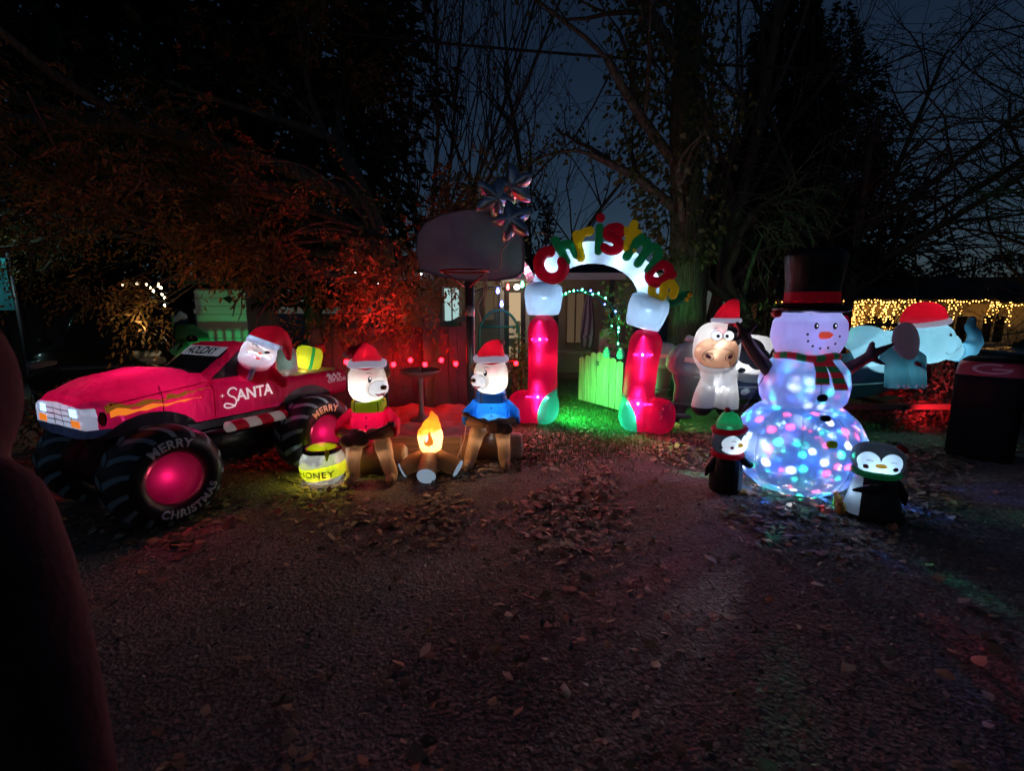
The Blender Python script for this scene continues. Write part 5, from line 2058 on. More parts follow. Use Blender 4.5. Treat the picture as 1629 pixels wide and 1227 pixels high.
    lamp((1.56, .12, .86), .17, COOL, t, .03)
    lamp((1.60, -.2, .86), .14, COOL, t, .03)
    lamp((.62, .22, .85), .6, (1, .8, .85), t, .05)
    lamp((.1, .1, .82), .2, (1, .8, .8), t, .05)
    # driver leaning out of the side window
    D = Matrix.Translation((.40, .40, 1.02)) @ rot('Z', 180 + 18) @ rot('Y', 24)      # local: x to the right of the picture, -y towards the viewer
    D = Matrix.Translation((.54, .41, 1.06)) @ rot('Z', 148) @ rot('Y', 24)
    b = MB()
    b.blob((.02, .04, .0), (.15, .13, .12), 2.3)
    b.rtube([(.10, .02, .04), (.20, -.02, .0), (.27, -.03, -.03)], [.06, .05, .045])
    b.xf(D)
    drv = fuse(b, .012, 4).build('driver', 'fab_red', t)
    hm = MB()
    hm.blob((0, 0, .15), (.145, .125, .135), 2.3)
    hm.blob((-.01, -.03, .09), (.135, .11, .10), 2.2)
    hm.blob((.0, 0, .25), (.135, .125, .045), 2.6)
    hat_cone(hm, (.0, 0, .27), .125, (.24, .0, .20), (.12, .02, .44))
    head = fuse(hm, .010, 4)
    hb = head.bvh()
    hat, head = head.cut(lambda V: .285 - V[:, 2] - .0 * V[:, 0] if False else np.where(V[:, 0] > .155, -1.0 * (V[:, 0] - .155), .285 - V[:, 2]))
    brim, head = head.cut(lambda V: .225 - V[:, 2])
    face, beard = head.cut(lambda V: both(V[:, 1] + .02, .145 - V[:, 2], np.abs(V[:, 0]) - .105))
    for s_, nm, mt in ((hat, 'hat', 'fab_hat_red'), (brim, 'hat_brim', 'fab_ice'), (face, 'face', 'fab_cream'), (beard, 'beard', 'fab_white')):
        s_.V = np.array([tuple(D @ Vector(v)) for v in s_.V])
        s_.build(nm, mt, drv)
    def fd(name, vf, mat, off=.003):
        o = decal(name, vf, (0, 0, 0), (1, 0, 0), (0, 0, 1), hb, mat, drv, off, .02)
        o.data.transform(D)
        return o
    fd('eye', ribbon(arc(-.045, .185, .022, .012, 200, 340, 8), .006), 'ink')
    fd('eye', poly_vf([ellipse(.05, .19, .024, .012, 18, .2)]), 'ink')
    fd('eyebrow', ribbon([(-.08, .215), (-.05, .222), (-.025, .21)], .008), 'ink')
    fd('nose', poly_vf([ellipse(.0, .165, .014, .012, 14)]), 'print_carrot')
    fd('moustache', merge_vf(ribbon(arc(-.045, .135, .045, .02, 20, 160, 8), .02), ribbon(arc(.045, .135, .045, .02, 20, 160, 8), .02)), 'print_eye', .004)
    fd('mouth', poly_vf([ellipse(.0, .118, .018, .008, 14)]), 'print_carrot', .005)
    lamp(D @ Vector((-.02, .01, .12)), .65, COOL, drv, .03)
    MB().bbox((0, -.10, -.02), (.045, .02, .14), .008).xf(D).build('scarf_end', 'fab_ice', drv)
    # gifts in the cargo bed
    G = Matrix.Translation((.05, .14, .95)) @ rot('Z', 148)
    gb = MB().loft([(-.14, -.07, .07, 0, .23, 4), (-.12, -.085, .085, 0, .26, 4), (0, -.09, .09, 0, .29, 4), (.12, -.085, .085, 0, .26, 4), (.14, -.07, .07, 0, .23, 4)], 28)
    gs = gb.shell()
    fr, sd_ = gs.cut(lambda V: V[:, 1] + .062)
    st1, st2 = sd_.cut(lambda V: np.sin(V[:, 1] * 2 * PI / .085 + 1))
    for s_, nm, mt in ((fr, 'gift_box', 'fab_grey'), (st1, 'gift_stripe', 'fab_hat_red'), (st2, 'gift_stripe', 'fab_green')):
        s_.V = np.array([tuple(G @ Vector(v)) for v in s_.V])
        s_.build(nm, mt, t)
    lamp(G @ Vector((.05, 0, .1)), .12, WHITE, t, .03)
    G = Matrix.Translation((-.24, .14, .96)) @ rot('Z', 148) @ rot('Y', 14)
    g2 = fuse(MB().blob((0, 0, .12), (.13, .12, .12), 3.6), .008, 3)
    rb, bx = g2.cut(lambda V: np.abs(V[:, 0] - .02) - .016)
    for s_, nm, mt in ((bx, 'gift_box', 'fab_gold'), (rb, 'gift_ribbon', 'fab_green')):
        s_.V = np.array([tuple(G @ Vector(v)) for v in s_.V])
        s_.build(nm, mt, t)
    MB().rtube([(.06, .06, .24), (.12, .06, .27), (.14, .06, .22)], .025, 10).xf(G).build('gift_bow', 'fab_hat_red', t)
    lamp(G @ Vector((-.05, -.04, .07)), .28, (1, .98, .8), t, .03)


truck()


# ------------------------------------------------------------------ bears
def bear(label, X, Y, side, coat, collar, rz, glow_w, coat_w):
    """seated bear; side = +1 muzzle to the right of the picture"""
    t = thing('inflatable_bear', label, 'inflatable', (X, Y, 0), rz)
    s = side
    hm = MB()
    hm.blob((0, 0, .905), (.172, .165, .175), 2.9)
    hm.blob((s * .10, -.10, .875), (.105, .11, .09), 2.1)
    head = fuse(hm, .010, 4)
    hb = head.bvh()
    muz, head = head.cut(lambda V: ell(V, (s * .135, -.165, .865), (.092, .12, .083)))
    h_ = head.build('head', 'fab_cream', t)
    muz.build('muzzle', 'fab_white', h_)
    HD = lambda nm, vf, mt, off=.003: decal(nm, vf, (0, 0, 0), (1, 0, 0), (0, 0, 1), hb, mt, h_, off, .02)
    HD('eye', poly_vf([ellipse(s * .055, .955, .017, .027)]), 'ink')
    HD('eye_glint', poly_vf([ellipse(s * .06, .966, .006, .008, 10)]), 'print_eye', .006)
    HD('eyebrow', ribbon(arc(s * .045, .99, .035, .025, 40 if s > 0 else 140, 130 if s > 0 else 50, 8), .005), 'ink')
    HD('mouth', poly_vf([[(s * .10, .835), (s * .14, .825), (s * .185, .838), (s * .17, .805), (s * .14, .795), (s * .115, .81)]]), 'print_maroon')
    HD('tongue', poly_vf([ellipse(s * .15, .807, .02, .008, 14)]), 'print_pink', .005)
    HD('muzzle_line', ribbon(ellipse(s * .135, .865, .088, .080, 28) + [ellipse(s * .135, .865, .088, .080, 28)[0]], .004), 'ink')
    h = hb.ray_cast(Vector((s * .175, -1, .885)), Vector((0, 1, 0)))
    np_ = h[0] if h[0] is not None else Vector((s * .17, -.2, .885))
    MB().blob(np_, (.030, .026, .022), 2.4, nu=16, nv=10).build('nose', 'fab_brown', h_)
    for k in range(7):
        z = .80 + k * .028
        HD('stitch', ribbon([(-s * (.145 + .004 * (k % 2)), z), (-s * .165, z + .006)], .004), 'ink')
    for e in (-1, 1):
        MB().blob((e * .165, .04, .985), (.04, .03, .05), 2.2, nu=14, nv=10).build('ear', 'fab_brown', h_)
    # hat
    ht = MB()
    hat_cone(ht, (0, .0, 1.085), .145, (-s * .03 if s > 0 else .09, .02, 1.245), (-s * .02, .02, 1.20))
    hs = fuse(ht, .012, 4).build('hat', 'fab_hat_red', t)
    lamp((0, -.02, 1.15), .22, (1, .9, .9), hs, .02)
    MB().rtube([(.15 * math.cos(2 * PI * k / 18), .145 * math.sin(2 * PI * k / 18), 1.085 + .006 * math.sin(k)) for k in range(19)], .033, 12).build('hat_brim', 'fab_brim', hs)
    tipx = -.19 if s > 0 else .115
    tipz = 1.165 if s > 0 else 1.25
    if s > 0:
        MB().rtube([(-.06, .0, 1.2), (-.14, 0, 1.2), (-.18, 0, 1.175)], [.06, .04, .025], 12).build('hat_tail', 'fab_hat_red', hs)
    MB().blob((tipx, 0, tipz), (.03, .03, .03), nu=14, nv=10).build('pompom', 'fab_cream', hs)
    # collar
    cl = MB().loft([(.645, -.15, .15, -.145, .145, 3), (.69, -.155, .155, -.15, .15, 3), (.74, -.15, .15, -.145, .145, 3)], 36, axis='z').shell()
    st, cl = cl.cut(lambda V: .86 - np.cos(np.arctan2(V[:, 1], V[:, 0]) * 9 + 1.3))
    c_ = cl.build('scarf', collar, t)
    st.build('scarf_stripe', 'fab_black', c_)
    # body with sleeves
    bm_ = MB()
    bm_.loft([(.36, -.16, .16, -.13, .15, 2.6), (.46, -.185, .185, -.15, .16, 2.6), (.57, -.17, .17, -.15, .15, 2.6), (.66, -.13, .13, -.12, .12, 2.4)], 28, axis='z')
    bm_.rtube([(-.14, 0, .60), (-.22, -.05, .53), (-.235, -.12, .47)], [.075, .075, .065])
    bm_.rtube([(.14, 0, .60), (.22, -.05, .53), (.235, -.12, .47)], [.075, .075, .065])
    body = fuse(bm_, .012, 4)
    low, up = body.cut(lambda V: V[:, 2] - .45 - .02 * np.cos(V[:, 0] * 12))
    b_ = up.build('jacket', coat, t)
    low.build('shirt', 'fab_white' if s < 0 else coat, t)
    bb = body.bvh()
    for z in (.52, .6):
        decal('button', poly_vf([ellipse(0, z, .01, .01, 12)]), (0, 0, 0), (1, 0, 0), (0, 0, 1), bb, 'ink', b_, .003)
    # paws
    for e in (-1, 1):
        mb = MB()
        mb.rtube([(e * .235, -.13, .465), (e * .15, -.21, .46), (e * .07, -.24, .47)], [.05, .048, .055])
        fuse(mb, .012, 3).build('arm', 'fab_brown', t)
    # small guitar across the lap
    g = MB()
    g.blob((-s * .04, -.27, .44), (.10, .035, .075), 2.2, nu=20)
    g.blob((-s * .14, -.265, .415), (.075, .033, .06), 2.2, nu=20)
    g.rtube([(0, -.28, .46), (s * .22, -.29, .555)], .018, 10)
    g.blob((s * .25, -.29, .57), (.04, .02, .025), 3, nu=12)
    fuse(g, .010, 3).build('guitar', 'guitar', t)
    # legs
    for e in (-1, 1):
        mb = MB()
        k = .03 if e == s else 0
        mb.rtube([(e * .09, .02, .36), (e * (.115 + k), -.17, .35), (e * (.125 + k * 2), -.20, .2), (e * (.13 + k * 3), -.21, .08)], [.085, .082, .066, .062])
        mb.rtube([(e * (.13 + k * 3), -.20, .055), (e * (.14 + k * 3), -.30, .05)], [.055, .05])
        fuse(mb, .013, 4).build('leg', 'fab_tan', t)
        lamp((e * (.12 + k), -.185, .27), .045, (1, .85, .7), t, .02)  # added lamp inside the leg to brighten its cloth
    # log seat
    lg = MB().rtube([(-.30, .04, .15), (.30, .04, .15)], [.14, .14], 22)
    l_ = MB().tube([(-.31, .04, .145), (-.29, .04, .145), (.29, .04, .145), (.31, .04, .145)], [.13, .145, .145, .13], 24).build('log', 'fab_brown', t, angle=40)
    for e in (-1, 1):
        MB().tube([(e * .311, .04, .145), (e * .322, .04, .145)], [.122, .115], 24).build('log_end', 'fab_cream', l_, angle=40)
    lamp((-.03 * s, -.03, .80), glow_w, (.9, .93, 1.0), t, .03)
    lamp((0, .0, .56), coat_w, (1, .85, .85) if s > 0 else COOL, t, .03)


p = at(590, 700, 4.36)
bear('bear in a red jacket and lime scarf sitting beside the honey pot', p.x, 4.36, 1, 'fab_red', 'scarf_lime', R(4), .95, .5)
p = at(782, 700, 4.78)
bear('bear in a blue jacket and blue scarf sitting on a log by the arch', p.x, 4.78, -1, 'fab_blue', 'scarf_blue', R(2), .92, .75)


def honey_pot():
    p = gr(514, 768)
    t = thing('honey_pot', 'glowing yellow pot lettered HONEY on the leaves by the rear wheel', 'inflatable', (p.x, 4.18, 0))
    s = MB().lathe([(0, 0), (.10, .0), (.15, .02), (.195, .09), (.205, .16), (.19, .24), (.155, .30), (.15, .31)], 40).shell()
    band, rest = s.cut(lambda V: np.abs(V[:, 2] - .125 - .02 * np.sin(V[:, 0] * 8)) - .062)
    rest.build('pot', 'fab_grey', t)
    b = band.build('label_band', 'fab_lime', t)
    MB().rtube([(.15 * math.cos(2 * PI * k / 28), .15 * math.sin(2 * PI * k / 28), .315) for k in range(29)], .022, 10).build('rim', 'fab_black', t)
    hm = MB().blob((0, 0, .315), (.14, .14, .035), 2.4)
    hm.blob((.06, -.03, .335), (.05, .05, .02)).rtube([(.09, -.115, .33), (.11, -.165, .315), (.112, -.185, .27)], [.025, .022, .012], 10)
    fuse(hm, .009, 3).build('honey', 'fab_lime', t)
    tv = text_vf('HONEY', .085, .001, 0, 1.1)
    decal('lettering', ([(x, y + .125) for x, y in tv[0]], tv[1]), (0, 0, 0), (1, 0, 0), (0, 0, 1), s.bvh(), 'print_honey', b, .003, .03)
    lamp((-.02, -.03, .19), .7, (1, .98, .85), t, .03)
    lamp((0, .0, .27), .3, (1, .98, .85), t, .03)


honey_pot()


def campfire():
    p = gr(685, 757)
    t = thing('inflatable_campfire', 'glowing inflatable campfire with three logs between the two bears', 'inflatable', (p.x, 4.38, 0))
    for a, L in ((-90, .27), (-168, .27), (-12, .27), (90, .2)):
        d = Vector((math.cos(R(a)), math.sin(R(a)), 0))
        A, B = d * .04 + Vector((0, 0, .18)), d * L + Vector((0, 0, .075))
        m = MB().tube([A, A.lerp(B, .5), B], [.085, .09, .085], 22).build('log', 'fab_log', t, angle=50)
        u = (B - A).normalized()
        M = Matrix.Translation(B) @ u.to_track_quat('Z', 'Y').to_matrix().to_4x4()
        MB().lathe([(.088, -.004), (.08, .012), (0, .016)], 22, M).build('log_end', 'fab_log_end', m)
        if a != 90:
            lamp(A.lerp(B, .80), .04, COOL, m, .02)
    fm = MB()
    fm.rtube([(0, 0, .30), (.0, 0, .38), (.015, 0, .47), (.035, 0, .55), (.02, 0, .62)], [.11, .125, .09, .05, .012], 18)
    fs = fuse(fm, .010, 5)
    fb = fs.bvh()
    lo, hi = fs.cut(lambda V: V[:, 2] - .43 - .25 * (V[:, 0]))
    f_ = lo.build('flame', 'fab_flame_pale', t)
    hi.build('flame_tip', 'fab_orange', f_)
    dr = [(0, .31), (.04, .325), (.05, .36), (.035, .40), (.01, .46), (-.005, .42), (-.03, .385), (-.042, .35), (-.03, .32)]
    decal('flame_print', poly_vf([dr]), (0, 0, 0), (1, 0, 0), (0, 0, 1), fb, 'print_orange', f_, .003, .03)
    dr = [(-.005, .43), (.004, .40), (-.004, .37), (-.022, .345), (-.026, .38), (-.016, .41)]
    decal('flame_print', poly_vf([dr]), (0, 0, 0), (1, 0, 0), (0, 0, 1), fb, 'print_eye', f_, .005, .03)
    lamp((0, .01, .34), .85, (1, .80, .55), t, .03)
    lamp((.01, .0, .48), .25, (1, .6, .4), t, .02)


fabric('fab_log', (.34, .17, .07), .15, .03)
fabric('fab_log_end', (.55, .75, 1.0), emit=.42)  # log ends: glow put into the colour beside the weak lamps
fabric('fab_flame_pale', (1.0, .66, .36))
campfire()


# ------------------------------------------------------------------ stocking arch
def stocking_arch():
    A, B = Vector((.42, 6.40, 0)), Vector((1.62, 5.98, 0))
    d = B - A
    t = thing('inflatable_arch', 'inflatable stocking arch with Christmas in puffy coloured letters', 'inflatable', (A + B) / 2, math.atan2(d.y, d.x))
    hw = d.length / 2
    def sock(x0, toe, hgt, lean, cw):
        mb = MB()
        x = x0
        mb.rtube([(x, 0, .30), (x + lean * .4, 0, .8), (x + lean, 0, hgt - .30)], [.205, .20, .205], 24)
        mb.blob((x, 0, .24), (.23, .20, .24), 2.6)
        mb.blob((x + toe * .24, -.02, .23), (.24, .19, .23), 2.6)
        sh = fuse(mb, .016, 6)
        heel, leg = sh.cut(lambda V: ell(V, (x - toe * .27, -.05, .10), (.30, .5, .42)))
        foot, leg = leg.cut(lambda V: V[:, 2] - .475)
        l_ = leg.build('stocking_leg', 'fab_red', t)
        foot.build('stocking_foot', 'fab_red', t)
        heel.build('stocking_heel', 'fab_mint', t)
        seam('seam', [(x + .207 * math.cos(a), .207 * math.sin(a), .478) for a in [2 * PI * k / 24 for k in range(25)]], .004, l_, 'fab_hat_red')
        # cuff
        cb = MB()
        cx = x + lean
        M = Matrix.Translation((cx, 0, hgt + .10)) @ rot('Y', cw)
        cb.loft([(-.20, -.20, .20, -.20, .20, 2.3), (-.12, -.225, .225, -.22, .22, 2.5), (.06, -.25, .25, -.235, .235, 2.6), (.17, -.235, .235, -.22, .22, 2.5), (.23, -.15, .15, -.15, .15, 2.2)], 32, axis='z')
        cb.xf(M)
        fuse(cb, .016, 4).build('stocking_cuff', 'fab_ice', t)
        # added light bars close behind the cloth imitate the weave's bright cross flares
        for z, wz, wx, e in ((hgt - .42, .62, .26, 1.0), (.40, .40, .34, 1.15)):
            xx = x + lean * .7 if z > .6 else x + toe * .02
            yy = -.165 if z > .6 else -.16
            up = (R(-90), 0, 0)
            lamp((xx, yy, z), .62 * e, (1, .85, .95), t, name='flare_bar', kind='AREA', size=(.006, wz), rot=up)
            lamp((xx, yy, z), .46 * e, (1, .85, .95), t, name='flare_bar', kind='AREA', size=(wx, .006), rot=up)
            lamp((xx, yy + .01, z), .2 * e, (1, .92, 1), t, .012)
            MB().blob((xx, yy + .005, z), (.013, .013, .013), nu=10, nv=8).build('led_bulb', 'led_core', t)
        lamp((x + lean * .6, .05, hgt * .55), .62, (1, .80, .92), t, .05)
        lamp((x + toe * .1, .05, .26), .5, (1, .80, .92), t, .05)
        lamp((x - toe * .14, -.03, .16), .3, (.9, 1, 1), t, .05)
        lamp((cx, 0, hgt + .06), .75, COOL, t, .05)
        return M @ Vector((0, 0, .16))
    Lp = sock(-hw, -1, 1.60, 0, 0)
    Rp = sock(hw, 1, 1.44, .07, 14)
    # arch tube
    cxm = (Lp.x + Rp.x) / 2 + .0
    n = 20
    pts = []
    for k in range(n + 1):
        a = PI - PI * k / n
        x = cxm + (Rp.x - Lp.x) / 2 * math.cos(a) * (1.0)
        z = Lp.z + (Rp.z - Lp.z) * k / n + .51 * math.sin(a)
        pts.append(Vector((x, 0, z)))
    mb = MB().rtube(pts, [.150 - .01 * math.sin(PI * k / n) for k in range(n + 1)], 20)
    ar = fuse(mb, .016, 4)
    ar.build('arch_tube', 'fab_ice', t)
    for k, w in ((3, .8), (8, .75), (13, .75), (17, .9)):
        lamp(pts[k], w, (.8, .9, 1.0), t, .04)
    # letters: puffy strokes
    G = {
        'C': [[(.24, .74), (.06, .82), (-.18, .74), (-.32, .52), (-.32, .28), (-.18, .06), (.06, -.02), (.28, .08), (.36, .26)]],
        'h': [[(-.22, .95), (-.22, .05)], [(-.22, .45), (-.05, .62), (.15, .55), (.22, .38), (.22, .05)]],
        'r': [[(-.16, .62), (-.16, .02)], [(-.16, .40), (-.02, .60), (.20, .62)]],
        'i': [[(0, .66), (0, .02)]],
        's': [[(.22, .58), (.05, .68), (-.18, .60), (-.20, .44), (0, .36), (.2, .26), (.2, .10), (0, .02), (-.22, .08)]],
        't': [[(0, .85), (0, .15), (.1, .04), (.2, .06)], [(-.22, .58), (.22, .58)]],
        'm': [[(-.36, .64), (-.36, .04)], [(-.36, .45), (-.2, .62), (-.05, .55), (0, .38), (0, .05)], [(0, .42), (.14, .62), (.3, .55), (.36, .38), (.36, .05)]],
        'a': [[(.2, .62), (.2, .04)], [(.2, .45), (.02, .62), (-.18, .52), (-.22, .3), (-.12, .08), (.06, .05), (.2, .22)]],
    }
    fi = t.rotation_euler.z
    mid = (A + B) / 2

    def onplane(px, py):
        a, b = px_dir(px, py)
        Y = (mid.y * math.cos(fi) - mid.x * math.sin(fi)) / (math.cos(fi) - a * math.sin(fi))
        X = a * Y
        return Vector(((X - mid.x) * math.cos(fi) + (Y - mid.y) * math.sin(fi), 0, CAM_Z + b * Y))
    seq = [('C', 'let_red', 881, 426, -38, .43, .075), ('h', 'let_green', 907, 401, -30, .34, .055), ('r', 'let_yellow', 933, 389, -12, .48, .056), ('i', 'let_green', 956, 382, 2, .44, .052), ('s', 'let_red', 978, 382, 10, .42, .058),
           ('t', 'let_yellow', 1003, 383, 16, .36, .054), ('m', 'let_green', 1027, 405, 34, .44, .056), ('a', 'let_red', 1051, 436, 62, .42, .056), ('s', 'let_yellow', 1056, 463, 72, .40, .05)]
    for ch, mt, px, py, ang, sc, r in seq:
        q = onplane(px, py)
        M = Matrix.Translation(q + Vector((0, -.14, 0))) @ Matrix.Rotation(R(ang), 4, 'Y')
        mb = MB()
        for st in G[ch]:
            sm = []
            for j in range(len(st) - 1):
                p0, p1, p2, p3 = [Vector(st[max(0, min(len(st) - 1, j + e))]) for e in (-1, 0, 1, 2)]
                for m_ in range(4):
                    u = m_ / 4
                    sm.append(.5 * ((2 * p1) + (p2 - p0) * u + (2 * p0 - 5 * p1 + 4 * p2 - p3) * u * u + (3 * p1 - p0 - 3 * p2 + p3) * u ** 3))
            sm.append(Vector(st[-1]))
            mb.rtube([(v.x * sc, 0, (v.y - .36) * sc) for v in sm], r * 1.0, 12)
        mb.xf(M)
        o = fuse(mb, .011, 2).build('letter_' + ch.lower(), mt, t)
        if ch == 'i':
            MB().blob((0, 0, .56 * sc), (.056, .055, .055)).xf(M).build('letter_dot', 'let_red', o)
    # candy canes and holly at the cuffs
    c = Vector((Lp.x - .12, .0, Lp.z + .02))
    cp = [c + Vector(v) for v in ((0, 0, 0), (-.08, 0, .14), (-.15, 0, .26), (-.21, 0, .31), (-.27, 0, .28), (-.28, 0, .2), (-.25, 0, .15))]
    cs = MB().rtube(cp, .052, 16)
    cf = fuse(cs, .010, 3)
    w, r_ = cf.cut(lambda V: np.sin((V[:, 2] - V[:, 0] * .6) * 2 * PI / .07))
    w.build('candy_cane', 'fab_white', t)
    r_.build('candy_cane_stripe', 'fab_print_pink', t)
    lamp(c + Vector((-.12, 0, .2)), .18, (1, .8, .9), t, .02)
    h = Vector((Rp.x + .26, -.02, Rp.z - .02))
    MB().blob(h + Vector((.06, 0, .02)), (.16, .05, .07), 2.4, M=rot('Y', -25).to_3x3()).build('holly_leaf', 'fab_green', t)
    MB().blob(h + Vector((.16, -.05, .02)), (.03, .03, .03)).blob(h + Vector((.19, -.05, .07)), (.03, .03, .03)).build('holly_berries', 'fab_yellow', t)


fabric('fab_print_pink', (.9, .25, .40))
stocking_arch()


# ------------------------------------------------------------------ snowman
def disco(o, strength, scale=4.6, lo=.42, hi=.2, shift=0.0):
    """rotating-lens projector lamp: throws coloured dots in all directions"""
    d = o.data
    d.use_nodes = True
    nt = d.node_tree
    nt.nodes.clear()
    N, L = nt.nodes.new, nt.links.new
    g = N('ShaderNodeNewGeometry')
    vo = N('ShaderNodeTexVoronoi')
    vo.inputs['Scale'].default_value = scale
    L(g.outputs['Incoming'], vo.inputs['Vector'])
    rm = N('ShaderNodeMapRange')
    rm.inputs[1].default_value, rm.inputs[2].default_value = lo, hi
    rm.inputs[3].default_value, rm.inputs[4].default_value = 0, 1
    L(vo.outputs['Distance'], rm.inputs[0])
    sp = N('ShaderNodeSeparateColor')
    L(vo.outputs['Color'], sp.inputs[0])
    cr = N('ShaderNodeValToRGB')
    cr.color_ramp.interpolation = 'CONSTANT'
    e = cr.color_ramp.elements
    e[0].position, e[0].color = 0, ((1, .04, .10, 1) if not shift else (.05, .2, 1, 1))
    e[1].position, e[1].color = .25, (.03, 1, .45, 1)
    for pos, c in ((.5, (.04, .18, 1, 1)), (.72, (.9, .95, 1, 1))):
        k = e.new(pos)
        k.color = c
    L(sp.outputs[0], cr.inputs[0])
    em = N('ShaderNodeEmission')
    L(cr.outputs[0], em.inputs['Color'])
    mu = N('ShaderNodeMath')
    mu.operation = 'MULTIPLY'
    mu.inputs[1].default_value = strength
    L(rm.outputs[0], mu.inputs[0])
    L(mu.outputs[0], em.inputs['Strength'])
    out = N('ShaderNodeOutputLight')
    L(em.outputs[0], out.inputs[0])


def snowman():
    p = at(1268, 700, 4.03)
    t = thing('inflatable_snowman', 'big glowing inflatable snowman with black top hat and coloured dots of light', 'inflatable', (p.x, 4.03, 0), R(-6))
    mb = MB()
    mb.lathe([(0, .0), (.17, .0), (.31, .035), (.425, .13), (.50, .26), (.525, .39), (.505, .52), (.44, .64), (.34, .74), (.0, .80)], 48)
    ball = mb
    ball.loft([(.74, -.26, .26, -.24, .24, 2.4), (.82, -.32, .32, -.28, .28, 2.6), (.95, -.335, .335, -.30, .30, 2.7), (1.08, -.31, .31, -.28, .28, 2.7), (1.18, -.24, .24, -.2, .2, 2.3), (1.22, -.15, .15, -.15, .15, 2.2)], 40, axis='z')
    ball.loft([(1.16, -.17, .17, -.16, .16, 2.3), (1.22, -.23, .23, -.21, .21, 2.5), (1.35, -.275, .275, -.24, .24, 2.8), (1.48, -.26, .26, -.235, .235, 2.8), (1.56, -.21, .21, -.19, .19, 2.5), (1.60, -.1, .1, -.1, .1, 2)], 40, axis='z')
    sh = fuse(ball, .016, 3)
    bv = sh.bvh()
    lo, up = sh.cut(lambda V: V[:, 2] - .775)
    mi, hd = up.cut(lambda V: V[:, 2] - 1.195)
    lo.build('bottom_ball', 'fab_snow', t)
    m_ = mi.build('middle_ball', 'fab_snow', t)
    h_ = hd.build('head', 'fab_snow', t)
    D = lambda nm, vf, mt, par, off=.003: decal(nm, vf, (0, 0, 0), (1, 0, 0), (0, 0, 1), bv, mt, par, off, .03)
    for x in (-.055, .085):
        D('eye', poly_vf([ellipse(x, 1.452, .018, .026)]), 'ink', h_)
        D('eye_glint', poly_vf([ellipse(x + .004, 1.455, .005, .009, 10)]), 'print_eye', h_, .006)
    for x, z in ((-.115, 1.385), (-.105, 1.33), (-.065, 1.29), (-.005, 1.272), (.055, 1.277), (.105, 1.31), (.13, 1.37)):
        D('mouth_dot', poly_vf([ellipse(x, z, .010, .010, 14)]), 'ink', h_)
    c = bv.ray_cast(Vector((.015, -2, 1.375)), Vector((0, 1, 0)))[0]
    n_ = MB().rtube([c + Vector((-.02, .01, 0)), c + Vector((.012, -.02, .004)), c + Vector((.028, -.035, .008))], [.030, .026, .014], 14)
    fuse(n_, .006, 3).build('carrot_nose', 'print_carrot', h_)
    for z, mt in ((.875, 'fab_navy'), (.72, 'fab_navy'), (.545, 'fab_gold')):
        c = bv.ray_cast(Vector((.02, -2, z)), Vector((0, 1, 0)))[0]
        MB().blob(c, (.042, .02, .032), 2.3, nu=18, nv=12).build('button', mt, m_)
    for a in (-2.6, -1.95, -1.2, -.55, .3, 1.2, 2.2):
        pts = []
        for k in range(25):
            z = .03 + .72 * k / 24
            dr = Vector((math.cos(a), math.sin(a), 0))
            q = bv.ray_cast(Vector((0, 0, z)) + dr * 2, -dr)[0]
            if q is not None:
                pts.append(q + dr * .0005)
        seam('seam', pts, .0028, t, 'print_grey')
    pts = [bv.ray_cast(Vector((0, -2, z)), Vector((0, 1, 0)))[0] for z in np.linspace(.80, 1.17, 14)]
    seam('seam', pts, .0025, t, 'print_grey')
    # hat
    hm = MB().lathe([(0, 1.555), (.25, 1.555), (.29, 1.575), (.29, 1.60), (.25, 1.615), (.205, 1.62), (.205, 1.80), (.225, 1.95), (.23, 2.03), (.18, 2.075), (0, 2.085)], 48)
    hs = fuse(hm, .014, 4)
    band, hat = hs.cut(lambda V: np.maximum(np.maximum(1.635 - V[:, 2], V[:, 2] - 1.725), np.hypot(V[:, 0], V[:, 1]) - .245))
    hb = hat.build('top_hat', 'fab_black', t)
    band.build('hat_band', 'let_red', hb)
    for s in (-1, 1):
        MB().blob((s * .29, 0, 1.46), (.025, .07, .08), 2.4, nu=16, nv=12).build('earmuff', 'fab_hat_red', h_) if s > 0 else MB().blob((s * .27, 0, 1.545), (.035, .06, .03), 2.4, nu=16, nv=12).build('earmuff', 'fab_hat_red', h_)
    # scarf
    sc = MB().rtube([(.225 * math.cos(2 * PI * k / 30), .21 * math.sin(2 * PI * k / 30) - .01, 1.195 + .012 * math.sin(k * .8)) for k in range(31)], .034, 12)
    ss = fuse(sc, .012, 2)
    s_ = ss.build('scarf', 'scarf_striped', t)
    for x0, x1, zb in ((-.01, -.005, .99), (.055, .15, .945)):
        e = MB()
        vs, m = [], 10
        for k in range(m + 1):
            u = k / m
            z = 1.19 + (zb - 1.19) * u
            xc = x0 + (x1 - x0) * u
            q = bv.ray_cast(Vector((xc, -2, z)), Vector((0, 1, 0)))[0]
            for dx in (-1, 1):
                for dy in (0, 1):
                    vs.append((xc + dx * (.036 + .014 * u), q.y - .010 - dy * .02, z))
        fs = []
        for k in range(m):
            b = 4 * k
            fs += [(b, b + 2, b + 6, b + 4), (b + 1, b + 5, b + 7, b + 3), (b, b + 4, b + 5, b + 1), (b + 2, b + 3, b + 7, b + 6)]
        fs += [(0, 1, 3, 2), (4 * m, 4 * m + 2, 4 * m + 3, 4 * m + 1)]
        es = e.add(vs, fs).shell()
        es.build('scarf_end', 'scarf_banded', s_)
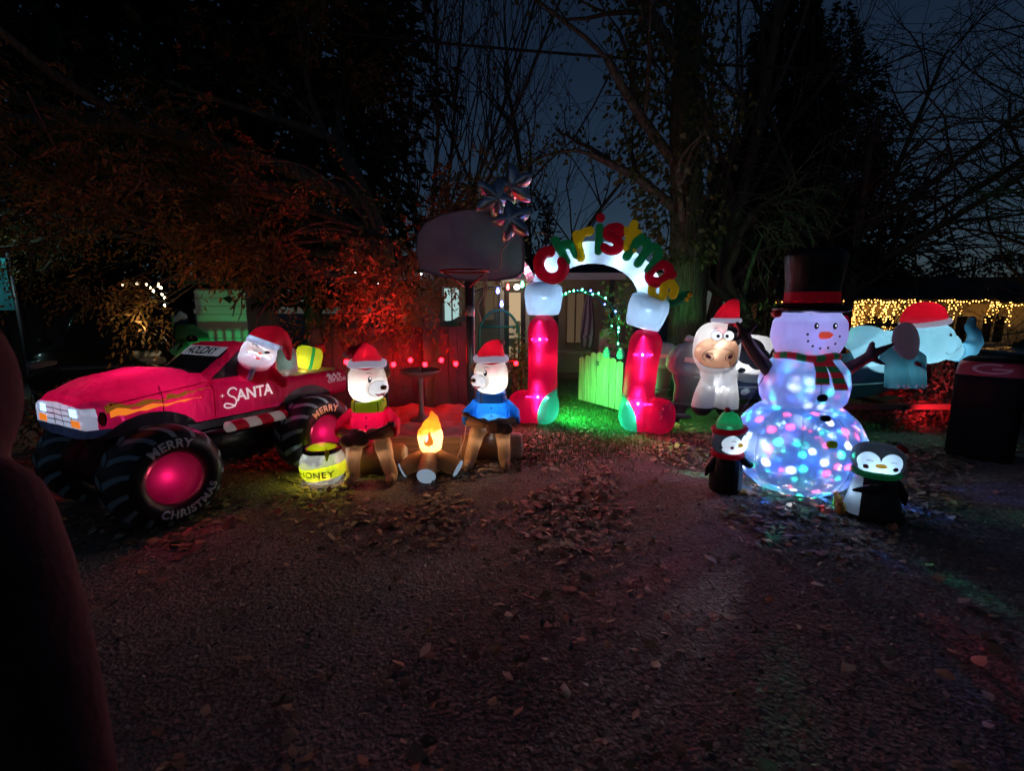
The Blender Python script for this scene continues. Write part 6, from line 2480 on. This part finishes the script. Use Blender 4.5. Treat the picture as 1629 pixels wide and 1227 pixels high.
    # stick arms
    for s in (-1, 1):
        ab = MB()
        if s < 0:
            ab.rtube([(-.29, 0, 1.06), (-.42, -.03, 1.20), (-.55, -.05, 1.38)], [.06, .054, .045], 14)
            ab.rtube([(-.53, -.05, 1.36), (-.60, -.05, 1.47)], [.04, .015], 10)
            ab.rtube([(-.53, -.05, 1.36), (-.46, -.06, 1.45)], [.03, .02], 10)
            ab.rtube([(-.54, -.05, 1.35), (-.63, -.06, 1.32)], [.03, .012], 10)
        else:
            ab.rtube([(.28, 0, 1.03), (.38, -.02, 1.11), (.48, -.04, 1.19), (.56, -.05, 1.25)], [.06, .052, .042, .026], 14)
            ab.rtube([(.54, -.05, 1.235), (.65, -.05, 1.30)], [.035, .014], 10)
            ab.rtube([(.47, -.04, 1.18), (.49, -.05, 1.30)], [.035, .022], 10)
            ab.rtube([(.50, -.04, 1.18), (.60, -.06, 1.13)], [.03, .012], 10)
        fuse(ab, .012, 4).build('stick_arm', 'fab_stick', t)
    # lamps
    lamp((.0, .05, .40), 1.5, (.16, .40, 1.0), t, .06)
    lamp((.0, .03, .98), .7, (.38, .46, 1.0), t, .05)
    lamp((.0, .0, 1.38), .7, (.78, .56, 1.0), t, .05)
    q = lamp((.02, -.10, .38), 1.0, (1, 1, 1), t, .004, name='disco_projector')
    disco(q, 30)
    q = lamp((.0, .0, .90), 1.0, (1, 1, 1), t, .004, name='disco_projector')
    disco(q, 3.5, 3.2, .5, .15)
    q = lamp((.0, -.02, .42), 1.0, (1, 1, 1), t, .02, name='disco_projector')
    disco(q, 5, 2.6, .55, .1, 1.0)


fabric('fab_snow', (.56, .66, .88), .62, .12, wrinkle=.2)
def striped(name, c1, c2, n, radial):
    m, nt, out = _new(name)
    N, L = nt.nodes.new, nt.links.new
    tc = N('ShaderNodeTexCoord')
    if radial:
        gt = N('ShaderNodeTexGradient'); gt.gradient_type = 'RADIAL'
        L(tc.outputs['Object'], gt.inputs[0])
        src = gt.outputs['Fac']
    else:
        sp = N('ShaderNodeSeparateXYZ')
        L(tc.outputs['Object'], sp.inputs[0])
        src = sp.outputs['Z']
    a = N('ShaderNodeMath'); a.operation = 'MULTIPLY'; a.inputs[1].default_value = n
    L(src, a.inputs[0])
    f = N('ShaderNodeMath'); f.operation = 'FRACT'
    L(a.outputs[0], f.inputs[0])
    g = N('ShaderNodeMath'); g.operation = 'GREATER_THAN'; g.inputs[1].default_value = .5
    L(f.outputs[0], g.inputs[0])
    mx = N('ShaderNodeMix'); mx.data_type = 'RGBA'
    mx.inputs['A'].default_value = (*c1, 1)
    mx.inputs['B'].default_value = (*c2, 1)
    L(g.outputs[0], mx.inputs['Factor'])
    p = N('ShaderNodeBsdfPrincipled')
    p.inputs['Roughness'].default_value = .6
    L(mx.outputs['Result'], p.inputs['Base Color'])
    L(mx.outputs['Result'], p.inputs['Emission Color'])
    p.inputs['Emission Strength'].default_value = .05  # faint glow put into the scarf colours, no lamp inside
    L(p.outputs[0], out.inputs['Surface'])


striped('scarf_striped', (.55, .02, .05), (.02, .15, .06), 11, True)
striped('scarf_banded', (.55, .02, .05), (.02, .15, .06), 11.5, False)
snowman()


# ------------------------------------------------------------------ penguins
def penguin_hat():
    p = gr(1160, 788)
    t = thing('inflatable_penguin', 'small penguin in a green and red knit hat left of the snowman', 'inflatable', (p.x, 3.95, 0), R(14))
    mb = MB().lathe([(0, 0), (.115, .0), (.135, .04), (.135, .18), (.12, .30), (.105, .36), (0, .37)], 36)
    body = fuse(mb, .010, 4)
    belly, back = body.cut(lambda V: both(V[:, 1] * .5 - V[:, 0] * .87 + .085, V[:, 2] - .33, .05 - V[:, 2]))
    b_ = back.build('body', 'fab_black', t)
    belly.build('belly', 'fab_white', t)
    hm = MB().blob((.01, 0, .458), (.138, .128, .125), 2.5)
    hd = fuse(hm, .008, 3)
    hb = hd.bvh()
    def faces(V):
        # two white lobes round the eyes, joined below the bill; facing right and towards the viewer
        u = (V[:, 0] * .95 - .012) / 1.12
        w = V[:, 2] - .445
        lob = either(np.hypot((u + .05) / .060, (w - .015) / .072) - 1, np.hypot((u - .055) / .05, (w - .015) / .072) - 1, np.hypot((u) / .105, (w + .035) / .045) - 1)
        return both(lob, V[:, 1] + .0)
    fc, hd2 = hd.cut(faces)
    h_ = hd2.build('head', 'fab_black_thin', t)
    fc.build('face', 'fab_white', h_)
    HD = lambda nm, vf, mt, off=.003: decal(nm, vf, (0, 0, 0), (1, 0, 0), (0, 0, 1), hb, mt, h_, off, .02)
    HD('eye', ribbon(arc(-.045, .478, .02, .012, 30, 150, 6), .004), 'ink')
    HD('eye', ribbon(arc(.075, .48, .016, .012, 30, 150, 6), .004), 'ink')
    HD('cheek', poly_vf([ellipse(-.055, .432, .014, .014, 16)]), 'print_maroon')
    c = hb.ray_cast(Vector((.018, -1, .452)), Vector((0, 1, 0)))[0]
    MB().blob(c, (.024, .022, .016), 2.2, nu=16, nv=10).build('bill', 'print_bill', h_)
    # hat
    hs = MB()
    hs.rtube([(0, 0, .60), (-.006, 0, .64), (-.016, 0, .675), (-.024, 0, .705)], [.108, .085, .055, .02], 18)
    g_ = fuse(hs, .010, 4).build('hat', 'fab_green', t)
    MB().rtube([(.125 * math.cos(2 * PI * k / 20), .12 * math.sin(2 * PI * k / 20), .565 + .10 * .125 * math.cos(2 * PI * k / 20)) for k in range(21)], .024, 12).build('hat_brim', 'let_red', g_)
    MB().blob((-.03, 0, .73), (.026, .026, .026), nu=14, nv=10).build('pompom', 'fab_hat_red', g_)
    MB().rtube([(.118 * math.cos(2 * PI * k / 20), .115 * math.sin(2 * PI * k / 20), .345) for k in range(21)], .024, 12).build('scarf', 'let_red', t)
    for s, pts in ((1, [(.07, -.10, .31), (.13, -.12, .27), (.21, -.13, .275)]), (-1, [(-.10, .02, .30), (-.15, .03, .22), (-.17, .04, .15)])):
        fuse(MB().rtube(pts, [.035, .032, .012], 12), .008, 3).build('wing', 'fab_black', t)
    for x, y in ((.10, -.10), (.13, .04)):
        MB().blob((x, y, .02), (.07, .05, .024), 2.4, nu=18, nv=10).build('foot', 'fab_orange_dull', t)
    lamp((.04, -.03, .43), .5, COOL, t, .03)
    lamp((.0, 0, .60), .12, WHITE, t, .03)


fabric('fab_black_thin', (.018, .022, .03), .5, .10)
fabric('fab_orange_dull', (.70, .36, .07), .4, .05)
penguin_hat()


def penguin_bow():
    p = gr(1398, 832)
    t = thing('inflatable_penguin', 'penguin with green scarf and rosy cheeks right of the snowman', 'inflatable', (p.x, 3.42, 0), R(-28))
    mb = MB()
    mb.loft([(0, -.17, .19, -.15, .15, 2.4), (.05, -.185, .20, -.16, .16, 2.5), (.18, -.155, .16, -.145, .145, 2.4), (.30, -.135, .135, -.13, .13, 2.4), (.37, -.11, .11, -.11, .11, 2.3)], 32, axis='z')
    body = fuse(mb, .010, 4)
    belly, back = body.cut(lambda V: both(V[:, 0] + .085 + .2 * np.abs(V[:, 1] + .09), V[:, 1] - .03, .05 - V[:, 2], V[:, 2] - .36))
    b_ = back.build('body', 'fab_black', t)
    belly.build('belly', 'fab_ice', t)
    hm = MB().blob((0, 0, .475), (.165, .145, .115), 2.7)
    hd = fuse(hm, .009, 3)
    hb = hd.bvh()
    def faces(V):
        u, w = V[:, 0] + .005, V[:, 2] - .46
        lob = either(np.hypot((u + .068) / .068, (w - .015) / .072) - 1, np.hypot((u - .068) / .068, (w - .015) / .072) - 1, (np.abs(u / .125) ** 3 + np.abs((w + .03) / .042) ** 3) - 1)
        return both(lob, V[:, 1])
    fc, hd2 = hd.cut(faces)
    h_ = hd2.build('head', 'fab_black_thin', t)
    fc.build('face', 'fab_ice', h_)
    HD = lambda nm, vf, mt, off=.003: decal(nm, vf, (0, 0, 0), (1, 0, 0), (0, 0, 1), hb, mt, h_, off, .02)
    for s in (-1, 1):
        HD('eye', ribbon(arc(s * .07, .478, .022, .012, 30, 150, 6), .004), 'ink')
        HD('cheek', poly_vf([ellipse(s * .088, .438, .017, .017, 18)]), 'print_maroon')
    c = hb.ray_cast(Vector((0, -1, .455)), Vector((0, 1, 0)))[0]
    MB().blob(c, (.036, .022, .014), 2.2, nu=16, nv=10).build('bill', 'print_bill', h_)
    MB().rtube([(.135 * math.cos(2 * PI * k / 20), .125 * math.sin(2 * PI * k / 20), .37) for k in range(21)], .027, 12).build('scarf', 'let_green', t)
    MB().blob((.14, 0, .565), (.04, .035, .025), 2.2, M=rot('Y', 35).to_3x3(), nu=16, nv=10).build('earmuff', 'fab_hat_red', h_)
    fuse(MB().rtube([(.03, -.12, .30), (-.05, -.165, .275), (-.15, -.17, .255)], [.045, .04, .012], 12, ), .008, 3).build('wing', 'fab_black', t)
    fuse(MB().rtube([(.14, .02, .28), (.19, .04, .2), (.21, .05, .13)], [.04, .035, .012], 12), .008, 3).build('wing', 'fab_black', t)
    for x, y, z in ((-.20, -.06, .055), (-.20, .08, .055)):
        MB().blob((x, y, z), (.035, .06, .055), 2.4, nu=18, nv=10).blob((x - .01, y - .04, z + .05), (.022, .018, .025), 2).blob((x - .01, y, z + .058), (.022, .018, .025), 2).blob((x - .01, y + .04, z + .05), (.022, .018, .025), 2).build('foot', 'fab_orange_dull', t)
    lamp((0, -.03, .44), .6, COOL, t, .03)
    lamp((-.09, -.03, .2), .10, COOL, t, .02)


penguin_bow()


# ------------------------------------------------------------------ cow
def cow():
    Y = 5.72
    p = at(1143, 600, Y)
    t = thing('inflatable_cow', 'white inflatable cow with peach muzzle and red hat at the boat stern', 'inflatable', (p.x, Y, 0), R(-10))
    hm = MB()
    hm.blob((-.06, -.05, 1.12), (.265, .22, .31), 2.5)
    hm.blob((-.09, -.16, 1.0), (.22, .17, .19), 2.5)
    hd = fuse(hm, .014, 4)
    hb = hd.bvh()
    muz, hd = hd.cut(lambda V: both((np.abs((V[:, 0] + .085) / .235) ** 2.6 + np.abs((V[:, 2] - 1.075) / .175) ** 2.6) - 1, V[:, 1] + .05))
    low, muz = muz.cut(lambda V: V[:, 2] - .955 - .10 * np.cos((V[:, 0] + .085) * 7) + .04)
    patch, hd = hd.cut(lambda V: both(np.hypot((V[:, 0] - .10) / .10, (V[:, 2] - 1.30) / .15) - 1, V[:, 1]))
    h_ = hd.build('head', 'fab_white', t)
    muz.build('muzzle', 'fab_peach', h_)
    low.build('lower_lip', 'fab_peach_deep', h_)
    patch.build('eye_patch', 'fab_black', h_)
    HD = lambda nm, vf, mt, off=.004: decal(nm, vf, (0, 0, 0), (1, 0, 0), (0, 0, 1), hb, mt, h_, off, .03)
    for x in (-.115, .02):
        HD('eye', poly_vf([ellipse(x, 1.275, .062, .058)]), 'print_eye', .004)
        HD('eye_outline', ribbon(ellipse(x, 1.275, .062, .058, 26) + [ellipse(x, 1.275, .062, .058, 26)[0]], .006), 'ink', .006)
        HD('pupil', poly_vf([ellipse(x + (.015 if x < 0 else -.022), 1.27, .020, .020, 16)]), 'ink', .008)
    HD('eyebrow', ribbon(arc(-.11, 1.33, .05, .03, 60, 140, 6), .006), 'ink')
    for s in (-1, 1):
        x = -.085 + s * .12
        HD('nostril', poly_vf([ellipse(x, 1.035, .034, .022, 18, s * .4)]), 'print_maroon', .005)
        HD('nostril_line', ribbon(arc(x, 1.03, .058, .045, -60, 240, 14), .006), 'ink', .005)
    HD('muzzle_line', ribbon(arc(-.085, 1.03, .19, .10, 25, 155, 16), .006), 'ink', .005)
    HD('mouth_line', ribbon([(-.085 + .2 * math.cos(R(a)), .975 + .075 * math.sin(R(a))) for a in range(185, 356, 10)], .006), 'ink', .005)
    # ears, hat
    for s, pts in ((1, [(.16, 0, 1.10), (.26, -.03, 1.09), (.34, -.04, 1.12)]), (-1, [(-.28, .05, 1.2), (-.36, .06, 1.22), (-.40, .06, 1.2)])):
        fuse(MB().rtube(pts, [.035, .045, .015], 12), .010, 3).build('ear', 'fab_black' if s > 0 else 'fab_white', h_)
    hs = MB()
    hat_cone(hs, (.04, 0, 1.44), .15, (.14, 0, 1.67), (.08, 0, 1.62))
    k_ = fuse(hs, .012, 4).build('hat', 'fab_hat_red', t)
    lamp((.06, -.02, 1.5), .22, (1, .9, .9), k_, .02)
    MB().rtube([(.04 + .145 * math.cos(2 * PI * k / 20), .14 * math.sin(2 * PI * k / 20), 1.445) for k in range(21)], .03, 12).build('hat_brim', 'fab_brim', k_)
    MB().blob((.145, 0, 1.68), (.025, .025, .025), nu=12, nv=8).build('pompom', 'fab_white', k_)
    # body
    bm_ = MB()
    bm_.blob((.34, .12, .97), (.44, .26, .30), 2.4)
    bm_.blob((.0, 0, .86), (.22, .22, .24), 2.3)
    bm_.rtube([(-.09, -.08, .80), (-.20, -.22, .52), (-.22, -.24, .44)], [.115, .125, .125], 20)
    bm_.rtube([(.05, -.12, .78), (.05, -.26, .52), (.05, -.27, .44)], [.12, .13, .13], 20)
    body = fuse(bm_, .015, 5)
    hoof, body = body.cut(lambda V: both(V[:, 2] - .43, V[:, 1] + .02))
    spot = lambda V: either(ell(V, (.30, -.15, 1.10), (.17, .25, .17)), ell(V, (.40, -.14, 1.0), (.13, .25, .13)), ell(V, (.22, -.2, .86), (.05, .2, .035)), ell(V, (.10, -.22, 1.0), (.06, .2, .10)), ell(V, (.62, 0, 1.0), (.12, .3, .15)))
    sp_, body = body.cut(spot)
    body.build('body', 'fab_white', t)
    hoof.build('hooves', 'fab_black', t)
    sp_.build('black_patches', 'fab_black', t)
    for x, y in ((.32, .1), (.52, .2)):
        MB().rtube([(x, y, .75), (x, y, .62)], .10, 16).build('leg', 'fab_white', t)
    lamp((-.06, -.02, 1.22), .95, (1, .97, .92), t, .04)
    lamp((-.08, -.13, 1.02), .34, (1, .95, .85), t, .03)
    lamp((.0, -.1, .66), .45, (1, .97, .92), t, .03)
    lamp((.25, .1, .95), 2.0, (1, .97, .92), t, .04)


fabric('fab_peach_deep', (.80, .36, .20))
cow()


# ------------------------------------------------------------------ elephant
def elephant():
    Y = 5.62
    X0 = at(1420, 560, Y).x
    t = thing('inflatable_elephant', 'pale blue inflatable elephant with red hat riding at the boat bow', 'inflatable', (X0, Y, 0), 0)
    A = lambda px, py, dy=0: at(px, py, Y + dy) - Vector((X0, Y, 0))
    bm_ = MB()
    bm_.blob(A(1410, 560, .1), (.36, .28, .26), 2.3)
    bm_.blob(A(1375, 540, .2), (.22, .22, .17), 2.2)
    c = A(1472, 545, -.05)
    bm_.blob(c, (.26, .24, .245), 2.5)
    bm_.blob(A(1498, 550, -.05), (.17, .17, .16), 2.2)
    tr = [A(1505, 556, -.06), A(1524, 561, -.06), A(1541, 557, -.06), A(1551, 545, -.06), A(1550, 531, -.06), A(1543, 519, -.06), A(1547, 508, -.06)]
    bm_.rtube(tr, [.12, .108, .095, .082, .066, .052, .04], 18)
    body = fuse(bm_, .015, 5)
    bv = body.bvh()
    trunk, body = body.cut(lambda V: A(1512, 556).x - V[:, 0] + .0)
    head, body = body.cut(lambda V: A(1440, 545).x + .10 - V[:, 0] + .35 * (V[:, 2] - 1.1))
    body.build('body', 'fab_sky', t)
    h_ = head.build('head', 'fab_sky', t)
    tk = trunk.build('trunk', 'fab_sky_deep', t)
    for px, dy, nm in ((1426, -.22, 'leg'), (1454, -.20, 'leg')):
        a, b = A(px, 572, dy), A(px, 615, dy)
        mb = MB().tube([a + Vector((0, .12, .06)), a, a.lerp(b, .5), b, b - Vector((0, 0, .012))], [.11, .115, .112, .116, .09], 24)
        l_ = mb.build('leg', 'fab_leg_blue', t, angle=60)
        lamp(a.lerp(b, .45), .14, (.75, .92, 1.0), l_, .02)
        for k in range(3):
            MB().blob(b + Vector((-.05 + .05 * k, -.108 + .012 * abs(k - 1), .022)), (.022, .012, .02), 2, nu=10, nv=8).build('toenail', 'fab_toe', l_)
    for x in (-.32, -.14):
        MB().rtube([A(1405, 575, .15) + Vector((x, .1, 0)), A(1405, 600, .15) + Vector((x, .1, 0))], .10, 16).build('leg', 'fab_leg_blue', t)
    ear = MB()
    ear.loft([(-.24, -.02, .10, -.02, .04, 2.3), (-.18, -.10, .16, -.03, .03, 2.3), (-.05, -.20, .20, -.035, .03, 2.4), (.06, -.21, .185, -.035, .03, 2.4), (.16, -.15, .13, -.03, .03, 2.3), (.20, -.06, .05, -.02, .02, 2.2)], 28, axis='z')
    M = Matrix.Translation(A(1441, 541, -.30)) @ rot('Y', -18) @ rot('Z', 16)
    ear.xf(M)
    es = fuse(ear, .011, 4)
    e1, e2 = es.cut(lambda V: np.abs((V[:, 0] - A(1441, 541).x) + .45 * (V[:, 2] - A(1441, 541).z) + .0) - .05)
    e_ = e2.build('ear', 'fab_ear', t)
    e1.build('ear_sheen', 'fab_ear_pale', e_)  # sheen put into the colour as a paler strip
    D = lambda nm, vf, mt: decal(nm, vf, (0, 0, 0), (1, 0, 0), (0, 0, 1), bv, mt, h_, .004, .03)
    q = A(1502 - 0, 526)
    D('eye', poly_vf([ellipse(A(1479, 531).x, A(1479, 531).z, .02, .017, 16)]), 'ink')
    x0, z0 = A(1470, 560).x, A(1470, 560).z
    D('mouth_line', ribbon([(x0, z0 + .02), (x0 + .06, z0 - .01), (x0 + .16, z0 + .03), (x0 + .26, z0 + .10)], .006), 'ink')
    pts = []
    for k in range(14):
        u = k / 13
        pts.append((A(1513, 545).x + .03 * math.sin(u * PI), A(1506, 536).z - u * .25))
    D('trunk_line', ribbon(pts, .006), 'ink')
    # hat
    hc = A(1471, 515, -.05)
    hm = MB().blob(hc + Vector((-.02, 0, .04)), (.215, .20, .215), 2.2)
    hs = fuse(hm, .013, 3)
    hat, _ = hs.cut(lambda V: hc.z - .0 - V[:, 2] + .16 * (V[:, 0] - hc.x))
    k_ = hat.build('hat', 'fab_hat_red', t)
    lamp(hc + Vector((0, -.02, .1)), .45, (1, .9, .9), k_, .02)
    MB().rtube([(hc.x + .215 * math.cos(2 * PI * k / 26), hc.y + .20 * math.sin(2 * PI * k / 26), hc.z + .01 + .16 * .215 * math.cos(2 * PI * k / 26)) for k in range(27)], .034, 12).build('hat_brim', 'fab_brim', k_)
    MB().rtube([A(1458, 578, -.3), A(1468, 586, -.28), A(1474, 592, -.25)], [.02, .018, .015], 8).build('chin_strap', 'fab_hat_red', k_)
    MB().rtube([A(1474, 584, -.2), A(1474, 600, -.2)], .045, 12).build('red_tassel', 'fab_hat_red', k_)
    lamp(A(1474, 553, -.03), 1.0, (.75, .92, 1.0), t, .05)
    lamp(A(1400, 562, .1), 1.0, (.75, .92, 1.0), t, .05)
    lamp(A(1524, 558, -.06), .26, (.75, .92, 1.0), t, .03)


fabric('fab_sky_deep', (.16, .46, .62), clear=.08)
fabric('fab_leg_blue', (.10, .34, .42), .4, .05)
fabric('fab_toe', (.7, .5, .75), emit=.12)  # faint glow put into the toenail colour
fabric('fab_ear_pale', (.58, .44, .52), .4, .06)
elephant()


# ------------------------------------------------------------------ cords and tethers
def cords():
    def cord(label, pts, r=.006, mat='wire', name='extension_cord'):
        P = [Vector(q) for q in pts]
        sm = []
        for j in range(len(P) - 1):
            p0, p1, p2, p3 = [P[max(0, min(len(P) - 1, j + e))] for e in (-1, 0, 1, 2)]
            for k in range(6):
                u = k / 6
                sm.append(.5 * ((2 * p1) + (p2 - p0) * u + (2 * p0 - 5 * p1 + 4 * p2 - p3) * u * u + (3 * p1 - p0 - 3 * p2 + p3) * u ** 3))
        sm.append(P[-1])
        tag(MB().tube(sm, r, 6).build(name, mat), label, 'cord')
    g = lambda px, py: Vector((gr(px, py).x, gr(px, py).y, hz(gr(px, py).x, gr(px, py).y) + .012))
    cord('pale cord running from the blue-jacketed bear to the ground', [at(742, 672, 4.62), at(738, 700, 4.58), at(730, 722, 4.5), g(722, 738), g(712, 744)], .005, 'cord_pink', 'tether_cord')
    cord('black power cord lying between the campfire and the right bear', [g(706, 752), g(722, 760), g(740, 752), g(760, 758), g(800, 742), g(840, 720), g(880, 700)])
    cord('black power cord trailing from the snowman towards the arch', [g(1190, 760), g(1160, 742), g(1120, 735), g(1090, 715), g(1050, 708)])
    cord('black power cord curling from the honey pot to the truck', [g(478, 772), g(455, 768), g(430, 752), g(410, 745), g(380, 752)])
    cord('thin tether line from the snowman to a ground stake', [at(1215, 600, 4.05), at(1190, 640, 4.25), at(1172, 668, 4.55)], .003, 'wire', 'tether_cord')


cords()
